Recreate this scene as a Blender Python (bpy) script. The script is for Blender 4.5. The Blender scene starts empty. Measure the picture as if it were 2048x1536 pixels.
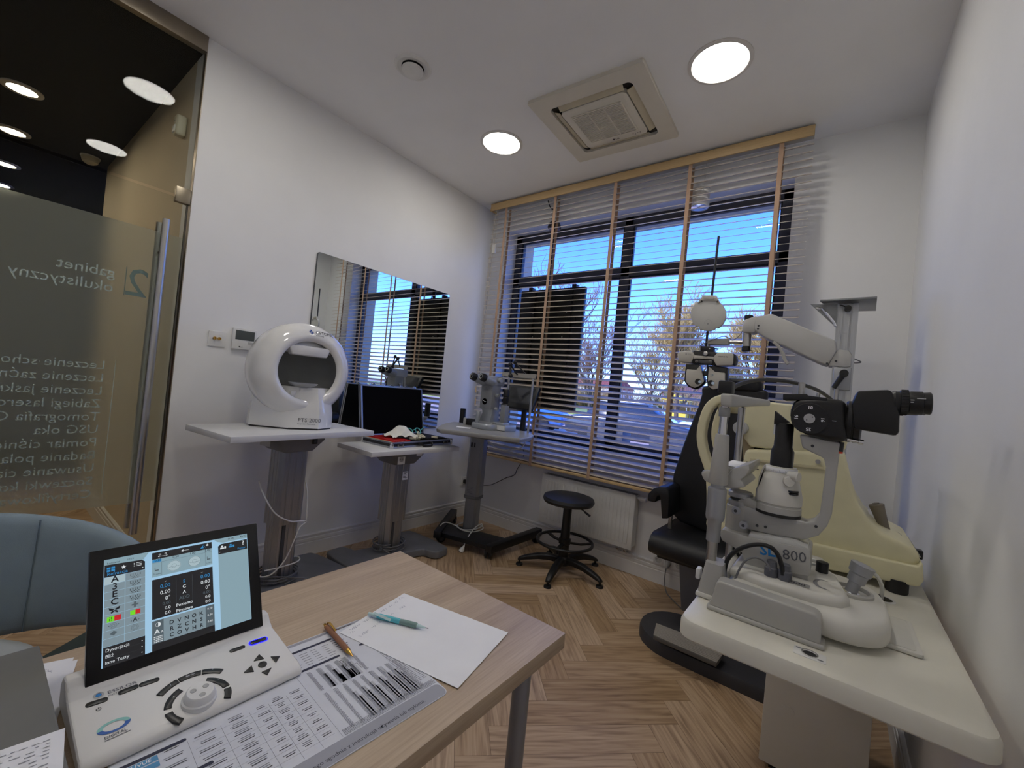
import bpy, bmesh, math, random
from mathutils import Vector as V, Matrix as M
PI = math.pi
R = math.radians
rnd = random.Random(7)
SC = bpy.context.scene
COL = SC.collection
# ---------------------------------------------------------------- camera
FPX = 843.42
CAM = V((2.808, -3.115, 1.2765))
def _rot():
    y, p, r = R(-37.5624), R(0.6509), R(5.6029)
    f = V((math.sin(y)*math.cos(p), math.cos(y)*math.cos(p), math.sin(p)))
    rt = V((math.cos(y), -math.sin(y), 0)); up = rt.cross(f)
    return math.cos(r)*rt + math.sin(r)*up, -math.sin(r)*rt + math.cos(r)*up, f
CR, CU, CF = _rot()
cd = bpy.data.cameras.new('camera'); cam = bpy.data.objects.new('camera', cd); COL.objects.link(cam)
cd.sensor_width = 36; cd.lens = FPX/2048*36; cd.clip_start = 0.02; cd.clip_end = 500
cam.matrix_world = M(((CR.x, CU.x, -CF.x, CAM.x), (CR.y, CU.y, -CF.y, CAM.y), (CR.z, CU.z, -CF.z, CAM.z), (0, 0, 0, 1)))
SC.camera = cam
def at(px, py, ax, val):
    """a point of the place: where the photograph's ray meets the plane coordinate[ax] = val"""
    d = CR*((px-1024)/FPX) - CU*((py-768)/FPX) + CF
    t = (val - CAM[ax])/d[ax]
    return CAM + d*t
def tr(pts, ax, val, keep):
    return [tuple(at(p[0], p[1], ax, val)[k] for k in keep) for p in pts]
# ---------------------------------------------------------------- materials
def lin(c):
    return tuple(((x/255)/12.92 if x/255 <= .04045 else ((x/255+.055)/1.055)**2.4) for x in c) + (1,)
MATS = {}
def mat(name, rgb, rough=.5, metal=0., var=.05, scale=12, bump=0., bscale=300, emit=0., coat=0., stretch=None, spec=.5):
    if name in MATS: return MATS[name]
    m = bpy.data.materials.new(name); m.use_nodes = True
    nt = m.node_tree; N = nt.nodes; L = nt.links
    b = N['Principled BSDF']
    c = lin(rgb)
    tc = N.new('ShaderNodeTexCoord'); src = tc.outputs['Object']
    if stretch:
        mp = N.new('ShaderNodeMapping'); mp.inputs['Scale'].default_value = stretch
        L.new(src, mp.inputs['Vector']); src = mp.outputs['Vector']
    nz = N.new('ShaderNodeTexNoise'); nz.inputs['Scale'].default_value = scale; nz.inputs['Detail'].default_value = 4
    L.new(src, nz.inputs['Vector'])
    rp = N.new('ShaderNodeValToRGB')
    rp.color_ramp.elements[0].position = .3; rp.color_ramp.elements[1].position = .7
    rp.color_ramp.elements[0].color = tuple(max(0, x*(1-var)) for x in c[:3]) + (1,)
    rp.color_ramp.elements[1].color = tuple(min(1, x*(1+var)) for x in c[:3]) + (1,)
    L.new(nz.outputs['Fac'], rp.inputs['Fac']); L.new(rp.outputs['Color'], b.inputs['Base Color'])
    b.inputs['Roughness'].default_value = rough; b.inputs['Metallic'].default_value = metal
    b.inputs['Specular IOR Level'].default_value = spec
    if coat: b.inputs['Coat Weight'].default_value = coat; b.inputs['Coat Roughness'].default_value = .06
    if bump:
        n2 = N.new('ShaderNodeTexNoise'); n2.inputs['Scale'].default_value = bscale; L.new(src, n2.inputs['Vector'])
        bp = N.new('ShaderNodeBump'); bp.inputs['Strength'].default_value = bump; bp.inputs['Distance'].default_value = .002
        L.new(n2.outputs['Fac'], bp.inputs['Height']); L.new(bp.outputs['Normal'], b.inputs['Normal'])
    if emit:
        L.new(rp.outputs['Color'], b.inputs['Emission Color']); b.inputs['Emission Strength'].default_value = emit
    MATS[name] = m
    return m
def glass(name, tint=(.93, .96, .95), refl=.06, rough=0.):
    """thin clear pane: lets light straight through, mirrors a little more at grazing angles"""
    m = bpy.data.materials.new(name); m.use_nodes = True; nt = m.node_tree; N = nt.nodes; L = nt.links
    N.remove(N['Principled BSDF']); out = N['Material Output']
    t = N.new('ShaderNodeBsdfTransparent'); t.inputs['Color'].default_value = tint + (1,)
    g = N.new('ShaderNodeBsdfGlossy'); g.inputs['Roughness'].default_value = rough
    fr = N.new('ShaderNodeLayerWeight'); fr.inputs['Blend'].default_value = .5
    pw = N.new('ShaderNodeMath'); pw.operation = 'POWER'; pw.inputs[1].default_value = 5.
    mu = N.new('ShaderNodeMath'); mu.operation = 'MULTIPLY_ADD'; mu.inputs[1].default_value = .96 - refl; mu.inputs[2].default_value = refl
    mx = N.new('ShaderNodeMixShader')
    L.new(fr.outputs['Facing'], pw.inputs[0]); L.new(pw.outputs[0], mu.inputs[0]); L.new(mu.outputs[0], mx.inputs['Fac']); L.new(t.outputs[0], mx.inputs[1]); L.new(g.outputs[0], mx.inputs[2])
    L.new(mx.outputs[0], out.inputs['Surface'])
    return m
# ---------------------------------------------------------------- mesh builder
MW = {}
class MB:
    def __init__(s, X=None):
        s.v = []; s.f = []; s.m = []; s.X = X.copy() if X is not None else M.Identity(4); s.mi = 0
    def add(s, vs, fs):
        b = len(s.v); X = s.X
        s.v += [X @ V(p) for p in vs]; s.f += [[b+i for i in f] for f in fs]; s.m += [s.mi]*len(fs)
        return s
    def box(s, x0, x1, y0, y1, z0, z1):
        return s.add([(x, y, z) for z in (z0, z1) for y in (y0, y1) for x in (x0, x1)],
                     [(0, 2, 3, 1), (4, 5, 7, 6), (0, 1, 5, 4), (2, 6, 7, 3), (0, 4, 6, 2), (1, 3, 7, 5)])
    def cbox(s, c, sx, sy, sz):
        return s.box(c[0]-sx/2, c[0]+sx/2, c[1]-sy/2, c[1]+sy/2, c[2]-sz/2, c[2]+sz/2)
    def loft(s, rings, cap=True, closed=False):
        n = len(rings[0]); vs = [p for r in rings for p in r]; fs = []
        K = len(rings)
        for k in range(K if closed else K-1):
            a = k*n; b = ((k+1) % K)*n
            for i in range(n):
                j = (i+1) % n
                fs.append((a+i, a+j, b+j, b+i))
        if cap and not closed:
            fs.append(tuple(range(n-1, -1, -1))); fs.append(tuple((K-1)*n+i for i in range(n)))
        return s.add(vs, fs)
    def prism(s, poly, ax, a, b):
        def P(p, h):
            return (p[0], p[1], h) if ax == 'z' else ((p[0], h, p[1]) if ax == 'y' else (h, p[0], p[1]))
        return s.loft([[P(p, a) for p in poly], [P(p, b) for p in poly]])
    def lathe(s, prof, n=28, c=(0, 0, 0), d=(0, 0, 1), cap=True):
        d = V(d).normalized(); q = V((0, 0, 1)).rotation_difference(d); c = V(c)
        rings = []
        for r, z in prof:
            r = max(r, 1e-5)
            rings.append([tuple(c + q @ V((r*math.cos(2*PI*i/n), r*math.sin(2*PI*i/n), z))) for i in range(n)])
        return s.loft(rings, cap)
    def cyl(s, a, b, r, r2=None, n=20):
        a = V(a); b = V(b); return s.lathe([(r, 0), (r if r2 is None else r2, (b-a).length)], n, a, b-a)
    def tube(s, pts, r, n=8, closed=False):
        pts = [V(p) for p in pts]; K = len(pts); rings = []; up = None
        for i, p in enumerate(pts):
            a = pts[(i-1) % K] if (closed or i > 0) else p; b = pts[(i+1) % K] if (closed or i < K-1) else p
            t = (b-a).normalized()
            if up is None:
                up = t.orthogonal().normalized()
            else:
                up = (up - t*up.dot(t)); up = up.normalized() if up.length > 1e-6 else t.orthogonal().normalized()
            w = t.cross(up); rr = r[i] if isinstance(r, (list, tuple)) else r
            rings.append([tuple(p + (up*math.cos(2*PI*k/n) + w*math.sin(2*PI*k/n))*rr) for k in range(n)])
        return s.loft(rings, True, closed)
    def ribbon(s, pts, w, t, side):
        """flat bar swept along pts: width w along the vector side, thickness t across"""
        pts = [V(p) for p in pts]; side = V(side).normalized(); rings = []; K = len(pts)
        for i, p in enumerate(pts):
            d = (pts[min(i+1, K-1)] - pts[max(i-1, 0)]).normalized(); nrm = d.cross(side).normalized()
            ww = w[i] if isinstance(w, (list, tuple)) else w
            rings.append([tuple(p + side*a*ww/2 + nrm*b*t/2) for a, b in ((-1, -1), (1, -1), (1, 1), (-1, 1))])
        return s.loft(rings)
    def ell(s, c, rx, ry, rz, n=20, k=12):
        vs = [(c[0], c[1], c[2]-rz)]; fs = []
        for j in range(1, k):
            a = -PI/2 + PI*j/k
            vs += [(c[0]+rx*math.cos(a)*math.cos(2*PI*i/n), c[1]+ry*math.cos(a)*math.sin(2*PI*i/n), c[2]+rz*math.sin(a)) for i in range(n)]
        vs.append((c[0], c[1], c[2]+rz)); T = len(vs)-1
        for i in range(n):
            j = (i+1) % n
            fs.append((0, 1+j, 1+i)); fs.append((T, T-n+i, T-n+j))
            for q in range(k-2):
                fs.append((1+q*n+i, 1+q*n+j, 1+(q+1)*n+j, 1+(q+1)*n+i))
        return s.add(vs, fs)
    def ring(s, c, Rr, r, d=(0, 0, 1), n=40, k=10):
        q = V((0, 0, 1)).rotation_difference(V(d)); c = V(c)
        return s.tube([c + q @ V((Rr*math.cos(2*PI*i/n), Rr*math.sin(2*PI*i/n), 0)) for i in range(n)], r, k, True)
    def quad(s, F, u0, u1, v0, v1, h=0.):
        """rectangle in the frame F=(origin, u, v, normal)"""
        o, u, v, n = F
        return s.add([tuple(o+u*a+v*b+n*h) for a, b in ((u0, v0), (u1, v0), (u1, v1), (u0, v1))], [(0, 1, 2, 3)])
    def poly(s, F, pts, h=0.):
        o, u, v, n = F
        return s.add([tuple(o+u*a+v*b+n*h) for a, b in pts], [tuple(range(len(pts)))])
    def disc(s, F, u, v, r, h=0., n=20, ry=None):
        return s.poly(F, [(u+r*math.cos(2*PI*i/n), v+(ry or r)*math.sin(2*PI*i/n)) for i in range(n)], h)
    def annulus(s, F, u, v, r0, r1, h=0., n=28, a0=0, a1=2*PI, sy=1.):
        o, U, W, nn = F; vs = []; fs = []
        for i in range(n+1):
            a = a0+(a1-a0)*i/n
            for r in (r0, r1):
                vs.append(tuple(o+U*(u+r*math.cos(a))+W*(v+sy*r*math.sin(a))+nn*h))
        for i in range(n): fs.append((2*i, 2*i+1, 2*i+3, 2*i+2))
        return s.add(vs, fs)
    def text(s, F, body, u, v, size, h=.0003, align='LEFT', sx=1., bold=0.):
        cu = bpy.data.curves.new('t', 'FONT'); cu.body = body; cu.size = size; cu.align_x = align; cu.resolution_u = 2
        cu.offset = bold*size
        ob = bpy.data.objects.new('t', cu); COL.objects.link(ob)
        dg = bpy.context.evaluated_depsgraph_get(); me = bpy.data.meshes.new_from_object(ob.evaluated_get(dg))
        o, U, W, n = F
        s.add([tuple(o+U*(u+p.co.x*sx)+W*(v+p.co.y)+n*h) for p in me.vertices], [tuple(p.vertices) for p in me.polygons])
        bpy.data.objects.remove(ob); bpy.data.curves.remove(cu); bpy.data.meshes.remove(me)
        return s
    def build(s, name, mats, parent=None, bev=0., seg=2, ang=34, flat=False, keep=False, uv=None, sub=0):
        bm = bmesh.new()
        if parent is None:
            if keep: base = V((0, 0, 0))
            else:
                xs = [p.x for p in s.v]; ys = [p.y for p in s.v]; zs = [p.z for p in s.v]
                base = V(((min(xs)+max(xs))/2, (min(ys)+max(ys))/2, min(zs)))
            W = M.Translation(base)
        else: W = MW[parent.name]
        I = W.inverted()
        bv = [bm.verts.new(I @ p) for p in s.v]
        for f, mi in zip(s.f, s.m):
            try: fc = bm.faces.new([bv[i] for i in f]); fc.material_index = mi
            except ValueError: pass
        if not flat:
            bmesh.ops.remove_doubles(bm, verts=bm.verts, dist=1e-6)
            bmesh.ops.recalc_face_normals(bm, faces=bm.faces)
            if bev:
                es = [e for e in bm.edges if len(e.link_faces) == 2 and e.calc_face_angle(0) > R(ang)]
                bmesh.ops.bevel(bm, geom=es, offset=bev, segments=seg, profile=.5, affect='EDGES', clamp_overlap=True)
            for e in bm.edges:
                if len(e.link_faces) != 2 or e.calc_face_angle(0) > R(ang): e.smooth = False
            for f in bm.faces: f.smooth = True
        me = bpy.data.meshes.new(name); bm.to_mesh(me); bm.free()
        for m in (mats if isinstance(mats, (list, tuple)) else [mats]): me.materials.append(m)
        o = bpy.data.objects.new(name, me); COL.objects.link(o)
        if parent is None: o.location = base
        else: o.parent = parent
        MW[o.name] = W
        if sub:
            md = o.modifiers.new('s', 'SUBSURF'); md.levels = sub; md.render_levels = sub
        return o
def tag(o, label, cat, group=None, kind=None):
    o['label'] = label; o['category'] = cat
    if group: o['group'] = group
    if kind: o['kind'] = kind
    return o
def thing(name, label, cat, loc=(0, 0, 0), rz=0., group=None):
    o = bpy.data.objects.new(name, None); COL.objects.link(o); o.empty_display_size = .1
    o.location = loc; o.rotation_euler = (0, 0, rz)
    MW[o.name] = M.Translation(V(loc)) @ M.Rotation(rz, 4, 'Z')
    return tag(o, label, cat, group)
def struct(o):
    o['kind'] = 'structure'; return o
def lab(o, s):
    o['label'] = s; return o
def dup(root, loc, rz, label, group=None, dz=0):
    def cp(o, p):
        c = o.copy(); COL.objects.link(c)
        if p: c.parent = p
        for ch in [x for x in bpy.data.objects if x.parent == o]: cp(ch, c)
        return c
    r = cp(root, None); r.location = loc; r.rotation_euler = (0, 0, rz); r['label'] = label
    if group: r['group'] = group
    return r
def frame(o, u, v):
    u = V(u).normalized(); v = V(v).normalized(); return (V(o), u, v, u.cross(v))
def arc(cx, cy, r, a0, a1, n=6):
    return [(cx+r*math.cos(R(a0+(a1-a0)*i/n)), cy+r*math.sin(R(a0+(a1-a0)*i/n))) for i in range(n+1)]
def rrect(x0, x1, y0, y1, r, n=5):
    return arc(x1-r, y0+r, r, -90, 0, n)+arc(x1-r, y1-r, r, 0, 90, n)+arc(x0+r, y1-r, r, 90, 180, n)+arc(x0+r, y0+r, r, 180, 270, n)
def smooth(pts, n=6, closed=False):
    """Catmull-Rom through the points"""
    P = [V(p) for p in pts]; out = []; K = len(P)
    for i in range(K if closed else K-1):
        p0 = P[(i-1) % K] if closed or i > 0 else P[0]; p1 = P[i]; p2 = P[(i+1) % K]; p3 = P[(i+2) % K] if closed or i+2 < K else P[-1]
        for k in range(n):
            t = k/n
            out.append(.5*((2*p1)+(p2-p0)*t+(2*p0-5*p1+4*p2-p3)*t*t+(3*p1-p0-3*p2+p3)*t**3))
    if not closed: out.append(P[-1])
    return [tuple(p) for p in out]
# palette
PLASTIC = mat('white_plastic', (226, 226, 224), .35)
GLOSSW = mat('glossy_white', (232, 232, 230), .12, coat=.6, var=.02)
MATTW = mat('matt_white', (224, 223, 219), .6)
GREYP = mat('grey_plastic', (120, 122, 126), .5, bump=.1)
LGREY = mat('light_grey_plastic', (176, 177, 176), .45)
DGREY = mat('dark_grey_plastic', (62, 63, 66), .5)
BLACK = mat('black_plastic', (20, 20, 21), .42, bump=.08)
BLACKG = mat('black_gloss', (12, 12, 13), .12)
STEEL = mat('brushed_steel', (188, 186, 182), .28, 1., stretch=(1, 1, 40), scale=30)
CHROME = mat('chrome', (225, 225, 225), .08, 1., var=.01)
ALU = mat('aluminium', (176, 178, 182), .32, 1., stretch=(40, 40, 1), scale=20)
ALUP = mat('silver_paint', (168, 170, 174), .38, .5)
CREAM = mat('cream_plastic', (222, 216, 180), .42)
RUBBER = mat('rubber', (28, 28, 29), .7)
BLUEL = mat('blue_print', (40, 130, 200), .5)
DARKL = mat('dark_print', (45, 47, 52), .6)
GOLD = mat('brass', (196, 158, 84), .25, 1.)
PAPER = mat('paper', (238, 239, 243), .8, var=.02)
CABW = mat('white_cable', (222, 222, 218), .5)
CABK = mat('black_cable', (22, 22, 24), .5)
CABG = mat('grey_cable', (110, 110, 112), .5)
SKY, SUN, EXPO = .42, 4.0, 0.0
# ================================================================ ROOM
RW, CZ, YF = 3.094, 3.0, -3.45      # right wall x, ceiling z, front wall y
WALL = mat('wall_paint', (236, 236, 235), .75, var=.02, scale=3, bump=.06, bscale=500)
CEIL = mat('ceiling_paint', (238, 237, 236), .85, var=.02, scale=3, bump=.05, bscale=400)
SKIRT = mat('skirting_paint', (226, 225, 222), .45, var=.02)
# --- herringbone oak floor
def floor_material():
    m = bpy.data.materials.new('oak_herringbone'); m.use_nodes = True; nt = m.node_tree; N = nt.nodes; L = nt.links
    b = N['Principled BSDF']; b.inputs['Roughness'].default_value = .45
    uv = N.new('ShaderNodeUVMap'); uv.uv_map = 'plank_uv'
    at_ = N.new('ShaderNodeAttribute'); at_.attribute_name = 'tone'
    mp = N.new('ShaderNodeMapping'); mp.inputs['Scale'].default_value = (1.5, 22, 1); L.new(uv.outputs[0], mp.inputs['Vector'])
    n1 = N.new('ShaderNodeTexNoise'); n1.inputs['Scale'].default_value = 3.; n1.inputs['Detail'].default_value = 8; n1.inputs['Distortion'].default_value = .6
    L.new(mp.outputs[0], n1.inputs['Vector'])
    rp = N.new('ShaderNodeValToRGB'); e = rp.color_ramp.elements
    e[0].position = .25; e[0].color = lin((138, 110, 82)); e[1].position = .8; e[1].color = lin((210, 184, 150))
    x = rp.color_ramp.elements.new(.5); x.color = lin((186, 156, 122))
    L.new(n1.outputs['Fac'], rp.inputs['Fac'])
    mp2 = N.new('ShaderNodeMapping'); mp2.inputs['Scale'].default_value = (2.2, 9, 1); L.new(uv.outputs[0], mp2.inputs['Vector'])
    n2 = N.new('ShaderNodeTexNoise'); n2.inputs['Scale'].default_value = 1.6; n2.inputs['Detail'].default_value = 3; L.new(mp2.outputs[0], n2.inputs['Vector'])
    kn = N.new('ShaderNodeValToRGB'); kn.color_ramp.elements[0].position = .24; kn.color_ramp.elements[0].color = (.35, .28, .22, 1)
    kn.color_ramp.elements[1].position = .36; kn.color_ramp.elements[1].color = (1, 1, 1, 1); L.new(n2.outputs['Fac'], kn.inputs['Fac'])
    mk = N.new('ShaderNodeMixRGB'); mk.blend_type = 'MULTIPLY'; mk.inputs['Fac'].default_value = .55; L.new(rp.outputs[0], mk.inputs[1]); L.new(kn.outputs[0], mk.inputs[2])
    hs = N.new('ShaderNodeHueSaturation'); L.new(mk.outputs[0], hs.inputs['Color'])
    mr = N.new('ShaderNodeMapRange'); mr.inputs[3].default_value = .78; mr.inputs[4].default_value = 1.16; L.new(at_.outputs['Fac'], mr.inputs[0]); L.new(mr.outputs[0], hs.inputs['Value'])
    ms = N.new('ShaderNodeMapRange'); ms.inputs[3].default_value = 1.1; ms.inputs[4].default_value = .85; L.new(at_.outputs['Fac'], ms.inputs[0]); L.new(ms.outputs[0], hs.inputs['Saturation'])
    L.new(hs.outputs[0], b.inputs['Base Color'])
    bp = N.new('ShaderNodeBump'); bp.inputs['Strength'].default_value = .15; bp.inputs['Distance'].default_value = .001; L.new(n1.outputs['Fac'], bp.inputs['Height']); L.new(bp.outputs[0], b.inputs['Normal'])
    return m
def make_floor():
    W, NL = .128, 5; bm = bmesh.new(); uvl = bm.loops.layers.uv.new('plank_uv'); tone = bm.faces.layers.float.new('tone')
    c, s = math.cos(PI/4), math.sin(PI/4); O = V((1.947, -1.002))
    X0, X1, Y0, Y1 = -3.6, RW+.02, -4.6, .02
    seen = set()
    for i in range(-60, 60):
        for j in range(-60, 60):
            k = (i-j) % (2*NL)
            if k < NL: pid = (i-k, j, 0); a = (i-k, i-k+NL, j, j+1)
            else:
                q = 2*NL-1-k; pid = (i, j-q, 1); a = (i, i+1, j-q, j-q+NL)
            if pid in seen: continue
            seen.add(pid)
            g = .004
            cs = [(a[0]+g, a[2]+g), (a[1]-g, a[2]+g), (a[1]-g, a[3]-g), (a[0]+g, a[3]-g)]
            P = [V((O.x + W*(u*c-v*s), O.y + W*(u*s+v*c))) for u, v in cs]
            if max(p.x for p in P) < X0 or min(p.x for p in P) > X1 or max(p.y for p in P) < Y0 or min(p.y for p in P) > Y1: continue
            f = bm.faces.new([bm.verts.new((p.x, p.y, 0)) for p in P]); f[tone] = rnd.random()
            ox, oy = rnd.random()*20, rnd.random()*20
            for lp, (u, v) in zip(f.loops, cs):
                lp[uvl].uv = (u*W+ox, v*W+oy) if pid[2] == 0 else (v*W+ox, u*W+oy)
    for co, no in (((X0, 0, 0), (-1, 0, 0)), ((X1, 0, 0), (1, 0, 0)), ((0, Y0, 0), (0, -1, 0)), ((0, Y1, 0), (0, 1, 0))):
        bmesh.ops.bisect_plane(bm, geom=bm.verts[:]+bm.edges[:]+bm.faces[:], plane_co=co, plane_no=no, clear_outer=True)
    vs = [bm.verts.new(p) for p in ((X0, Y0, -.002), (X1, Y0, -.002), (X1, Y1, -.002), (X0, Y1, -.002))]
    f = bm.faces.new(vs); f.material_index = 1
    vs = [bm.verts.new(p) for p in ((X0, Y0, -.1), (X1, Y0, -.1), (X1, Y1, -.1), (X0, Y1, -.1))]
    f = bm.faces.new(vs[::-1]); f.material_index = 1
    me = bpy.data.meshes.new('floor'); bm.to_mesh(me); bm.free()
    me.materials.append(floor_material()); me.materials.append(mat('floor_joint', (70, 52, 34), .8))
    o = bpy.data.objects.new('floor', me); COL.objects.link(o); MW['floor'] = M.Identity(4); return struct(o)
make_floor()
struct(MB().box(-.12, RW+.12, YF-.12, .5, CZ, CZ+.2).build('ceiling', CEIL))
# walls
struct(MB().box(-.16, 0, -2.43, .0, -.05, CZ).build('wall_left', WALL))
struct(MB().box(RW, RW+.15, YF, .0, -.05, CZ).build('wall_right', WALL))
struct(MB().box(-.1, RW+.15, YF-.15, YF, -.05, CZ).build('wall_front', WALL))
OX0, OX1, OZ0, OZ1 = .195, 2.505, .82, 2.782
w = MB(); w.box(-.16, OX0, 0, .36, -.1, CZ); w.box(OX1, RW+.15, 0, .36, -.1, CZ); w.box(OX0, OX1, 0, .36, -.1, OZ0); w.box(OX0, OX1, 0, .36, OZ1, CZ)
struct(w.build('wall_back', WALL))
# skirting boards with two grooves
SKP = [(0, 0), (.016, 0), (.016, .088), (.013, .091), (.013, .097), (.016, .1), (.016, .118), (.012, .121), (.012, .127), (.014, .13), (.014, .14), (.006, .147), (0, .147)]
struct(MB().prism([(a, b) for a, b in SKP], 'y', -2.43, 0).build('baseboard_left', SKIRT))
b = MB(); b.prism([(-a, z) for a, z in SKP], 'x', 0.016, RW); struct(b.build('baseboard_back', SKIRT))
b = MB(); b.prism([(RW-a, z) for a, z in SKP], 'y', YF, -.016); struct(b.build('baseboard_right', SKIRT))
# window
FRM = mat('anthracite_frame', (62, 63, 70), .45)
def window():
    root = MB(); y0, y1 = .14, .21
    fx0, fx1, fz0, fz1 = OX0, OX1, OZ0+.03, OZ1
    MX0, MX1, TZ0, TZ1 = 1.322, 1.398, 2.288, 2.362
    t = .07
    for a in ((fx0, fx0+t, fz0, fz1), (fx1-t, fx1, fz0, fz1), (fx0, fx1, fz1-t, fz1), (fx0, fx1, fz0, fz0+t), (MX0, MX1, fz0, fz1), (fx0, fx1, TZ0, TZ1)):
        root.box(a[0], a[1], y0, y1, a[2], a[3])
    o = struct(root.build('window_1', FRM, bev=.004))
    g = MB()
    for a in ((fx0+.05, MX0, fz0+.05, TZ0), (MX1, fx1-.05, fz0+.05, TZ0), (fx0+.05, MX0, TZ1, fz1-.05), (MX1, fx1-.05, TZ1, fz1-.05)):
        g.box(a[0], a[1], .172, .178, a[2], a[3])
    g.build('pane', glass('window_glass', (.97, .985, .98), .02), o)
    gk = MB()
    for a in ((fx0+t, MX0, fz0+t, TZ0), (MX1, fx1-t, fz0+t, TZ0), (fx0+t, MX0, TZ1, fz1-t), (MX1, fx1-t, TZ1, fz1-t)):
        for q in ((a[0], a[0]+.012, a[2], a[3]), (a[1]-.012, a[1], a[2], a[3]), (a[0], a[1], a[2], a[2]+.012), (a[0], a[1], a[3]-.012, a[3])):
            gk.box(q[0], q[1], .15, .172, q[2], q[3])
    gk.build('glazing_bead', mat('black_seal', (24, 24, 28), .5), o)
    s = MB(); s.prism(rrect(-.055, .142, OZ0, OZ0+.03, .008, 2), 'x', OX0+.002, OX1-.002)
    s.build('window_sill', mat('sill_board', (226, 227, 229), .25), o)
    e = MB(); e.box(OX0-.03, OX0+.055, .22, .36, OZ0+.03, OZ1); e.box(OX1-.055, OX1+.03, .22, .36, OZ0+.03, OZ1); e.box(OX0, OX1, .22, .36, OZ1-.045, OZ1)
    e.build('outer_reveal', mat('cream_reveal', (206, 200, 182), .7), o)
window()
# ---- glass partition with the door into the shop
GLS = glass('partition_glass', (.93, .945, .93), .012)
def film_material():
    m = bpy.data.materials.new('frosted_film'); m.use_nodes = True; nt = m.node_tree; N = nt.nodes; L = nt.links
    N.remove(N['Principled BSDF']); out = N['Material Output']
    rf = N.new('ShaderNodeBsdfRefraction'); rf.inputs['Roughness'].default_value = .42; rf.inputs['IOR'].default_value = 1.15; rf.inputs['Color'].default_value = (.9, .92, .9, 1)
    df = N.new('ShaderNodeBsdfDiffuse'); df.inputs['Color'].default_value = (.5, .55, .54, 1)
    tn = N.new('ShaderNodeBsdfTranslucent'); tn.inputs['Color'].default_value = (.74, .8, .76, 1)
    a = N.new('ShaderNodeMixShader'); a.inputs[0].default_value = .5; L.new(df.outputs[0], a.inputs[1]); L.new(tn.outputs[0], a.inputs[2])
    nz = N.new('ShaderNodeTexNoise'); nz.inputs['Scale'].default_value = 900
    mr = N.new('ShaderNodeMapRange'); mr.inputs[3].default_value = .3; mr.inputs[4].default_value = .42; L.new(nz.outputs['Fac'], mr.inputs[0])
    b = N.new('ShaderNodeMixShader'); L.new(mr.outputs[0], b.inputs[0]); L.new(rf.outputs[0], b.inputs[1]); L.new(a.outputs[0], b.inputs[2])
    L.new(b.outputs[0], out.inputs['Surface']); return m
def partition():
    y0 = YF
    tk = MB(); tk.box(-.03, .012, y0, -2.432, 2.915, CZ)
    t = struct(tk.build('trim_1', mat('champagne_rail', (150, 140, 124), .35, .8), bev=.002))
    tp = MB(); tp.box(-.016, -.006, y0, -2.44, 2.125, 2.92); struct(tp.build('window_2', GLS))
    d = MB(); d.box(-.016, -.006, y0+.03, -2.447, .012, 2.108)
    door = struct(d.build('door_1', GLS))
    ed = MB(); ed.box(-.02, -.002, -2.4465, -2.4405, .012, 2.11); ed.build('edge_seal', mat('seal_grey', (70, 66, 58), .5), door)
    fl = MB(); fl.add([(-.018, y0+.03, .5), (-.018, -2.447, .5), (-.018, -2.447, 1.907), (-.018, y0+.03, 1.907)], [(0, 1, 2, 3)])
    fl.build('frosted_film', film_material(), door, flat=True)
    tx = MB(); F = frame((-.0168, 0, 0), (0, -1, 0), (0, 0, 1))
    tx.text(F, 'gabinet', 2.693, 1.627, .068); tx.text(F, 'okulistyczny', 2.693, 1.556, .068)
    lines = ['Leczenie schorzeń', 'Leczenie zaćmy', 'Leczenie jaskry', 'Zabiegi laserowe', 'Tomografia OCT', 'USG oka', 'Pomiar ciśnienia', 'Badanie pola', 'Usuwanie ciał', 'Soczewki kontaktowe', 'Certyfikowany']
    for i, s in enumerate(lines): tx.text(F, s, 2.692, 1.178-.0625*i, .058)
    tx.quad(F, 2.6555, 2.6585, .563, 1.228)
    tx.build('lettering', mat('white_vinyl', (196, 206, 200), .6), door, flat=True)
    t2 = MB(); t2.text(F, '2', 2.562, 1.556, .2, sx=.95); t2.quad(F, 2.652, 2.6555, 1.55, 1.693)
    t2.build('lettering', mat('teal_vinyl', (120, 140, 138), .6), door, flat=True)
    h = MB()
    for x in (.045, -.067):
        h.cyl((x, -2.535, .36), (x, -2.535, 1.965), .0165, n=24)
    for z in (.52, 1.80): h.cyl((-.067, -2.535, z), (.045, -2.535, z), .008, n=12)
    h.build('door_handle', STEEL, door)
    p = MB(); p.box(-.026, .006, -2.50, -2.436, 2.085, 2.165); p.build('patch_fitting', mat('satin_steel', (150, 140, 122), .35, 1.), door, bev=.002)
    jb = MB(); jb.box(-.03, .004, -2.434, -2.43, 0, 2.92); struct(jb.build('trim_2', mat('champagne_rail', (150, 140, 124))))
partition()
# ---- the shop beyond the glass
BEIGE = mat('beige_wall', (206, 192, 165), .75, var=.03, scale=2)
DARKC = mat('black_ceiling', (26, 27, 24), .9)
struct(MB().box(-2.63, -.16, -2.43, -2.2, -.05, CZ).build('wall_corridor', BEIGE))
struct(MB().box(-6.2, -.03, -7.2, -.4, CZ-.06, CZ+.1).build('ceiling_shop', DARKC))
struct(MB().box(-6.3, -6.2, -7.2, -.4, -.05, CZ).build('wall_far', mat('charcoal_wall', (70, 72, 70), .8)))
w = MB(); w.box(-6.2, -2.63, -.5, -.4, -.05, CZ); struct(w.build('wall_shop', mat('charcoal_wall', (70, 72, 70))))
w = MB(); w.box(-6.2, -.1, -7.3, -7.2, -.05, CZ); w.box(-.1, 0, -7.2, YF-.15, -.05, CZ); struct(w.build('wall_counter', mat('charcoal_wall', (70, 72, 70))))
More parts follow.
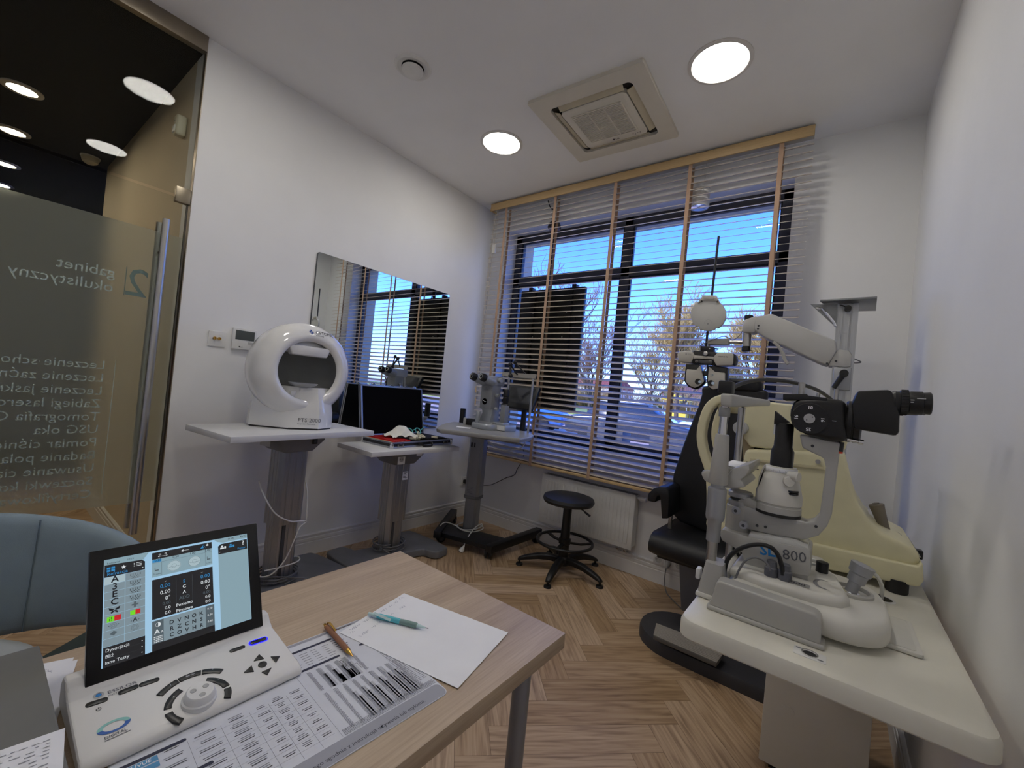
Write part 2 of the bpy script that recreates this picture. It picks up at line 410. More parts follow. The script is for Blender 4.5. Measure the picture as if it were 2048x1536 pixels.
struct(MB().box(-6.2, -3.6, -7.2, -.4, -.05, -.002).build('floor_shop', mat('dark_floor', (60, 56, 50), .5)))
b = MB(); b.prism([(-2.43-a, z) for a, z in SKP], 'x', -2.63, -.02); struct(b.build('baseboard_corridor', SKIRT))
# downlights in the black ceiling
SPOTE = mat('spot_glow', (255, 240, 214), .5, emit=40., var=.0)
gl = 'small spotlights in the dark shop ceiling'
for i, (x, nm) in enumerate(((-1.6, 'largest, nearest round spotlight in the black shop ceiling behind the glass'), (-2.54, 'second round spotlight back in the black shop ceiling behind the glass'),
                 (-3.6, 'third round spotlight back in the black shop ceiling behind the glass'), (-4.5, 'farthest small round spotlight in the black shop ceiling behind the glass'))):
    r = thing('spotlight', nm, 'ceiling light', (x, -3.0, CZ-.06), 0, gl)
    f = MB(MW[r.name]); f.lathe([(.07, 0), (.1, 0), (.1, -.008), (.07, -.012)], 28, cap=False); f.build('rim', MATTW, r)
    f = MB(MW[r.name]); f.lathe([(.0, -.004), (.078, -.004), (.078, -.001), (0, -.001)], 28); f.build('diffuser', SPOTE, r)
for x, y, nm in ((-.9, -3.5, 'unseen spotlight added to the black shop ceiling, nearest the glass door'), (-2.1, -3.9, 'unseen spotlight added to the black shop ceiling, farther from the glass door'), (-1.6, -5., 'unseen spotlight added to the black shop ceiling, farthest from the corridor wall')):  # unseen lamps added to brighten the corridor wall behind the glass
    r = thing('spotlight', nm, 'ceiling light', (x, y, CZ-.06), 0, gl)
    f = MB(MW[r.name]); f.lathe([(.07, 0), (.1, 0), (.1, -.008), (.07, -.012)], 28, cap=False); f.build('rim', MATTW, r)
    f = MB(MW[r.name]); f.lathe([(.0, -.004), (.078, -.004), (.078, -.001), (0, -.001)], 28); f.build('diffuser', mat('added_spot_glow', (255, 232, 200), .5, emit=120., var=.0), r)
# detector on the corridor wall
def detector(loc, rz, label):
    r = thing('motion_detector', label, 'motion detector', loc, rz); T = MW[r.name]
    a = MB(T); a.prism([(-.028, .0), (.028, .0), (.034, .06), (.03, .115), (-.03, .115), (-.034, .06)], 'y', -.05, 0); a.build('housing', mat('ivory_plastic', (214, 208, 184), .4), r, bev=.012, seg=3)
    a = MB(T); a.prism([(-.02, .012), (.02, .012), (.024, .05), (-.024, .05)], 'y', -.056, -.048); a.build('lens', mat('pir_lens', (232, 230, 220), .3), r, bev=.004)
    a = MB(T); a.cyl((0, -.052, .08), (0, -.049, .08), .004); a.build('indicator', DGREY, r)
detector((-.262, -2.43, 2.525), 0, 'ivory motion detector on the beige corridor wall, close to the glass edge')
r = thing('smoke_detector', 'pale dome detector under the black shop ceiling at the end of the beige wall', 'detector', (-2.5, -2.56, CZ-.06))
a = MB(MW[r.name]); a.lathe([(.055, 0), (.06, -.02), (.05, -.05), (.03, -.065), (0, -.068)], 24); a.build('dome', mat('ivory_plastic', (214, 208, 184)), r)
a = MB(MW[r.name]); a.lathe([(.0, -.002), (.066, -.002), (.066, -.01), (0, -.01)], 24); a.build('base', MATTW, r)
# coloured goods standing in the shop, blurred behind the film
r = thing('display_cabinet', 'dark display cabinet in the shop, blurred behind the frosted film', 'cabinet', (-3.1, -3.35, 0), 0)
a = MB(MW[r.name]); a.box(-.3, .3, -.35, .35, 0, .95); a.build('body', mat('cabinet_dark', (48, 52, 46), .5), r, bev=.01)
a = MB(MW[r.name]); a.box(-.33, .33, -.38, .38, .95, .98); a.build('top', mat('cabinet_top', (90, 88, 80), .4), r, bev=.004)
o = MB(); o.lathe([(.0, 0), (.1, .0), (.13, .05), (.135, .2), (.12, .24), (0, .25)], 24, (-2.95, -3.22, .98)); tag(o.build('red_box', mat('red_goods', (214, 52, 48), .5)), 'red rounded tub on the shop cabinet, a red blur in the film', 'tub')
o = MB(); o.lathe([(.1, 0), (.15, .08), (.17, .11), (.155, .11), (.13, .08), (0, .02)], 28, (-1.55, -2.95, .0)); tag(o.build('white_bowl', PLASTIC), 'pale round bowl on the corridor floor seen under the film edge', 'bowl')
# ================================================================ CEILING FITTINGS
LAMPE = mat('lamp_glow', (255, 250, 242), .5, emit=35., var=.0)
def downlight(x, y, label):
    r = thing('ceiling_light', label, 'ceiling light', (x, y, CZ), 0, 'round recessed ceiling lights'); T = MW[r.name]
    a = MB(T); a.lathe([(.128, 0), (.15, 0), (.15, -.004), (.132, -.008), (.128, -.005)], 48, cap=False); a.build('rim', mat('lamp_rim', (214, 210, 204), .4), r)
    a = MB(T); a.lathe([(0, -.004), (.129, -.004), (.129, -.001), (0, -.001)], 48); lab(a.build('diffuser', LAMPE, r), 'glowing round diffuser')
downlight(2.231, -.926, 'largest round ceiling light, right of the ceiling air conditioner')
downlight(.811, -.911, 'smaller round ceiling light left of the ceiling air conditioner')
downlight(2.27, -2.49, 'round ceiling light mirrored highest in the glass partition')
downlight(.89, -2.49, 'round ceiling light seen as the lower mirror image in the glass partition')
r = thing('ceiling_vent', 'round white ceiling vent with a dark ring gap beside the left wall', 'vent', (.824, -1.713, CZ)); T = MW[r.name]
a = MB(T); a.lathe([(.06, 0), (.1, 0), (.098, -.006), (.085, -.012), (.062, -.008)], 44, cap=False); a.build('flange', MATTW, r)
a = MB(T); a.lathe([(0, -.012), (.052, -.012), (.06, -.018), (.056, -.03), (.03, -.036), (0, -.037)], 44); a.build('valve_disc', MATTW, r)
a = MB(T); a.lathe([(0, -.003), (.066, -.003), (.066, -.001), (0, -.001)], 40); a.build('throat', mat('vent_dark', (22, 21, 20), .9), r)
# ceiling cassette
def cassette():
    r = thing('air_conditioner', 'square white cassette air conditioner set in the ceiling, with a slotted grille', 'air conditioner', (1.56, -.81, CZ), R(2.0)); T = MW[r.name]
    IV = mat('ac_ivory', (212, 206, 192), .45, var=.02); DK = mat('ac_dark', (36, 33, 28), .7)
    S = .35
    f = MB(T); o = rrect(-S, S, -S, S, .012); i = rrect(-.255, .255, -.255, .255, .03)
    f.loft([[(x, y, 0) for x, y in o], [(x, y, -.022) for x, y in o], [(x*.8, y*.8, -.03) for x, y in o], [(x, y, -.026) for x, y in i], [(x, y, 0) for x, y in i]], cap=False)
    f.build('frame', IV, r)
    d = MB(T); d.box(-.256, .256, -.256, .256, -.006, -.001); d.build('air_slot', DK, r)
    p = MB(T); q = rrect(-.205, .205, -.205, .205, .03); p.loft([[(x, y, -.004) for x, y in q], [(x, y, -.032) for x, y in q], [(x*.96, y*.96, -.038) for x, y in q]]); p.build('centre_panel', IV, r)
    for k in range(4):
        l = MB(T @ M.Rotation(k*PI/2, 4, 'Z')); l.X = l.X @ M.Translation((0, -.23, -.02)) @ M.Rotation(R(-24), 4, 'X')
        l.box(-.2, .2, -.021, .021, -.002, .002); l.build('louver', mat('ac_louver', (196, 186, 160), .5), r)
    g = MB(T); g.box(-.155, .155, -.15, .135, -.0395, -.037); g.build('grille_back', mat('ac_grille_back', (96, 88, 76), .7), r)
    g = MB(T)
    for k in range(24): y = -.148+.282*k/23; g.box(-.155, .155, y-.0032, y+.0032, -.045, -.039)
    for x in (-.155, -.05, .05, .155): g.box(x-.004, x+.004, -.15, .137, -.044, -.039)
    g.build('grille', IV, r)
    F = frame(T @ V((0, 0, -.0385)), T.to_3x3() @ V((1, 0, 0)), T.to_3x3() @ V((0, -1, 0)))
    t = MB(); t.disc(F, -.012, -.172, .0085); t.text(F, 'LG', .0, -.18, .02, bold=.02); t.build('logo', mat('logo_dark', (52, 46, 44), .5), r, flat=True)
    t = MB()
    for k, u in enumerate((.115, .13, .145, .16)): t.quad(F, u, u+.006, -.172, -.166)
    t.quad(F, .122, .132, -.186, -.18); t.build('indicator', mat('logo_dark', (52, 46, 44)), r, flat=True)
cassette()
# ================================================================ BLIND
BWOOD = mat('blind_wood', (206, 176, 128), .5, stretch=(1, 30, 30), scale=6, var=.08)
SLATM = mat('slat_paint', (206, 196, 182), .45, stretch=(1, 30, 30), scale=6, var=.03)
TAPE = mat('tape_cloth', (186, 156, 132), .9, bump=.4, bscale=1200)
def blind():
    r = thing('venetian_blind', 'pale wooden venetian blind with beige tapes hanging over the whole window', 'blind', (1.36, -.16, .65))
    x0, x1 = .125, 2.6
    v = MB(); v.box(x0-.012, x1, -.2, -.188, 2.922, 2.986); v.box(x0-.012, x0, -.2, -.12, 2.922, 2.986); v.build('valance', BWOOD, r, bev=.003)
    h = MB(); h.box(x0, x1-.004, -.183, -.126, 2.936, 2.984); h.build('headrail', mat('headrail_steel', (176, 172, 164), .4), r, bev=.002)
    s = MB(); th = R(20); c, n = math.cos(th), math.sin(th)
    z = 2.893
    while z > .69:
        hw, ht = .025, .0014
        P = [(-hw*c+ht*n, -hw*n-ht*c), (hw*c+ht*n, hw*n-ht*c), (hw*c-ht*n, hw*n+ht*c), (-hw*c-ht*n, -hw*n+ht*c)]
        s.prism([(-.155+a, z+b) for a, b in P], 'x', x0, x1); z -= .0449
    s.build('slats', SLATM, r)
    b = MB(); b.box(x0, x1, -.18, -.13, .652, .674); b.build('bottom_rail', BWOOD, r, bev=.004)
    for x in (.295, .823, 1.363, 1.908, 2.438):
        t = MB(); t.box(x-.0125, x+.0125, -.1845, -.1835, .65, 2.93); t.box(x-.0125, x+.0125, -.1285, -.1275, .65, 2.93); t.box(x-.0125, x+.0125, -.1845, -.1275, .648, .65)
        t.build('ladder_tape', TAPE, r)
    cd_ = MB()
    for dx, zz in ((.0, 1.24), (.012, 1.13), (.035, 1.35)):
        p = [(.17+dx, -.19, 2.93), (.162+dx, -.205, 2.4), (.155+dx*.8, -.205, zz)]
        cd_.tube(smooth(p, 5), .0012, 5)
    cd_.build('pull_cord', mat('cord', (196, 182, 158), .8), r)
    for x, zz in ((.153, 1.24), (.164, 1.13)):
        t = MB(); t.lathe([(.003, .03), (.006, .0), (.0075, -.03), (.003, -.034)], 12, (x, -.205, zz)); t.build('cord_tassel', BWOOD, r)
    k = MB(); p = at(988, 498, 1, -.2); k.cbox((p.x, -.2, p.z), .034, .022, .085); k.build('cord_condenser', mat('clear_plastic_white', (206, 204, 196), .25), r, bev=.004)
blind()
# advertising screen hanging in front of the glass, seen from behind
def panel():
    r = thing('display_screen', 'tall black screen seen from behind, hanging from the ceiling between blind and window', 'screen', (.79, -.05, 1.12))
    c = MB(); c.box(.475, 1.125, -.075, -.035, 1.125, 2.17); c.build('case', BLACK, r, bev=.006)
    k = MB()
    for x in (.62, 1.0): k.box(x-.022, x+.022, -.092, -.075, 1.2, 2.16)
    k.box(.55, 1.07, -.088, -.075, 1.86, 1.92); k.box(.55, 1.07, -.088, -.075, 1.3, 1.36); k.build('mount_rail', mat('mount_black', (16, 16, 18), .55), r, bev=.003)
    h = MB()
    for x in (.58, 1.02): h.box(x-.02, x+.02, -.08, -.03, 2.165, 2.195)
    h.build('hook', BLACK, r, bev=.004)
    p = MB(); p.tube([(.742, -.06, 2.985), (.735, -.06, 2.75)], .012, 12); p.tube([(.76, -.06, 2.72), (.75, -.06, 2.4), (.745, -.06, 2.16)], .017, 12); p.build('hanging_pole', BLACK, r)
    q = MB(); q.lathe([(.0, 2.7), (.054, 2.702), (.06, 2.72), (.046, 2.755), (0, 2.76)], 28, (.755, -.06, 0)); q.build('pole_cover', BLACK, r)
    w = MB(); w.tube(smooth([(.66, -.07, 2.99), (.70, -.07, 2.9), (.775, -.07, 2.84), (.79, -.075, 2.7), (.77, -.085, 2.5), (.79, -.085, 2.35), (.74, -.085, 2.25), (.76, -.085, 2.16)], 6), .005, 6); w.build('cable', CABK, r)
    s = MB()
    for x, z in ((.64, 1.96), (.98, 1.96), (.66, 1.75), (.96, 1.75), (.64, 1.55), (.9, 1.25), (1.0, 1.25)): s.cyl((x, -.0945, z), (x, -.091, z), .006, n=10)
    s.build('screw', CHROME, r)
panel()
r = thing('spot_lamp', 'white cylinder spot lamp hanging on a thin wire before the window frame', 'lamp', (1.955, -.07, 2.66))
a = MB(); a.lathe([(.06, 2.665), (.063, 2.67), (.063, 2.79), (.06, 2.795), (0, 2.795)], 32, (1.955, -.06, 0), cap=False); a.build('shade', MATTW, r)
a = MB(); a.lathe([(0, 2.675), (.03, 2.672), (.058, 2.668), (.058, 2.672), (.03, 2.678), (0, 2.68)], 32, (1.955, -.06, 0)); a.build('reflector', CHROME, r)
a = MB(); a.tube(smooth([(1.95, -.06, 2.795), (1.975, -.065, 2.86), (1.985, -.07, 2.93), (1.965, -.07, 3.0)], 6), .0022, 6); a.build('wire', CABW, r)
# ================================================================ LEFT WALL
r = thing('wall_mirror', 'large square frameless mirror on the left wall reflecting the blind', 'mirror', (0, -1.12, .865))
a = MB(); a.prism(rrect(-1.728, -.515, .866, 2.06, .02), 'x', .006, .012); a.build('mirror_glass', mat('silvering', (232, 236, 234), .0, 1., var=0), r)
a = MB(); a.prism(rrect(-1.731, -.512, .863, 2.063, .022), 'x', .0, .0058); a.build('backing', mat('mirror_back', (90, 92, 96), .4, .6), r)
r = thing('audio_socket', 'white square wall plate with two brass sockets left of the thermostat', 'socket', (0, -2.248, 1.35)); 
a = MB(); a.prism(rrect(-2.291, -2.205, 1.352, 1.438, .004), 'x', 0, .009); a.build('plate', PLASTIC, r, bev=.002)
for y in (-2.263, -2.24):
    a = MB(); a.lathe([(.0045, .0), (.0085, .0), (.0085, .012), (.0055, .012), (.0055, .004)], 16, (.008, y, 1.398), (1, 0, 0)); a.build('terminal', GOLD, r)
r = thing('thermostat', 'white wall thermostat with a grey display, partly behind the round perimeter', 'thermostat', (0, -2.11, 1.35))
a = MB(); a.box(0, .02, -2.176, -2.05, 1.352, 1.474); a.build('housing', PLASTIC, r, bev=.003)
a = MB(); a.box(.02, .0215, -2.163, -2.062, 1.408, 1.462); a.build('display', mat('lcd', (74, 80, 80), .2), r)
F = frame((.0212, 0, 0), (0, 1, 0), (0, 0, 1))
a = MB(); a.disc(F, -2.138, 1.366, .004); a.text(F, 'LG', -2.132, 1.363, .009); a.build('logo', DARKL, r, flat=True)
a = MB(); a.box(.02, .0212, -2.095, -2.065, 1.385, 1.4); a.build('button', LGREY, r)
# ================================================================ BACK WALL, LOW
RAD = mat('radiator_enamel', (226, 226, 222), .3)
def radiator():
    r = thing('radiator', 'white flat panel radiator with vertical flutes under the window', 'radiator', (1.308, -.06, .2))
    x0, x1, z0, z1 = .905, 1.712, .197, .597
    p = MB(); p.box(x0, x1, -.1, -.088, z0, z1); p.build('front_panel', RAD, r, bev=.004)
    f = MB(); n = 24
    for k in range(n):
        x = x0+.028+(x1-x0-.056)*(k+.5)/n; f.box(x-.0105, x+.0105, -.1035, -.099, z0+.035, z1-.045)
    f.build('flutes', RAD, r, bev=.002)
    b = MB(); b.box(x0+.02, x1-.02, -.035, -.025, z0+.01, z1-.01); b.box(x0+.02, x1-.02, -.088, -.035, z0+.04, z0+.07); b.build('rear_panel', RAD, r)
    s = MB(); s.box(x0, x0+.003, -.09, -.02, z0+.02, z1-.004); s.box(x1-.003, x1, -.09, -.02, z0+.02, z1-.004); s.build('side_cover', RAD, r)
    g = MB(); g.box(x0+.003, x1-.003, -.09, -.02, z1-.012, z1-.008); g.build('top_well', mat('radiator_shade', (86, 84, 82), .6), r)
    g = MB()
    for k in range(46): x = x0+.012+(x1-x0-.024)*k/45; g.box(x-.002, x+.002, -.088, -.022, z1-.008, z1-.003)
    for y in (-.087, -.055, -.023): g.box(x0, x1, y-.002, y+.002, z1-.008, z1-.002)
    g.build('top_grille', mat('grille_enamel', (150, 148, 146), .5), r)
    v = MB(); v.lathe([(.009, 0), (.009, .012), (.017, .014), (.019, .03), (.019, .062), (.014, .068), (0, .068)], 20, (x1, -.058, .572), (1, 0, 0)); lab(v.build('thermostatic_valve', PLASTIC, r), 'white thermostatic valve head')
    q = MB()
    for x in (1.6, 1.652): q.tube([(x, -.06, z0+.04), (x, -.06, z0-.03), (x, -.02, z0-.05), (x, .0, z0-.05)], .01, 10)
    q.build('pipe', CHROME, r)
    q = MB(); q.box(1.585, 1.668, -.078, -.042, z0-.02, z0+.004); q.build('valve_block', LGREY, r, bev=.004)
    w = MB()
    for x in (1.05, 1.55): w.box(x-.015, x+.015, -.027, 0, z0+.1, z0+.3)
    w.build('bracket', RAD, r)
radiator()
def socket(x, label):
    r = thing('wall_socket', label, 'socket', (x, -.016, .13), 0, 'power sockets above the skirting under the window')
    a = MB(); a.box(x-.0355, x+.0355, -.024, 0, .137, .208); a.build('plate', PLASTIC, r, bev=.003)
    a = MB(); a.lathe([(.0195, 0), (.0205, .002), (.0225, .002), (.0225, 0)], 28, (x, -.0235, .172), (0, -1, 0), cap=False); a.build('socket_rim', LGREY, r)
    a = MB(); a.lathe([(0, .0005), (.0195, .0005), (.0195, .0), (0, 0)], 28, (x, -.0242, .172), (0, -1, 0)); a.build('socket_well', mat('socket_well', (196, 196, 190), .5), r)
    a = MB()
    for dx in (-.0095, .0095): a.cyl((x+dx, -.0262, .172), (x+dx, -.0245, .172), .0025, n=8)
    a.build('contact_hole', BLACK, r)
    a = MB(); a.cyl((x, -.031, .182), (x, -.0245, .182), .0024, n=8); a.build('earth_pin', CHROME, r)
socket(1.89, 'leftmost white power socket above the skirting, empty, with a round well')
socket(1.961, 'middle white power socket above the skirting, with the grey plug in it')
socket(2.032, 'rightmost white power socket above the skirting, half behind the chair column')
r = thing('mains_cable', 'grey plug and cable running from the middle wall socket down to the floor', 'cable', (1.961, -.05, 0))
a = MB(); a.lathe([(.019, 0), (.02, .012), (.015, .03), (.007, .045), (.006, .052)], 20, (1.961, -.0265, .172), (0, -.8, -.6)); a.build('plug', mat('grey_plug', (150, 146, 140), .5), r)
a = MB(); a.tube(smooth([(1.961, -.066, .141), (1.962, -.085, .1), (1.97, -.1, .05), (2.0, -.14, .012), (2.06, -.2, .006), (2.14, -.28, .006)], 6), .0035, 8); a.build('cord', CABG, r)
r = thing('wall_plug', 'black plug low on the left wall beside the silver column of the corner table', 'plug', (0, -.086, .33))
a = MB(); a.box(0, .012, -.125, -.045, .3, .38); a.build('plate', PLASTIC, r, bev=.003)
a = MB(); a.box(.012, .05, -.105, -.065, .322, .358); a.build('plug_body', BLACK, r, bev=.006)
o = MB(); o.tube(smooth([(.62, -.075, .82), (.66, -.06, .74), (.64, -.03, .66), (.58, -.02, .56), (.55, -.012, .5), (.45, -.012, .45), (.3, -.012, .36), (.2, -.012, .33)], 6), .0028, 6)
tag(o.build('loose_cable', CABK), 'thin black cable hanging on the wall under the blind, left of the radiator', 'cable')
# ================================================================ MOTORISED TABLES
TOPW = mat('white_laminate', (216, 216, 216), .55, var=.02, bump=.05)
GSTEEL = mat('grey_enamel', (112, 113, 117), .5, bump=.12, bscale=700)
SILV = mat('anodised_column', (168, 170, 174), .34, .85, stretch=(60, 60, 1), scale=8, var=.08)
def fluted(cx, cy, wx, wy, n=3):
    """column section with a few shallow flutes and bevelled corners"""
    P = []; b = .022
    def side(p, q, k):
        p = V(p); q = V(q); d = q-p; L = d.length; d.normalize(); nn = V((d.y, -d.x)); out = [p]
        for i in range(k):
            c = (i+.5)/k*L; out += [p+d*(c-.008), p+d*(c-.005)-nn*.004, p+d*(c+.005)-nn*.004, p+d*(c+.008)]
        out.append(q); return out
    x, y = wx/2, wy/2
    P += side((-x+b, -y), (x-b, -y), n) + side((x, -y+b), (x, y-b), n) + side((x-b, y), (-x+b, y), n) + side((-x, y-b), (-x, -y+b), n)
    return [(cx+p.x, cy+p.y) for p in P]
def foot(cx, cy, hx, hy):
    w = .075; k = .07
    q = smooth([(hx, hy-.06, 0), (hx, hy-w*2+.02, 0), (hx-.06, hy-w*2-.01, 0), (hx*.55, hy-w*2-.03, 0), (hx*.47, 0, 0), (hx*.55, -hy+w*2+.03, 0), (hx-.06, -hy+w*2+.01, 0), (hx, -hy+w*2-.02, 0), (hx, -hy+.06, 0), (hx-.05, -hy, 0),
                (-hx+.05, -hy, 0), (-hx, -hy+.06, 0), (-hx, -hy+w*2-.02, 0), (-hx+.06, -hy+w*2+.01, 0), (-hx*.55, -hy+w*2+.03, 0), (-hx*.47, 0, 0), (-hx*.55, hy-w*2-.03, 0), (-hx+.06, hy-w*2-.01, 0), (-hx, hy-w*2+.02, 0), (-hx, hy-.06, 0), (-hx+.05, hy, 0), (hx-.05, hy, 0)], 4, True)
    return [(cx+p[0], cy+p[1]) for p in q]
def lift_table(label, cx, cy, rz, h, wx, wy, mid, colx, coly, colz):
    r = thing('lift_table', label, 'table', (cx, cy, 0), rz); T = MW[r.name]
    a = MB(T); a.box(-wx/2, wx/2, -wy/2, wy/2, h-.03, h); a.build('tabletop', TOPW, r, bev=.002)
    b = MB(T); b.loft([[(colx-.11, coly-.14, h-.03), (colx+.12, coly-.14, h-.03), (colx+.12, coly+.14, h-.03), (colx-.11, coly+.14, h-.03)],
                       [(colx-.11, coly-.135, h-.06), (colx+.12, coly-.135, h-.06), (colx+.12, coly+.135, h-.06), (colx-.11, coly+.135, h-.06)],
                       [(colx-.09, coly-.085, h-.125), (colx+.09, coly-.085, h-.125), (colx+.09, coly+.085, h-.125), (colx-.09, coly+.085, h-.125)]])
    b.build('motor_housing', GSTEEL, r, bev=.006)
    c = MB(T); c.prism(fluted(colx, coly, .135, .165), 'z', mid, h-.12); c.build('upper_column', SILV, r)
    c = MB(T); c.prism(fluted(colx, coly, .112, .142), 'z', .05, mid+.05); c.build('lower_column', SILV, r)
    c = MB(T); c.box(colx+.0555, colx+.0575, coly-.03, coly-.012, .055, mid); c.build('slide_slot', DGREY, r)
    f = MB(T); f.prism(foot(colx+.02, coly, .235, .36), 'z', .004, .058); f.build('base', GSTEEL, r, bev=.012, seg=3)
    g = MB(T)
    for sx in (-.16, .2):
        for sy in (-.29, .29): g.cyl((colx+sx, coly+sy, 0), (colx+sx, coly+sy, .006), .02, n=14)
    g.build('foot_pad', RUBBER, r)
    return r, T
t1, T1 = lift_table('taller white-topped lift table on a silver column, carrying the round perimeter', .349, -1.96, R(6.), .93, .468, .824, .39, .0, .02, .06)
a = MB(T1); a.box(.1195, .1255, .075, .105, .85, .895); a.build('switch', BLACK, t1, bev=.002)
a = MB(T1); a.box(.1255, .1265, .083, .097, .858, .873); a.build('switch_rocker', DGREY, t1)
F = frame(T1 @ V((.05, -.1405, 0)), T1.to_3x3() @ V((1, 0, 0)), (0, 0, 1))
a = MB(); a.quad(F, -.07, .03, .84, .895, .001); a.build('socket_plate', LGREY, t1)
t2, T2 = lift_table('lower white-topped lift table on a silver column, carrying the open lens case', .371, -1.165, R(-.8), .80, .406, .757, .27, -.01, -.02, .06)
F = frame(T2 @ V((.1105, 0, 0)), T2.to_3x3() @ V((0, 1, 0)), (0, 0, 1))
def sock(F, u, v, parent):
    a = MB(); a.quad(F, u-.03, u+.03, v-.035, v+.035, .003); a.build('socket_plate', PLASTIC, parent)
    a = MB(); a.annulus(F, u, v, .0, .019, .0035); a.build('socket_well', LGREY, parent)
    a = MB(); a.disc(F, u-.008, v, .0025, .004); a.disc(F, u+.008, v, .0025, .004); a.build('contact_hole', BLACK, parent)
sock(frame(T2 @ V((.105, 0, 0)), T2.to_3x3() @ V((0, 1, 0)), (0, 0, 1)), -.075, .72, t2)
a = MB(); a.quad(F, .05, .1, .735, .757, .001); a.build('rating_label', PAPER, t2)
F2 = frame(T2 @ V((.0605, -.02, 0)), T2.to_3x3() @ V((0, 1, 0)), (0, 0, 1))
a = MB(); a.quad(F2, .005, .05, .56, .62, .0012); a.build('rating_label', PAPER, t2)
a = MB()
for k in range(6): a.quad(F2, .009, .03+.016*rnd.random(), .565+.009*k, .5685+.009*k, .0018)
a.build('label_print', DARKL, t2, flat=True)
# cables of the two tables
def coil(cx, cy, z, rx, ry, n, dz, jit=.006):
    P = []
    for i in range(n*14):
        a = 2*PI*i/14; P.append((cx+(rx+jit*math.sin(a*.37+1))*math.cos(a), cy+(ry+jit*math.cos(a*.29))*math.sin(a), z+dz*i/14+.004*math.sin(a*2.3)))
    return P
r = thing('mains_cable', 'grey cable coiled round the column foot of the taller white table', 'cable', (.36, -1.94, .06))
a = MB(); a.tube(coil(.345, -1.94, .066, .095, .108, 4, .012)+[(.46, -1.84, .075), (.52, -1.80, .064), (.56, -1.77, .062)], .0042, 7); a.build('cord', CABG, r)
r = thing('signal_cable', 'white cable knotted down the column of the taller white table', 'cable', (.45, -1.94, .06))
a = MB(); a.tube(smooth([(.28, -2.06, .62), (.375, -2.075, .58), (.43, -2.03, .48), (.442, -1.95, .42), (.436, -1.885, .405), (.42, -1.84, .39), (.436, -1.88, .37), (.44, -1.91, .3), (.44, -1.95, .2), (.435, -2.02, .135), (.36, -2.06, .12), (.27, -2.0, .125), (.275, -1.88, .14), (.35, -1.83, .16), (.43, -1.87, .17), (.437, -1.96, .165), (.42, -2.045, .16)], 6), .0038, 7); a.build('cord', CABW, r)
a = MB(); a.tube(smooth([(.425, -1.842, .4), (.425, -1.845, .47), (.41, -1.845, .56), (.36, -1.84, .62)], 6), .0038, 7); a.build('cord_end', CABW, r)
r = thing('mains_cable', 'grey cable coiled round the column foot of the lower white table', 'cable', (.36, -1.185, .06))
a = MB(); a.tube(coil(.361, -1.185, .068, .1, .112, 4, .014)+[(.42, -1.3, .11), (.48, -1.26, .075), (.5, -1.22, .064)], .0042, 7); a.build('cord', CABG, r)
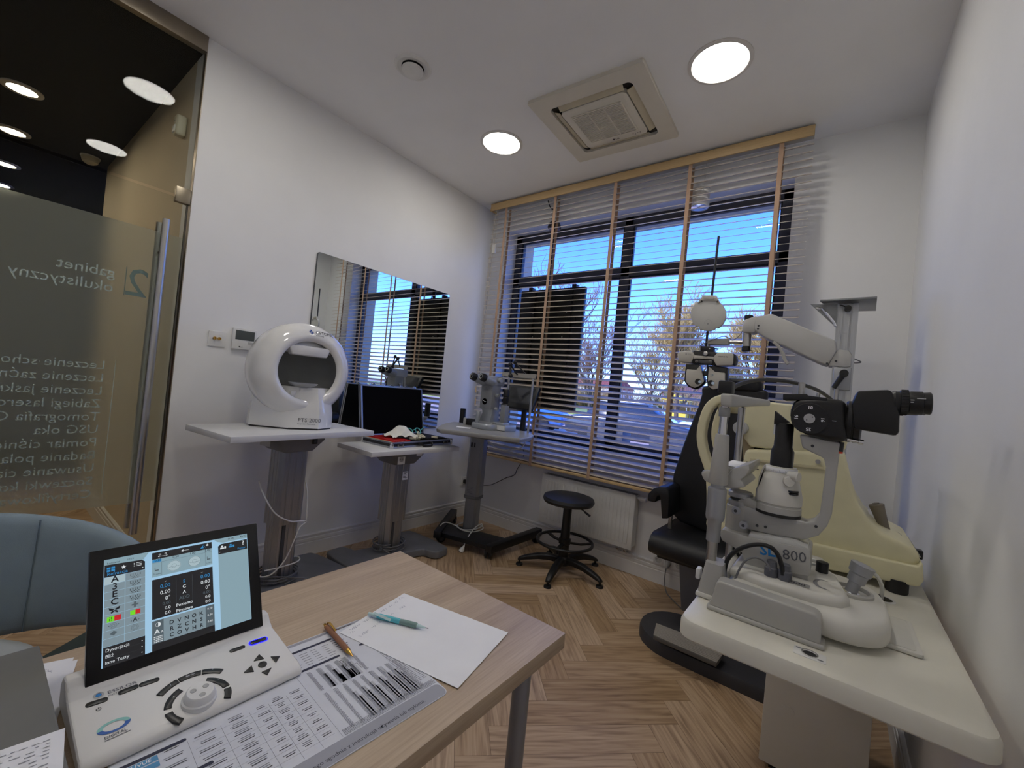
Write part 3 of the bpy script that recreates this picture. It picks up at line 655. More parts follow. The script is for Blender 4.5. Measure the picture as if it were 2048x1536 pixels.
# ================================================================ PERIMETER
def perimeter():
    h = .93; r = thing('perimeter', 'white ball-shaped visual field perimeter with a round opening on the taller table', 'eye instrument', (.44, -1.923, h), R(-1.2))
    T = MW[r.name]            # local x = facing the patient side, y = sideways
    c = (-.02, .009, .335)
    B = MB(T); A = (1, 0, 0)
    prof = [(.166, -.006), (.172, .008), (.188, .016), (.208, .014), (.238, -.006), (.262, -.036), (.271, -.062), (.2665, -.067), (.2705, -.072), (.273, -.12), (.268, -.18), (.245, -.23), (.19, -.262), (.09, -.276), (0, -.278)]
    prof_in = [(0, -.25), (.1, -.243), (.19, -.185), (.222, -.115), (.21, -.045), (.178, -.012)]
    ringpts = list(prof)
    B.lathe([(rr, z) for rr, z in ringpts], 72, c, A, cap=False); B.build('bowl_housing', GLOSSW, r, ang=60)
    I = MB(T); I.lathe([(.166, -.004)]+prof_in[::-1], 64, c, A, cap=False); lab(I.build('bowl_inside', mat('bowl_grey', (150, 152, 150), .7), r, ang=60), 'matt grey inside of the bowl')
    P = MB(T)
    def outline(s, z, k=0.):
        return [(s*x-k, s*y, z) for x, y in ((-.03, -.072), (.029, .072), (-.023, .177), (-.09, .215), (-.24, .2), (-.29, .1), (-.29, -.12), (-.265, -.2), (-.2, -.212))]
    P.loft([outline(1, .008), outline(1, .02), outline(.985, .09), outline(.95, .15, .012), outline(.86, .24, .03)]); P.build('base', GLOSSW, r, ang=40)
    S = MB(T); S.loft([outline(.97, .0), outline(.97, .009)]); S.build('base_gasket', BLACK, r)
    # forehead rest and hood
    fr = MB(T); fr.prism([(-.095, .418), (.105, .418), (.122, .462), (.112, .474), (-.1, .474), (-.112, .462)], 'x', -.07, -.015); fr.build('forehead_rest', PLASTIC, r, bev=.012, seg=3)
    hd = MB(T)
    pts = [(.009+.168*math.sin(R(a)), .335+.168*math.cos(R(a))) for a in range(-56, 57, 6)]
    hd.prism(pts, 'x', -.06, -.045); hd.build('hood', PLASTIC, r, bev=.003)
    ch = MB(T); ch.box(-.075, -.035, -.028, .02, .165, .235); ch.box(-.07, -.04, -.07, -.028, .165, .215); ch.build('chin_post', PLASTIC, r, bev=.004)
    cc = MB(T); cc.lathe([(0, .254), (.03, .256), (.07, .272), (.078, .283), (.062, .276), (.03, .268), (0, .266)], 28, (-.055, 0, -.02)); lab(cc.build('chin_cup', mat('chin_grey', (176, 180, 184), .35), r), 'grey dished chin cup')
    rod = MB(T); rod.tube([(-.05, .02, .202), (-.03, .115, .194)], .003, 8); rod.build('occluder_rod', BLACK, r)
    le = MB(T); le.cyl((-.235, -.11, .28), (-.205, -.11, .28), .006, n=12); le.build('camera_eye', BLACK, r)
    # markings
    fd = V((.059, .144, 0)).normalized(); fn = V((fd.y, -fd.x, 0))
    F = frame(T @ (V((-.0005, 0, 0))+fn*.0012), T.to_3x3() @ fd, (0, 0, 1))
    t = MB(); t.text(F, 'PTS 2000', -.032, .045, .031); t.text(F, 'Projection Perimeter', -.032, .03, .011); t.build('model_lettering', mat('grey_print', (96, 98, 104), .5), r, flat=True)
    Fo = frame(T @ V((.1, .009, .335)), T.to_3x3() @ V((0, 1, 0)), (0, 0, 1))
    t = MB()
    for body, u, v, s in (('OPTOPOL', .012, .213, .0265), ('technology', .012, .203, .011)): t.text(Fo, body, u, v, s, bold=.01)
    sh = MB(); u0, v0 = -.012, .221
    sh.quad(Fo, u0-.012, u0-.003, v0-.004, v0+.005); sh.quad(Fo, u0-.005, u0+.004, v0+.003, v0+.013); sh.quad(Fo, u0+.003, u0+.012, v0-.005, v0+.004); sh.quad(Fo, u0-.004, u0+.005, v0-.013, v0-.003)
    for mb_ in (t, sh):      # lay the print on the rounded lip
        I_ = T.inverted(); out = []
        for p in mb_.v:
            q = I_ @ p; y, z = q.y-.009, q.z-.335; rr = math.hypot(y, z); x = .01
            for (r0, z0), (r1, z1) in zip(prof[1:6], prof[2:7]):
                if r0 <= rr <= r1: x = z0+(z1-z0)*(rr-r0)/(r1-r0)
            out.append(T @ V((x-.02+.0022, q.y, q.z)))
        mb_.v = out
    t.build('maker_lettering', DARKL, r, flat=True); sh.build('maker_logo', mat('logo_blue', (24, 74, 150), .5), r, flat=True)
perimeter()
# ================================================================ LENS CASE
def lens_case():
    h, th, D, W, x, y, t, Lh, lean = .80, -.064, .327, .597, .495, -1.348, .042, .368, .184
    r = thing('lens_case', 'open aluminium case with a black lid lining, holding trial lenses on the lower table', 'case', (x, y, h), -th); T = MW[r.name]
    # local: y along the front edge, -x to the hinge
    BP = mat('case_panel', (22, 24, 32), .35); AL = mat('case_aluminium', (190, 192, 196), .3, .9)
    s = MB(T); wt = .012
    for a in ((-D, 0, 0, wt), (-D, 0, W-wt, W), (-wt, 0, 0, W), (-D, -D+wt, 0, W)): s.box(a[0]+.002, a[1]-.002, a[2]+.002, a[3]-.002, .012, t-.008)
    s.box(-D+.002, -.002, .002, W-.002, .002, .008); s.build('side_panels', BP, r)
    e = MB(T)
    for z0, z1 in ((0, .013), (t-.01, t)):
        for a in ((-D, 0, 0, wt), (-D, 0, W-wt, W), (-wt, 0, 0, W), (-D, -D+wt, 0, W)): e.box(a[0], a[1], a[2], a[3], z0, z1)
    e.build('edge_profile', AL, r, bev=.002)
    for cx, cy in ((0, 0), (0, W), (-D, 0), (-D, W)):
        k = MB(T); k.cyl((cx-(.008 if cx == 0 else -.008), cy+(.008 if cy == 0 else -.008), -.001), (cx-(.008 if cx == 0 else -.008), cy+(.008 if cy == 0 else -.008), t+.001), .0135, n=16); k.build('corner', CHROME, r, bev=.003)
    tr_ = MB(T); tr_.box(-D+.012, -.012, .012, W-.012, .008, t-.012); lab(tr_.build('tray', mat('case_felt', (24, 22, 26), .95), r), 'black felt tray')
    rd = MB(T); rd.box(-D+.03, -.02, .03, .19, t-.012, t-.001)
    for k in range(10): yy = .04+.015*k; rd.box(-D+.035, -.025, yy, yy+.009, t-.002, t+.006)
    lab(rd.build('lens_rack', mat('red_rack', (186, 22, 24), .5), r, bev=.0015), 'red rack of lens rims')
    wd = MB(T); wd.box(-D+.015, -D+.03, .02, W-.02, t-.01, t-.002); wd.box(-D+.015, -.014, .016, .03, t-.01, t-.002); wd.build('wood_lining', mat('case_wood', (196, 164, 110), .6), r)
    bk = MB(T); bk.box(-D+.035, -.03, .36, W-.03, t-.012, t+.002)
    for k in range(12): yy = .365+.016*k; bk.box(-D+.04, -.035, yy, yy+.009, t, t+.008)
    lab(bk.build('lens_rack', mat('black_rack', (18, 18, 20), .45), r, bev=.0015), 'black rack of lens rims')
    # lid
    b = V((-math.sin(lean), 0, math.cos(lean))); n = V((math.cos(lean), 0, math.sin(lean)))
    LT = T @ M(((n.x, 0, b.x, -D+.006), (0, 1, 0, 0), (n.z, 0, b.z, t), (0, 0, 0, 1)))   # local: x out of the lid, z up the lid
    l = MB(LT); l.box(-.03, -.006, .003, W-.003, .004, Lh-.003); l.build('lid_shell', BP, r)
    l = MB(LT)
    for z0, z1 in ((-.03, -.02), (-.006, .004)):
        for a in ((0, .01, 0, Lh), (W-.01, W, 0, Lh), (0, W, Lh-.01, Lh), (0, W, 0, .01)): l.box(z0, z1, a[0], a[1], a[2], a[3])
    l.build('lid_profile', AL, r, bev=.0015)
    l = MB(LT); l.box(-.007, -.001, .01, W-.01, .01, Lh-.01); lab(l.build('lid_lining', mat('lid_felt', (13, 12, 15), 1., spec=.05), r), 'black felt lid lining')
    for yy in (.09, .22, .38, .52):
        l = MB(LT); l.box(-.02, -.004, yy-.016, yy+.016, Lh, Lh+.006); l.box(-.014, -.006, yy-.006, yy+.006, Lh+.004, Lh+.014); l.build('latch', CHROME, r, bev=.0015)
    # front: handle and combination locks
    hd = MB(T); p = [(.002, W*.4, .026), (.028, W*.41, .024), (.034, W*.44, .01), (.034, W*.56, .008), (.028, W*.59, .022), (.002, W*.6, .024)]
    hd.ribbon(smooth(p, 5), .016, .01, (0, 0, 1)); hd.build('handle', BLACK, r, bev=.003)
    for yy in (.075, .52):
        k = MB(T); k.box(0, .005, yy-.028, yy+.028, .008, t-.006); k.build('lock', mat('lock_steel', (150, 146, 140), .25, 1.), r, bev=.0015)
        k = MB(T); k.box(.0045, .006, yy-.015, yy+.015, .016, .026); k.build('lock_dial', BLACKG, r)
    # crumpled white cloth, spectacles frames lying in it (things of their own)
    rr = random.Random(3)
    o = MB(T); n_ = 14; vs = []; fs = []
    for i in range(n_):
        for j in range(n_):
            u, v = i/(n_-1)-.5, j/(n_-1)-.5; d = math.hypot(u, v)*2
            z = max(0, .085*(1-d*.95))+.018*abs(math.sin(7*u+3*v+1.5*math.sin(5*v)))+rr.uniform(-.006, .006)
            vs.append((-.15+u*(.16+.03*math.sin(6*v))+.02*v, .2+v*.21+.012*math.sin(9*u), t+.006+z))
    for i in range(n_-1):
        for j in range(n_-1): fs.append((i*n_+j, i*n_+j+1, (i+1)*n_+j+1, (i+1)*n_+j))
    o.add(vs, fs); c = o.build('cleaning_cloth', mat('white_cloth', (232, 231, 222), .95, bump=.3), None, ang=80); tag(c, 'crumpled white cloth heaped on the red lens rack in the case', 'cloth')
    sm = c.modifiers.new('thick', 'SOLIDIFY'); sm.thickness = .002; s2 = c.modifiers.new('s', 'SUBSURF'); s2.levels = 1; s2.render_levels = 1
    g = thing('trial_frame', 'turquoise round trial frame lying at the back of the open lens case', 'spectacles', tuple(T @ V((-.235, .41, t+.012))), -th); G = MW[g.name]
    TQ = mat('turquoise_plastic', (90, 190, 190), .35)
    for yy in (-.042, .042):
        m = MB(G); m.ring((0, yy, .022), .025, .0045, (.75, 0, .65), 28, 8); m.build('lens_ring', TQ, g)
    m = MB(G); m.tube([(.0, -.018, .026), (.006, 0, .034), (.0, .018, .026)], .004, 8); m.tube([(0, -.066, .022), (.0, -.09, .018)], .004, 8); m.tube([(0, .066, .022), (-.01, .1, .04), (-.02, .125, .05)], .003, 8); m.build('bridge', TQ, g)
    g = thing('trial_frame', 'cream trial frame with thick rings lying in the middle of the open lens case', 'spectacles', tuple(T @ V((-.1, .34, t+.004))), -th+.3); G = MW[g.name]
    IV = mat('cream_frame', (224, 218, 196), .45)
    for yy in (-.035, .035):
        m = MB(G); m.lathe([(.016, 0), (.026, 0), (.027, .012), (.02, .016), (.016, .01)], 22, (0, yy, .002), (.35, 0, .94), cap=False); m.build('lens_ring', IV, g)
    m = MB(G); m.box(-.006, .006, -.012, .012, .006, .014); m.tube([(.0, -.06, .01), (-.03, -.085, .012), (-.06, -.09, .006)], .0035, 8); m.tube([(0, .06, .01), (-.03, .085, .014), (-.05, .1, .008)], .0035, 8); m.tube(smooth([(.0, -.02, .014), (-.015, 0, .045), (0, .02, .014)], 5), .004, 8); m.build('frame_bar', IV, g, bev=.001)
    for k, (u, v, s) in enumerate(((-.06, .24, .02), (-.075, .27, .017), (-.04, .44, .014))):
        q = MB(T); q.cyl((u-.02, v-.012, t+.012), (u+.02, v+.012, t+.012), s*.6, n=16)
        tag(q.build('lens_tube', IV), ['cream tube lying nearest the red rack in the open lens case', 'cream tube lying second from the red rack in the open lens case', 'small cream tube lying by the black rack in the open lens case'][k], 'lens holder')
lens_case()
# ================================================================ CORNER LASER TABLE
def laser_table():
    h = .942; r = thing('lift_table', 'grey corner lift table with a rounded top and black wheeled base beside the window', 'table', (.5, -.49, 0)); col = (.505, -.49)
    TG = mat('grey_tabletop', (150, 150, 150), .4)
    px = [(873, 855.5), (880, 850.3), (890, 846.5), (907, 843.3), (925, 844.7), (1047, 861.5), (1060, 865), (1067.5, 869.5), (1061, 874), (1040, 877.2), (1000, 872), (940, 864.5), (880, 857.5)]
    poly = [tuple(at(a, b, 2, h))[:2] for a, b in px]; cx = sum(p[0] for p in poly)/len(poly); cy = sum(p[1] for p in poly)/len(poly)
    sc = lambda k, z: [(cx+(p[0]-cx)*k, cy+(p[1]-cy)*k, z) for p in poly]
    a = MB(); a.loft([sc(.95, h-.034), sc(.985, h-.03), sc(1, h-.016), sc(1, h-.006), sc(.985, h)]); a.build('tabletop', TG, r)
    d = V((.644, .215, 0)).normalized(); n = V((d.y, -d.x, 0)); ang = math.atan2(d.y, d.x)
    T = M.Translation((col[0], col[1], 0)) @ M.Rotation(ang, 4, 'Z')
    b = MB(T); b.prism([(-.09, h-.034), (.42, h-.034), (.42, h-.06), (.36, h-.085), (-.05, h-.085), (-.09, h-.07)], 'y', -.11, .08); b.build('control_console', mat('console_grey', (134, 134, 134), .45), r, bev=.006)
    b = MB(T); b.box(-.28, -.09, -.1, .06, h-.068, h-.034); b.build('drawer', mat('drawer_grey', (112, 112, 112), .5), r, bev=.004)
    F = frame(T @ V((0, -.1102, 0)), d, (0, 0, 1))
    k = MB(); k.quad(F, -.08, -.02, h-.062, h-.042, .0005); k.build('warning_label', PAPER, r)
    k = MB(); k.poly(F, [(-.066, h-.058), (-.052, h-.058), (-.059, h-.047)], .001); k.quad(F, -.046, -.03, h-.056, h-.05, .001); k.build('label_print', DARKL, r, flat=True)
    k = MB(); k.annulus(F, .265, h-.062, .0, .011, .004); k.cyl(tuple(F[0]+F[1]*.265+F[2]*(h-.062)), tuple(F[0]+F[1]*.265+F[2]*(h-.062)+F[3]*.004), .011, n=16); lab(k.build('stop_button', mat('red_button', (170, 40, 44), .4), r), 'red stop button')
    k = MB(); k.quad(F, .29, .345, h-.076, h-.05, .0012); k.build('key_switch', BLACK, r)
    k = MB(); k.quad(F, .325, .336, h-.07, h-.056, .002); k.build('status_light', mat('red_light', (190, 40, 40), .4), r)
    CO = mat('column_silver', (156, 158, 161), .36, .75, stretch=(60, 60, 1), scale=8)
    oct_ = lambda s, b: [(-s+b, -s), (s-b, -s), (s, -s+b), (s, s-b), (s-b, s), (-s+b, s), (-s, s-b), (-s, -s+b)]
    c = MB(T); c.prism(oct_(.062, .02), 'z', .365, h-.085); c.build('upper_column', CO, r)
    c = MB(T); c.prism(oct_(.066, .02), 'z', .355, .38); c.build('column_collar', mat('collar_grey', (104, 105, 108), .5), r, bev=.002)
    c = MB(T); c.prism(oct_(.053, .017), 'z', .1, .36); c.build('lower_column', CO, r)
    Fc = frame(T @ V((0, -.0625, 0)), d, (0, 0, 1))
    k = MB(); k.quad(Fc, -.04, -.024, .775, .812, .001); k.quad(Fc, -.012, .0, .775, .812, .001); k.build('switch', BLACK, r)
    k = MB()
    for q in range(5): k.quad(Fc, -.035, -.035+.055*(.6+.4*rnd.random()), .45-.012*q, .454-.012*q, .0012)
    k.quad(Fc, -.006, .026, .395, .402, .0012); k.build('column_print', mat('faint_print', (120, 121, 126), .5), r, flat=True)
    # wheeled base: beam with two splayed legs
    BK = mat('black_steel', (22, 22, 23), .45, bump=.15)
    P1, P2, P3, P4 = V((.40, -.74, 0)), V((.875, -.63, 0)), V((.1, -.28, 0)), V((.895, -.05, 0))
    w = MB(); e = (P2-P1).normalized(); m_ = V((-e.y, e.x, 0))
    w.loft([[tuple(P+m_*s_+V((0, 0, z))) for s_, z in ((-.03, .07), (.2, .07), (.2, .105), (-.03, .105))] for P in (P1-e*.02, P2+e*.01)]); w.build('base_beam', BK, r, bev=.006)
    for A, B in ((P1, P3), (P2, P4)):
        w = MB(); u = (B-A).normalized(); q = V((-u.y, u.x, 0)); A2 = A-u*.06
        w.loft([[tuple(X+q*s_+V((0, 0, z))) for s_, z in ((-.03, .062), (.03, .062), (.03, zt), (-.03, zt))] for X, zt in ((A2, .118), (A2+(B-A2)*.5, .122), (B, .125))]); w.build('base_leg', BK, r, bev=.006)
    for X, g in ((V((.835, -.64, 0)), .6), (V((.885, -.075, 0)), .2), (V((.385, -.7, 0)), -.4), (V((.125, -.3, 0)), .5)):
        w = MB(); ax = V((math.cos(g), math.sin(g), 0)); cc = X+V((0, 0, .037))
        for s_ in (-.014, .014): w.lathe([(.0, -.009), (.026, -.009), (.034, -.007), (.036, 0), (.034, .007), (.026, .009), (0, .009)], 26, tuple(cc+ax*s_), tuple(ax))
        ca = w.build('caster', mat('caster_black', (26, 26, 30), .5), r)
        w = MB(); w.lathe([(0, .0), (.022, 0), (.022, .003), (0, .003)], 20, tuple(cc+ax*.023), tuple(ax)); w.lathe([(0, .0), (.022, 0), (.022, .003), (0, .003)], 20, tuple(cc-ax*.023), tuple(-ax)); lab(w.build('hub_cap', mat('hub_grey', (84, 84, 96), .4), ca), 'grey hub cap')
        w = MB(); w.cyl(tuple(X+V((0, 0, .05))), tuple(X+V((0, 0, .075))), .018, n=16); w.build('fork', BLACK, ca)
    # cables
    r2 = thing('mains_cable', 'white cable with a plug looped round the silver column foot in the corner', 'cable', (.5, -.6, .11)); z = .108
    L_ = lambda x, y, zz: tuple(T @ V((x, y, zz)))
    q = MB(); q.tube(smooth([(.36, -.64, .085), (.36, -.69, .12), (.385, -.66, .15), (.43, -.58, .118), (.52, -.6, .112), (.6, -.55, .112), (.6, -.44, .118), (.5, -.405, .122), (.415, -.47, .12), (.43, -.575, .117), (.53, -.6, .118), (.59, -.53, .125), (.59, -.45, .135), (.6, -.47, .16), (.615, -.56, .15), (.63, -.63, .12), (.64, -.685, .075), (.645, -.70, .05)], 6), .0042, 7); q.build('cord', CABW, r2)
    q = MB(); q.lathe([(.006, 0), (.009, .012), (.018, .03), (.019, .05), (0, .05)], 18, (.645, -.70, .052), (-.25, -.35, -.9)); q.build('plug', PLASTIC, r2)
    pd_ = V((-.25, -.35, -.9)).normalized(); b_ = V((.645, -.70, .052))+pd_*.05; w_ = pd_.cross(V((0, 1, .2))).normalized()
    q = MB()
    for s_ in (-.0095, .0095): q.cyl(tuple(b_+w_*s_-pd_*.002), tuple(b_+w_*s_+pd_*.019), .0024, n=8)
    q.build('prong', STEEL, r2)
    r3 = thing('signal_cable', 'pale cable looping under the edge of the grey corner table', 'cable', (.8, -.35, .82))
    q = MB(); q.tube(smooth([(.62, -.52, .846), (.7, -.5, .80), (.8, -.46, .795), (.88, -.42, .82), (.9, -.39, .87), (.86, -.37, .9)], 6), .004, 7); q.build('cord', CABW, r3)
laser_table()
# ---- laser slit lamp and the things on the corner table
BEFORE = set(bpy.data.objects)
def laser():
    h = .93; r = thing('laser_slit_lamp', 'small grey laser slit lamp with two black eyepieces on the corner table', 'eye instrument', (.57, -.46, h))
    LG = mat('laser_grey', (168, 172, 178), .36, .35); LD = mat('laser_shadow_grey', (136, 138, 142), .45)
    b = MB(); q = rrect(.455, .665, -.575, -.36, .06); s_ = lambda k, z: [(.56+(x-.56)*k, -.4675+(y+.4675)*k, z) for x, y in q]
    b.loft([s_(.97, h+.002), s_(1, h+.008), s_(1, h+.035), s_(.95, h+.044)]); b.build('base', LG, r)
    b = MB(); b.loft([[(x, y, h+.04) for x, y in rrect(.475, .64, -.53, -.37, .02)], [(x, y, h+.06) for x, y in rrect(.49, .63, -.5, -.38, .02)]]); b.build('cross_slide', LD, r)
    j = MB(); j.lathe([(.014, 0), (.016, .02), (.02, .05), (.019, .085), (.013, .095), (0, .097)], 18, (.515, -.545, h+.04), (.12, .0, 1)); j.build('joystick', LG, r)
    t = MB(); t.loft([[(.49, -.5, h+.055), (.61, -.5, h+.055), (.61, -.39, h+.055), (.49, -.39, h+.055)], [(.515, -.49, h+.13), (.61, -.49, h+.13), (.61, -.4, h+.13), (.515, -.4, h+.13)], [(.505, -.5, h+.16), (.61, -.5, h+.16), (.61, -.4, h+.16), (.505, -.4, h+.16)]]); t.build('pillar', LG, r, bev=.006)
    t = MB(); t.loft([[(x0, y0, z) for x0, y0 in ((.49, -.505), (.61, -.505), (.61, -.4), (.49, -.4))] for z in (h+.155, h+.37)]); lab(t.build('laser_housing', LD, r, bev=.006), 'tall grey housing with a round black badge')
    F = frame((0, -.5055, 0), (1, 0, 0), (0, 0, 1))
    k = MB(); k.disc(F, .54, h+.215, .025, .0006, 24); k.build('badge', BLACKG, r, flat=True)
    k = MB(); k.quad(F, .525, .535, h+.218, h+.222, .001); k.quad(F, .537, .556, h+.212, h+.216, .001); k.build('badge_print', PAPER, r, flat=True)
    k = MB()
    for q_, (u, w_, z) in enumerate(((.52, .03, .325), (.52, .05, .312), (.52, .045, .305), (.53, .02, .285), (.535, .012, .165))): k.quad(F, u, u+w_, h+z, h+z+.004, .0006)
    k.build('housing_print', mat('faint_print', (120, 121, 126)), r, flat=True)
    m = MB(); m.loft([[(x, y, z) for x, z in ((.485, h+.345), (.615, h+.345), (.615, h+.42), (.485, h+.42))] for y in (-.52, -.36)]); m.build('microscope_head', LG, r, bev=.014)
    for ex in (.478, .578):
        m = MB(); A = V((ex+.03, -.5, h+.372)); D_ = V((-.25, -.93, .27)); m.lathe([(.034, 0), (.036, .05), (.031, .085)], 24, tuple(A), tuple(D_)); e_ = m.build('ocular_tube', LG, r)
        Dn = D_.normalized(); Bp = A+Dn*.08
        m = MB(); m.lathe([(.026, 0), (.03, .004), (.031, .03), (.027, .045), (.018, .046), (.016, .03), (0, .028)], 26, tuple(Bp), tuple(Dn)); lab(m.build('eyepiece', BLACK, e_), 'black rubber eyepiece')
        m = MB(); m.lathe([(.013, .0455), (.018, .047), (.018, .0465)], 24, tuple(Bp), tuple(Dn), cap=False); m.build('eyepiece_rim', LGREY, e_)
    for p, ra, dr in (((.613, -.44, h+.39), .02, (1, -.2, 0)), ((.613, -.46, h+.27), .013, (1, -.1, 0)), ((.613, -.46, h+.165), .013, (1, -.1, 0)), ((.487, -.45, h+.272), .012, (-1, -.2, 0))):
        m = MB(); m.lathe([(ra*.7, 0), (ra, .004), (ra, .024), (ra*.8, .03), (0, .03)], 18, p, dr); m.build('knob', LG, r)
    m = MB(); m.lathe([(.018, 0), (.022, .01), (.024, .05), (.02, .055), (.024, .06), (.024, .1), (.018, .115), (0, .117)], 20, (.69, -.43, h+.21)); m.build('lamp_tube', BLACK, r)
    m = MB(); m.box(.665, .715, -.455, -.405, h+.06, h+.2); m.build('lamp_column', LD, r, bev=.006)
    m = MB(); m.box(.61, .72, -.47, -.39, h+.045, h+.065); m.build('lamp_arm', LG, r, bev=.005)
    # head support
    m = MB()
    for x in (.6, .84): m.cyl((x, -.3, h), (x, -.3, h+.44), .009, n=14)
    m.build('chin_rest_post', STEEL, r)
    m = MB(); m.prism(smooth([(.56, -.31, 0), (.66, -.25, 0), (.78, -.25, 0), (.87, -.31, 0), (.87, -.33, 0), (.78, -.275, 0), (.66, -.275, 0), (.56, -.33, 0)], 4, True) and [(p[0], p[1]) for p in smooth([(.56, -.31, 0), (.66, -.25, 0), (.78, -.25, 0), (.87, -.31, 0), (.87, -.33, 0), (.78, -.275, 0), (.66, -.275, 0), (.56, -.33, 0)], 4, True)], 'z', h+.43, h+.465); m.build('forehead_band', mat('band_beige', (168, 164, 156), .5), r)
    m = MB(); m.tube([(.69, -.31, h+.45), (.655, -.37, h+.525)], .006, 8); m.tube([(.78, -.33, h+.465), (.7, -.37, h+.545)], .006, 8); m.tube([(.655, -.37, h+.525), (.69, -.4, h+.44)], .008, 8); m.build('fixation_arm', BLACK, r)
    m = MB(); m.ell((.655, -.37, h+.525), .018, .018, .018); m.ell((.7, -.37, h+.545), .016, .016, .016); m.ell((.692, -.4, h+.435), .02, .02, .016); m.build('arm_joint', BLACK, r)
    m = MB(); m.box(.655, .745, -.47, -.33, h, h+.05); m.build('rail_block', LG, r, bev=.005)
    m = MB(); m.box(.66, .74, -.474, -.4705, h+.008, h+.042); m.build('rail_cover', PLASTIC, r)
    # touch screen on its stand
    q = (.657, -.2, 1.207, .03, .309, .213, .466)
    s = thing('touch_screen', 'black touch screen tilted back on a black post on the corner table', 'screen', (.704, -.185, h))
    rr = V((math.cos(.03), math.sin(.03), 0)); n = V((math.sin(.03), -math.cos(.03), 0)); up = V((0, 0, 1))*math.cos(.466)-n*math.sin(.466); nn = rr.cross(up)
    X = M(((rr.x, up.x, nn.x, q[0]), (rr.y, up.y, nn.y, q[1]), (rr.z, up.z, nn.z, q[2]), (0, 0, 0, 1)))
    m = MB(X); m.box(-q[4]/2, q[4]/2, -q[5]/2, q[5]/2, -.035, 0); m.build('case', BLACK, s, bev=.008)
    m = MB(X); m.box(-q[4]/2+.032, q[4]/2-.03, -q[5]/2+.045, q[5]/2-.022, -.001, .0008); lab(m.build('display', mat('dark_display', (58, 60, 64), .08), s), 'dark glossy display')
    m = MB(); m.lathe([(.034, 0), (.034, .006), (.024, .008), (.021, .2), (.018, .215), (0, .216)], 20, (.704, -.185, h)); m.build('post', BLACK, s)
    m = MB(X); m.box(-.03, .06, -.1, .0, -.06, -.03); m.build('swivel', BLACK, s, bev=.006)
    m = MB(); m.tube(smooth([(.72, -.2, 1.13), (.755, -.2, 1.1), (.765, -.2, 1.07), (.74, -.195, 1.06)], 5), .003, 6); m.build('cable', CABK, s)
    o = MB(); o.lathe([(.0, 0), (.026, .0), (.026, .12), (.023, .122), (.022, .118), (0, .116)], 22, (.165, -.345, h)); tag(o.build('black_cup', BLACK), 'tall black cylinder cup at the wall end of the corner table', 'cup')
    o = thing('laser_key_box', 'small black and grey box lying behind the laser on the corner table', 'box', (.36, -.42, h), .35); T = MW[o.name]
    m = MB(T); m.box(-.05, .07, -.03, .03, .0, .055); m.build('body', BLACK, o, bev=.005)
    m = MB(T); m.box(-.075, -.05, -.032, .032, .0, .058); m.build('end_cap', LGREY, o, bev=.004)
    o = MB(); o.add([(.45, -.70, h+.001), (.55, -.66, h+.001), (.5, -.59, h+.001), (.40, -.64, h+.001), (.45, -.70, h+.002), (.55, -.66, h+.002), (.5, -.59, h+.002), (.40, -.64, h+.002)], [(3, 2, 1, 0), (4, 5, 6, 7), (0, 1, 5, 4), (1, 2, 6, 5), (2, 3, 7, 6), (3, 0, 4, 7)])
    tag(o.build('note_paper', PAPER), 'small white slip of paper before the laser base on the corner table', 'paper')
laser()
for o in set(bpy.data.objects)-BEFORE:
    if o.parent is None: o.location += V((.077, -.092, .012))
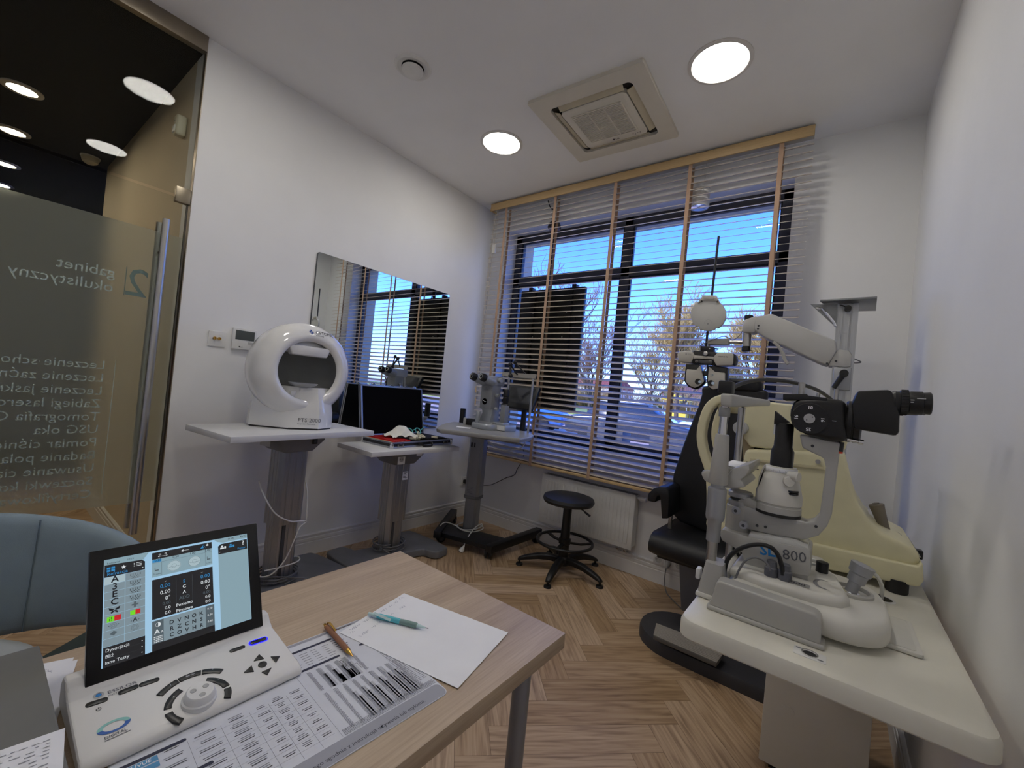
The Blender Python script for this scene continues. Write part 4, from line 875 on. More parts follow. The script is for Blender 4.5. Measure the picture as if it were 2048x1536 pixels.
# ================================================================ STOOL
def stool():
    r = thing('stool', 'black round swivel stool with a foot ring on five legs before the radiator', 'stool', (1.325, -.38, 0)); T = MW[r.name]
    a = MB(T); a.lathe([(0, .488), (.15, .488), (.178, .496), (.187, .515), (.18, .535), (.155, .543), (0, .546)], 48); lab(a.build('seat', mat('black_leatherette', (34, 35, 38), .5, bump=.25, bscale=500), r), 'padded black round seat')
    a = MB(T); a.box(-.07, .07, -.05, .05, .474, .488); a.build('seat_plate', BLACK, r, bev=.004)
    a = MB(T); a.tube(smooth([(.06, -.02, .48), (.12, -.02, .478), (.15, -.02, .465)], 4), .005, 8); a.tube([(.15, -.02, .465), (.19, -.02, .448)], .008, 8); a.build('height_lever', BLACK, r)
    a = MB(T); a.lathe([(.018, .29), (.018, .476)], 20); a.build('gas_spring', BLACKG, r)
    a = MB(T); a.lathe([(.034, .09), (.036, .1), (.034, .27), (.031, .34), (.031, .455), (.027, .46)], 28); a.build('column_cover', BLACK, r)
    a = MB(T); a.ring((0, 0, .215), .2, .0105, (0, 0, 1), 56, 10); fr_ = a.build('foot_ring', BLACK, r)
    a = MB(T); a.lathe([(.03, .19), (.043, .2), (.043, .235), (.034, .24)], 24)
    for k in range(3):
        g = R(40+120*k); a.ribbon([(.035*math.cos(g), .035*math.sin(g), .205), (.12*math.cos(g), .12*math.sin(g), .2), (.198*math.cos(g), .198*math.sin(g), .212)], .024, .01, (-math.sin(g), math.cos(g), 0))
    a.build('ring_bracket', BLACK, fr_)
    a = MB(T); a.lathe([(.0, .05), (.05, .052), (.055, .07), (.048, .1), (.035, .11), (0, .112)], 28); a.build('hub', BLACK, r)
    for k in range(5):
        g = R(-77+72*k); c, s = math.cos(g), math.sin(g); sd = V((-s, c, 0))
        rings = []
        for d, zt, zb, w in ((.03, .105, .06, .024), (.1, .112, .07, .025), (.18, .104, .066, .024), (.26, .082, .05, .022), (.3, .066, .04, .02), (.325, .05, .034, .016)):
            cc = V((c*d, s*d, 0))
            rings.append([tuple(T @ (cc+sd*u+V((0, 0, z)))) for u, z in ((-w, zb), (w, zb), (w, zt-.008), (w*.6, zt), (-w*.6, zt), (-w, zt-.008))])
        a = MB(); a.loft(rings); lg = a.build('leg', BLACK, r, bev=.004)
        a = MB(T); a.lathe([(.008, .045), (.008, .016), (.022, .014), (.026, .008), (.026, .0), (0, .0)], 20, (c*.312, s*.312, 0)); a.build('glide', BLACK, lg)
stool()
# ================================================================ DESK
def wood(name, c0, c1, axis='y', rough=.5):
    m = bpy.data.materials.new(name); m.use_nodes = True; nt = m.node_tree; N = nt.nodes; L = nt.links; b = N['Principled BSDF']
    tc = N.new('ShaderNodeTexCoord'); mp = N.new('ShaderNodeMapping'); mp.inputs['Scale'].default_value = (9, .7, 9) if axis == 'y' else (.7, 9, 9); L.new(tc.outputs['Object'], mp.inputs['Vector'])
    n1 = N.new('ShaderNodeTexNoise'); n1.inputs['Scale'].default_value = 2.2; n1.inputs['Detail'].default_value = 9; n1.inputs['Roughness'].default_value = .62; n1.inputs['Distortion'].default_value = .4; L.new(mp.outputs[0], n1.inputs['Vector'])
    m2 = N.new('ShaderNodeMapping'); m2.inputs['Scale'].default_value = (160, 5, 160) if axis == 'y' else (5, 160, 160); L.new(tc.outputs['Object'], m2.inputs['Vector'])
    n2 = N.new('ShaderNodeTexNoise'); n2.inputs['Scale'].default_value = 1.6; n2.inputs['Detail'].default_value = 3; L.new(m2.outputs[0], n2.inputs['Vector'])
    rp = N.new('ShaderNodeValToRGB'); rp.color_ramp.elements[0].position = .3; rp.color_ramp.elements[1].position = .72; rp.color_ramp.elements[0].color = lin(c0); rp.color_ramp.elements[1].color = lin(c1); L.new(n1.outputs['Fac'], rp.inputs['Fac'])
    r2 = N.new('ShaderNodeValToRGB'); r2.color_ramp.elements[0].position = .3; r2.color_ramp.elements[0].color = (.78, .74, .7, 1); r2.color_ramp.elements[1].position = .6; r2.color_ramp.elements[1].color = (1, 1, 1, 1); L.new(n2.outputs['Fac'], r2.inputs['Fac'])
    mx = N.new('ShaderNodeMixRGB'); mx.blend_type = 'MULTIPLY'; mx.inputs['Fac'].default_value = .6; L.new(rp.outputs[0], mx.inputs[1]); L.new(r2.outputs[0], mx.inputs[2]); L.new(mx.outputs[0], b.inputs['Base Color'])
    b.inputs['Roughness'].default_value = rough; return m
DZ = .735
def emis(name, rgb, s=1.):
    if name in MATS: return MATS[name]
    m = bpy.data.materials.new(name); m.use_nodes = True; b = m.node_tree.nodes['Principled BSDF']
    b.inputs['Base Color'].default_value = (.01, .01, .01, 1); b.inputs['Roughness'].default_value = .15; b.inputs['Emission Color'].default_value = lin(rgb); b.inputs['Emission Strength'].default_value = s
    MATS[name] = m; return m
r = thing('desk', 'light oak desk with grey tube legs in the foreground', 'desk', (2.06, -2.84, 0))
a = MB(); a.box(1.759, 2.359, -3.44, -2.241, DZ-.034, DZ); a.build('desktop', wood('pale_oak', (168, 146, 122), (206, 186, 160)), r, bev=.0012)
for x, y in ((2.293, -2.302), (1.825, -2.302), (2.293, -3.38), (1.825, -3.38)):
    a = MB(); a.lathe([(.019, .0), (.0195, .02), (.02, .66), (.026, .664), (.026, DZ-.034)], 24, (x, y, 0)); l = a.build('leg', mat('leg_silver', (150, 154, 160), .4, .6), r)
    a = MB(); a.cyl((x, y, 0), (x, y, .012), .021, n=20); a.build('leg_foot', RUBBER, l)
# ---- printed desk mat
def desk_mat():
    th = R(3.45); u = V((math.sin(th), math.cos(th), 0)); v = V((-math.cos(th), math.sin(th), 0)); O = V((2.306, -2.562, DZ))
    r = thing('desk_mat', 'printed desk mat with price tables under the control tablet', 'desk mat', tuple(O))
    F = (O, u, v, V((0, 0, 1)))
    q = rrect(-.415, .004, -.002, .297, .012)
    a = MB(); a.loft([[tuple(O+u*x+v*y+V((0, 0, h))) for x, y in q] for h in (.0002, .0016)]); a.build('sheet', mat('mat_print_white', (216, 219, 228), .5, var=.01), r)
    h = .0019
    MG = mat('mat_grey', (160, 162, 172), .5, var=.01)
    g = MB(); g.poly(F, rrect(-.413, .002, -.001, .029, .01), h); lab(g.build('border_band', MG, r, flat=True), 'grey printed border band')
    g = MB(); g.quad(F, -.413, .0, .288, .295, h); lab(g.build('border_band', MG, r, flat=True), 'pale printed band along the far edge')
    t = MB(); t.text(F, 'Używać wyrobu medycznego zgodnie z instrukcją używania lub etykietą.', -.04, .0068, .0098, h+.0002, 'RIGHT', bold=.004)
    t.build('border_text', mat('mat_text_grey', (74, 76, 84), .6), r, flat=True)
    d = MB(); NV = mat('mat_navy', (34, 38, 66), .5)
    for u0, u1, v0 in ((-.40, -.078, .267), (-.40, -.09, .208), (-.048, -.012, .213), (-.412, -.335, .172), (-.412, -.318, .1075)):
        d.poly(F, rrect(u0, u1, v0-.0025, v0+.0035, .0028, 3), h)
    d.build('heading_bar', NV, r, flat=True)
    b = MB()
    for v0 in (.158, .146): b.quad(F, -.408, -.368, v0, v0+.01, h)
    b.build('blue_box', mat('mat_blue', (86, 150, 196), .5), r, flat=True)
    t = MB(); t.text(F, 'ACUVUE', -.4065, .1605, .0082, h+.0002, bold=.015); t.build('box_text', PAPER, r, flat=True)
    rd = MB()
    for k in range(16): rd.quad(F, -.072+.0031*k, -.070+.0031*k, .2885, .2885+.0025+.0012*(k % 3), h)
    rd.build('red_print', mat('mat_red', (178, 52, 56), .5), r, flat=True)
    G = mat('mat_faint', (140, 143, 154), .6); K = mat('mat_black', (66, 68, 76), .6); g = MB(); k = MB(); rr = random.Random(5)
    # shaded columns of the right hand tables
    sh = MB()
    for (u0, top, steps) in ((-.141, .197, 2), (-.124, .197, 3), (-.108, .198, 3), (-.094, .199, 2)):
        for j in range(steps): sh.quad(F, u0+.004*j, u0+.004*j+.009, .138, top-.018*j, h-.0001)
    for (u0, top) in ((-.125, .127), (-.108, .129), (-.092, .13), (-.073, .131), (-.055, .132), (-.04, .131)):
        for j in range(3): sh.quad(F, u0+.0045*j, u0+.0045*j+.007, .037, top-.018*j-.004*(j % 2), h-.0001)
    sh.build('table_shading', mat('mat_shade', (184, 187, 196), .6), r, flat=True)
    for c in range(6):
        for q in range(24):
            v0 = .197-.0024*q; g.quad(F, -.157+.0165*c, -.157+.0165*c+.005+.002*rr.random(), v0, v0+.0013, h)
    for c in range(9):
        for q in range(36):
            v0 = .131-.0026*q; g.quad(F, -.157+.0165*c, -.157+.0165*c+.0045+.0025*rr.random(), v0, v0+.0013, h)
    for c in range(3):
        for q in range(34):
            v0 = .2-.0044*q
            if v0 > .05: g.quad(F, -.03+.0105*c, -.03+.0105*c+.007, v0, v0+.0014, h)
    for q in range(5):
        x = -.17
        while x < -.0: w_ = .0008+.0014*rr.random(); g.quad(F, x, x+w_, .0315+.0026*q, .0331+.0026*q, h); x += w_+.0007
    # ruled tables
    for x in (-.174, -.203, -.23, -.257, -.295, -.335): g.quad(F, x-.0002, x+.0002, .032, .2 if x > -.2 else .168, h)
    for q in range(8): g.quad(F, -.33, -.18, .045+.0165*q, .0453+.0165*q, h)
    for c, (u0, w_) in enumerate(((-.199, .02), (-.226, .019), (-.252, .022), (-.29, .03), (-.33, .032), (-.37, .034))):
        for q in range(8):
            n_ = 3 if c in (1, 3) else 2
            for j in range(n_):
                ww = w_*(.45+.4*rr.random()); (k if j == 0 else g).quad(F, u0+(w_-ww)/2, u0+(w_+ww)/2, .05+.0165*q+.0036*j, .0515+.0165*q+.0036*j, h)
    for q in range(6):
        for c in range(4): g.quad(F, -.168+.021*c, -.168+.021*c+.016*(.6+.4*rr.random()), .218+.0072*q, .2196+.0072*q, h)
        k.quad(F, -.084, -.07+.012*rr.random(), .222+.0072*q, .2238+.0072*q, h); k.quad(F, -.1+.0*q, -.092, .172+.004*q, .1735+.004*q, h)
    k.annulus(F, -.087, .158, .0, .0001, h)
    for a_ in ((-.0975, -.0765, .1685, .1692), (-.0975, -.0968, .15, .1692), (-.0772, -.0765, .15, .1692)): k.quad(F, a_[0], a_[1], a_[2], a_[3], h)
    g.build('small_print', G, r, flat=True); k.build('bold_print', K, r, flat=True)
desk_mat()
# ---- control tablet
def tablet():
    r = thing('control_tablet', 'white control console with a tilted colour touch screen and a round dial', 'control panel', (2.02, -2.853, DZ))
    z0 = DZ+.0025
    prof = [(1.918, z0), (1.918, .772), (1.932, .789), (1.95, .788), (1.958, .778), (1.972, .7695), (2.086, .7535), (2.096, .747), (2.098, z0)]
    a = MB(); a.prism(prof, 'y', -2.993, -2.713); a.build('body', mat('console_white', (228, 227, 225), .38, var=.01), r, bev=.007, seg=3, ang=20)
    x, y, th, W, H, ti = 1.963, -2.973, .013, .244, .193, .405
    rt = V((math.sin(th), math.cos(th), 0)); n = V((math.cos(th), -math.sin(th), 0)); up = V((0, 0, 1))*math.cos(ti)-n*math.sin(ti); nn = rt.cross(up); O = V((x, y, .775))
    X = M(((rt.x, up.x, nn.x, O.x), (rt.y, up.y, nn.y, O.y), (rt.z, up.z, nn.z, O.z), (0, 0, 0, 1)))
    a = MB(X); a.box(0, W, 0, H, -.011, 0); s = a.build('screen_case', mat('screen_black', (9, 9, 10), .25), r, bev=.0015)
    a = MB(X); a.box(.06, W-.06, .02, .12, -.03, -.009); a.build('screen_back', BLACK, s, bev=.004)
    F = (O, rt*W, up*H, nn)          # u,v run 0..1 over the screen
    Fm = (O, rt, up, nn)
    def txt(mb, body, u, v, size, h=.0011, al='LEFT', b=0.): mb.text(Fm, body, u*W, v*H, size, h, al, 1., b)
    BL = emis('screen_blue_grey', (148, 178, 190), .75); BR = emis('screen_light_blue', (158, 198, 226), .95); DK = emis('screen_dark', (33, 33, 36), .7); KEY = emis('screen_key', (140, 160, 170), .72)
    WH = emis('screen_white', (226, 232, 236), .85); CY = emis('screen_cyan', (48, 140, 200), .85); INK = emis('screen_ink', (24, 26, 34), .6); PALE = emis('screen_pale', (178, 200, 208), .8); GN = emis('screen_green', (120, 226, 40), .85); RD = emis('screen_red', (206, 32, 40), .85); MID = emis('screen_mid', (92, 106, 114), .7)
    a = MB(); a.quad(F, .07, .92, .098, .912, .0004); d = a.build('display', BR, s, flat=True); lab(d, 'lit bluish display')
    # panels
    a = MB(); a.quad(F, .071, .275, .858, .911, .0006); a.poly(F, [(.07, .911), (.3, .911), (.28, .875), (.24, .862), (.07, .86)], .0006); a.poly(F, [(.69, .911), (.92, .911), (.92, .87), (.75, .868), (.71, .885)], .0006); a.quad(F, .715, .918, .1, .765, .0006)
    a.quad(F, .316, .674, .69, .838, .0006); a.build('panel_grey', BL, d, flat=True)
    a = MB(); a.poly(F, [(.073, .772), (.278, .772), (.278, .84), (.262, .858), (.073, .87)], .0007); a.quad(F, .076, .28, .096, .242, .0007); a.quad(F, .316, .674, .838, .895, .0007); a.quad(F, .316, .674, .345, .668, .0007); a.poly(F, [(.715, .765), (.917, .765), (.917, .858), (.735, .858), (.715, .84)], .0007); a.quad(F, .316, .676, .098, .152, .0007)
    a.build('panel_dark', DK, d, flat=True)
    a = MB(); a.quad(F, .316, .378, .152, .332, .0007); a.quad(F, .622, .676, .152, .332, .0007); a.build('panel_mid', MID, d, flat=True)
    # key grid (nine rows of two)
    rows = 9; k = MB(); kb = MB()
    for i in range(rows):
        v1 = .77-.0587*i; v0 = v1-.057
        (kb if i == 0 else k).quad(F, .075, .1755, v0, v1, .0007); k.quad(F, .177, .279, v0, v1, .0007)
    k.quad(F, .378, .622, .152, .332, .0007); k.build('key', KEY, d, flat=True); kb.build('key_lit', PALE, d, flat=True)
    ink = MB(); gr = MB(); cy = MB(); wh = MB(); pl = MB(); rd = MB(); gn = MB()
    for i, c in enumerate(('A', '3', 'E', 'C')): txt(ink, c, .125, .724-.0587*i, .0135, .0011, 'CENTER', .02)
    Q = lambda mb, u0, u1, v0, v1, h=.001: mb.quad(F, u0, u1, v0, v1, h)
    for s_ in (-1, 1):   # butterfly
        ink.poly(F, [(.125, .512), (.125+.028*s_, .53), (.125+.024*s_, .508), (.125+.008*s_, .503)], .001); ink.poly(F, [(.125, .504), (.125+.008*s_, .503), (.125+.019*s_, .492), (.125+.014*s_, .482), (.125, .496)], .001)
    gn.quad(F, .09, .125, .422, .462, .001); rd.quad(F, .125, .158, .422, .462, .001); gn.quad(F, .203, .229, .43, .466, .001); rd.quad(F, .229, .255, .43, .466, .001)
    for i in range(3):
        for j in range(2): Q(ink, .1+.009*j, .105+.009*j, .43+.011*i, .435+.011*i, .0012)
    for i in range(4):
        for q in range(4):
            m_ = 5 if q < 2 else (4 if q == 2 else 3)
            for j in range(m_): u_ = .228+(j-(m_-1)/2)*.0125; Q(ink if i else gr, u_-.003, u_+.003, .752-.0587*i-.0095*q, .757-.0587*i-.0095*q)
        Q(gr, .205, .25, .722-.0587*i, .7235-.0587*i)
    Q(gr, .21, .245, .503, .515); Q(gr, .221, .234, .488, .53)
    for q in range(3):
        gr.annulus(F, .122, .388, .006+.005*q, .0075+.005*q, .001, sy=1.26)
        gr.annulus(F, .228, .33, .007+.005*q, .0084+.005*q, .001, sy=1.26)
    for q in range(10): a_ = 2*PI*q/10; Q(gr, .228+.019*math.cos(a_)-.0016, .228+.019*math.cos(a_)+.0016, .33+.024*math.sin(a_)-.0018, .33+.024*math.sin(a_)+.0018)
    ink.poly(F, [(.096, .392), (.102, .388), (.102, .396)], .001); ink.poly(F, [(.15, .392), (.144, .388), (.144, .396)], .001)
    txt(ink, 'A', .228, .376, .0085, .0011, 'CENTER', .02); Q(ink, .206, .212, .383, .387); Q(ink, .244, .25, .383, .387)
    gr.poly(F, [(.105, .33), (.123, .35), (.142, .335), (.124, .314)], .001)
    for i, c in enumerate(('Dysocjacja', 'Bliż', 'Inne Testy')):
        txt(wh, c, .086, .205-.044*i, .0066); wh.poly(F, [(.262, .206-.044*i), (.269, .21-.044*i), (.262, .214-.044*i)], .001)
        Q(gr, .078, .278, .194-.044*i, .1945-.044*i)
    for i in range(2):
        for j in range(2): Q(cy, .084+.022*i, .102+.022*i, .812+.02*j, .828+.02*j)
    st = [(.168+(.0145 if q % 2 == 0 else .006)*math.sin(PI*q/5), .828+1.26*(.0145 if q % 2 == 0 else .006)*math.cos(PI*q/5)) for q in range(10)]
    wh.poly(F, st, .001)
    for q in range(3): Q(wh, .232, .26, .815+.012*q, .819+.012*q); Q(wh, .219, .224, .815+.012*q, .819+.012*q)
    wh.poly(F, [(.262, .795), (.27, .795), (.266, .788)], .001)
    txt(cy, 'Refrakcja', .085, .782, .0068); txt(ink, 'Łomianki', .084, .874, .0042); txt(ink, '10:19', .182, .876, .004)
    # middle column
    for u_ in (.36, .392): wh.annulus(F, u_, .872, .004, .0062, .001, sy=1.0)
    Q(wh, .356, .396, .855, .857); wh.poly(F, [(.356, .849), (.356, .863), (.349, .856)], .001); wh.poly(F, [(.396, .849), (.396, .863), (.403, .856)], .001)
    wh.poly(F, [(.48, .868), (.497, .879), (.494, .857)], .001); Q(wh, .5, .53, .866, .8685)
    cy.poly(F, [(.6, .853), (.616, .878), (.622, .853)], .001); cy.poly(F, [(.617, .885), (.619, .885), (.634, .855), (.632, .855)], .001); wh.annulus(F, .645, .876, .004, .009, .001, a0=PI, a1=2*PI); wh.disc(F, .645, .882, .0042, .001)
    cy.quad(F, .318, .368, .812, .834, .0008)
    txt(ink, '0.25', .33, .818, .0052); txt(ink, '0.50', .45, .818, .0052, al='CENTER'); txt(ink, '1.00', .55, .818, .0052, al='CENTER'); txt(ink, '2.00', .645, .818, .0052, al='CENTER')
    Q(gr, .316, .674, .808, .8095); Q(gr, .369, .3705, .69, .808); Q(gr, .63, .6315, .69, .838)
    pl.disc(F, .44, .752, .04, .0009, 28, .045); pl.disc(F, .562, .752, .037, .0009, 28, .045)
    for u_ in (.44, .562): gr.annulus(F, u_, .752, .036, .0375, .001, sy=1.15); gr.annulus(F, u_, .752, .013, .0142, .001, sy=1.2); Q(gr, u_-.03, u_+.03, .745, .747)
    for u_, w_ in ((.343, 'Prawe'), (.652, 'Lewe')): Q(gr, u_-.012, u_+.01, .738, .748); Q(gr, u_-.012, u_-.009, .74, .768); txt(gr, w_, u_, .705, .0042, al='CENTER')
    for i, c in enumerate(('0.00', '0.00', '0°')):
        for u_ in (.418, .655): txt(cy if i == 0 else wh, c, u_, .585-.052*i, .0084, al='RIGHT')
    for u_ in (.418, .655):
        for i in range(2): txt(wh, '0.0', u_, .402-.04*i, .0068, al='RIGHT')
        txt(gr, '0.00', u_, .442, .0066, al='RIGHT')
    for i, (c, mb_) in enumerate((('S', cy), ('C', wh), ('A', wh), ('ADD', gr), ('Poziomo', wh), ('Pionowo', wh))): txt(mb_, c, .497, .588-.046*i-(.006*(i > 3)), .0072 if i < 4 else .0066, al='CENTER', b=.01)
    for u_ in (.39, .605): wh.poly(F, [(u_-.007, .64), (u_, .632), (u_+.007, .64), (u_, .635)], .001)
    for u_ in (.45, .545): Q(gr, u_, u_+.0008, .4, .64)
    for i, c in enumerate(('DVNOK', 'RZCNS', 'COVHR')):
        for j, q in enumerate(c): txt(ink, q, .422+.043*j, .27-.05*i, .0085, al='CENTER', b=.02)
    for i, c in enumerate(('0.20', '0.30', '0.40')): txt(wh, c, .632, .298-.055*i, .0045)
    wh.annulus(F, .348, .297, .013, .0145, .001, sy=1.2); wh.annulus(F, .348, .297, 0, .013, .001, a0=-PI/2, a1=PI/2, sy=1.2)
    txt(wh, 'A', .328, .225, .0105, b=.01); txt(wh, 'A', .362, .225, .0055)
    for i in range(4):
        for j in range(5): Q(wh, .325+.01*j, .331+.01*j, .16+.013*i, .167+.013*i)
    # right column
    for u_, mb_ in ((.742, wh), (.8, cy)): mb_.disc(F, u_, .834, .008, .001, 12); mb_.poly(F, [(u_-.015, .81), (u_+.013, .81), (u_+.01, .824), (u_-.012, .824)], .001); mb_.quad(F, u_+.014, u_+.026, .81, .83, .001)
    txt(wh, '?', .88, .812, .011, b=.02); txt(cy, 'Pomiar', .905, .775, .005, al='RIGHT'); wh.poly(F, [(.722, .785), (.729, .785), (.7255, .778)], .001)
    for u_ in (.79, .815): ink.annulus(F, u_, .893, .004, .007, .001)
    ink.annulus(F, .88, .893, .004, .008, .001)
    for q in range(3): Q(ink, .893, .91, .886+.007*q, .8885+.007*q)
    for mb_, nm, mt in ((ink, 'screen_ink_print', INK), (gr, 'screen_faint_print', MID), (cy, 'screen_blue_print', CY), (wh, 'screen_white_print', WH), (pl, 'screen_eye_icon', PALE), (rd, 'screen_red_icon', RD), (gn, 'screen_green_icon', GN)): mb_.build(nm, mt, d, flat=True)
    # top plate of the console
    P0 = V((2.086, -2.993, .7535)); P1 = V((1.972, -2.993, .7695)); uu = V((0, 1, 0)); vv = (P1-P0).normalized(); nv = uu.cross(vv); FT = (P0, uu, vv, nv)
    def pl_(px, py):
        d_ = CR*((px-1024)/FPX)-CU*((py-768)/FPX)+CF; t = (P0-CAM).dot(nv)/d_.dot(nv); q = CAM+d_*t-P0; return q.dot(uu), q.dot(vv)
    KB = mat('key_black', (16, 15, 16), .35)
    def pill(p, q, wdt, name='button', m=KB):
        a_ = V(pl_(*p)+(0,)); b_ = V(pl_(*q)+(0,)); dd = (b_-a_); L_ = dd.length; dd.normalize(); e_ = V((-dd.y, dd.x, 0)); c_ = (a_+b_)/2
        pts = [c_+dd*x_+e_*y_ for x_, y_ in rrect(-L_/2, L_/2, -wdt/2, wdt/2, wdt*.45, 4)]
        mb_ = MB(); mb_.loft([[tuple(P0+uu*p_.x+vv*p_.y+nv*h_) for p_ in pts] for h_ in (-.002, .0015)]); return mb_.build(name, m, r, bev=.0006)
    pill((170, 1413), (216, 1398), .0085); pill((236, 1388), (277, 1372), .0085); pill((278, 1372), (319, 1358), .0085); pill((459, 1304), (490, 1293), .0075)
    lab(pill((500, 1288), (533, 1277), .0085, 'button', mat('key_blue_black', (14, 14, 20), .3)), 'black button ringed by blue light')
    def blob(pts, name, m, h=.0015, z=-.002):
        q = [pl_(*p) for p in pts]; mb_ = MB(); mb_.loft([[tuple(P0+uu*a_+vv*b_+nv*h_) for a_, b_ in q] for h_ in (z, h)]); return mb_.build(name, m, r, bev=.0005)
    e_ = [pl_(*p) for p in ((500, 1288), (533, 1277))]; a = MB(); c_ = ((e_[0][0]+e_[1][0])/2, (e_[0][1]+e_[1][1])/2); L_ = math.hypot(e_[1][0]-e_[0][0], e_[1][1]-e_[0][1]); g_ = math.atan2(e_[1][1]-e_[0][1], e_[1][0]-e_[0][0])
    pts = [(c_[0]+x_*math.cos(g_)-y_*math.sin(g_), c_[1]+x_*math.sin(g_)+y_*math.cos(g_)) for x_, y_ in rrect(-L_/2-.002, L_/2+.002, -.0062, .0062, .005, 4)]
    a.poly(FT, pts, .0006); lab(a.build('light_ring', emis('led_blue', (30, 30, 255), 2.5), r, flat=True), 'glowing blue light ring')
    for t_ in (((518, 1309), (507, 1323), (528, 1318)), ((541, 1314), (552, 1326), (560, 1313)), ((487, 1346), (503, 1332), (508, 1344)), ((523, 1345), (535, 1351), (543, 1336))): blob(t_, 'arrow_key', KB)
    c_ = pl_(525, 1329.5); a = MB(); a.cyl(tuple(P0+uu*c_[0]+vv*c_[1]-nv*.002), tuple(P0+uu*c_[0]+vv*c_[1]+nv*.0016), .0068, n=24); a.build('centre_key', KB, r, bev=.0005)
    C_ = pl_(398, 1400); 
    def arckey(a0, a1, r0, r1):
        q = [(C_[0]+r1*math.cos(R(a0+(a1-a0)*i/10)), C_[1]+r1*math.sin(R(a0+(a1-a0)*i/10))) for i in range(11)]+[(C_[0]+r0*math.cos(R(a1+(a0-a1)*i/10)), C_[1]+r0*math.sin(R(a1+(a0-a1)*i/10))) for i in range(11)]
        mb_ = MB(); mb_.loft([[tuple(P0+uu*a_+vv*b_+nv*h_) for a_, b_ in q] for h_ in (-.002, .0015)]); mb_.build('arc_key', KB, r, bev=.0006)
    def rad(px, py): q_ = pl_(px, py); return math.hypot(q_[0]-C_[0], q_[1]-C_[1])
    def ang(px, py): q_ = pl_(px, py); return math.degrees(math.atan2(q_[1]-C_[1], q_[0]-C_[0])) % 360
    r1_, r2_ = (rad(347, 1397)+rad(437, 1361))/2, rad(380, 1352)
    def ak(p, q, r_): a0, a1 = ang(*p), ang(*q); arckey(min(a0, a1), max(a0, a1), r_-.0048, r_+.0048)
    ak((412, 1362), (456, 1372), r1_); ak((452, 1378), (449, 1396), r1_); ak((366, 1383), (338, 1418), r1_); ak((344, 1424), (366, 1440), r1_)
    ak((404, 1344), (449, 1337), r2_); ak((358, 1362), (402, 1345), r2_); ak((317, 1392), (356, 1363), r2_)
    q0 = P0+uu*C_[0]+vv*C_[1]
    a = MB(); a.lathe([(.0225, -.004), (.0225, .005), (.0205, .0065), (.0185, .015), (.017, .0165), (.009, .016), (0, .016)], 48, tuple(q0), tuple(nv)); dial = a.build('dial', PLASTIC, r)
    for k_ in range(3):
        g_ = R(30+120*k_); c3 = q0+nv*.0166+uu*.0095*math.cos(g_)+vv*.0095*math.sin(g_); a = MB(); a.lathe([(0, .0), (.003, .0003), (.0038, .0006), (.0042, 0)], 18, tuple(c3-nv*.0005), tuple(nv)); a.build('finger_dimple', LGREY, dial)
    # marks
    u_, v_ = pl_(228, 1452); a = MB()
    a.annulus(FT, u_, v_, .0115, .0175, .0006, a0=0, a1=PI*1.02, sy=.62); a.build('logo_teal', mat('logo_teal', (140, 196, 190), .5), r, flat=True)
    a = MB(); a.annulus(FT, u_, v_, .0115, .0175, .0006, a0=PI*1.02, a1=2*PI, sy=.62); a.build('logo_blue', mat('logo_deep_blue', (44, 92, 170), .5), r, flat=True)
    a = MB(); a.text(FT, 'DIGITAL', u_-.012, v_-.0175, .0062, .0006, bold=.02); a.quad(FT, u_-.012, u_+.014, v_-.0205, v_-.0195, .0006); a.build('logo_lettering', mat('grey_print', (96, 98, 104)), r, flat=True)
    u_, v_ = pl_(197, 1419); a = MB(); a.annulus(FT, u_, v_, .0022, .0029, .0006, a0=R(120), a1=R(420)); a.quad(FT, u_-.0004, u_+.0004, v_, v_+.0034, .0006); a.build('power_mark', DARKL, r, flat=True)
    for s_, p in (('i', (341, 1372)), ('2', (425, 1340)), ('+', (347, 1397)), ('–', (437, 1361))):
        q_ = pl_(*p); a = MB(); a.text(FT, s_, q_[0], q_[1]-.0015, .0055, .0021, 'CENTER'); a.build('key_mark', PAPER, r, flat=True)
    q_ = pl_(380, 1352); a = MB(); a.text(FT, 'BINO', q_[0], q_[1]-.0016, .0048, .0021, 'CENTER'); a.build('key_mark', PAPER, r, flat=True)
    # maker's mark
    u_, v_ = pl_(197, 1391); a = MB(); a.annulus(FT, u_, v_, .0042, .006, .0006); a.build('maker_ring', LGREY, r, flat=True)
    a = MB(); a.disc(FT, u_, v_, .0034, .0006); a.build('maker_dot', BLUEL, r, flat=True)
    u_, v_ = pl_(215, 1389); a = MB(); a.text(FT, 'ESSILOR', u_, v_, .0085, .0006, bold=.01, sx=1.1); a.text(FT, 'INSTRUMENTS', u_, v_-.0058, .0048, .0006, sx=1.1); a.build('maker_lettering', mat('maker_grey', (104, 106, 116), .5), r, flat=True)
tablet()
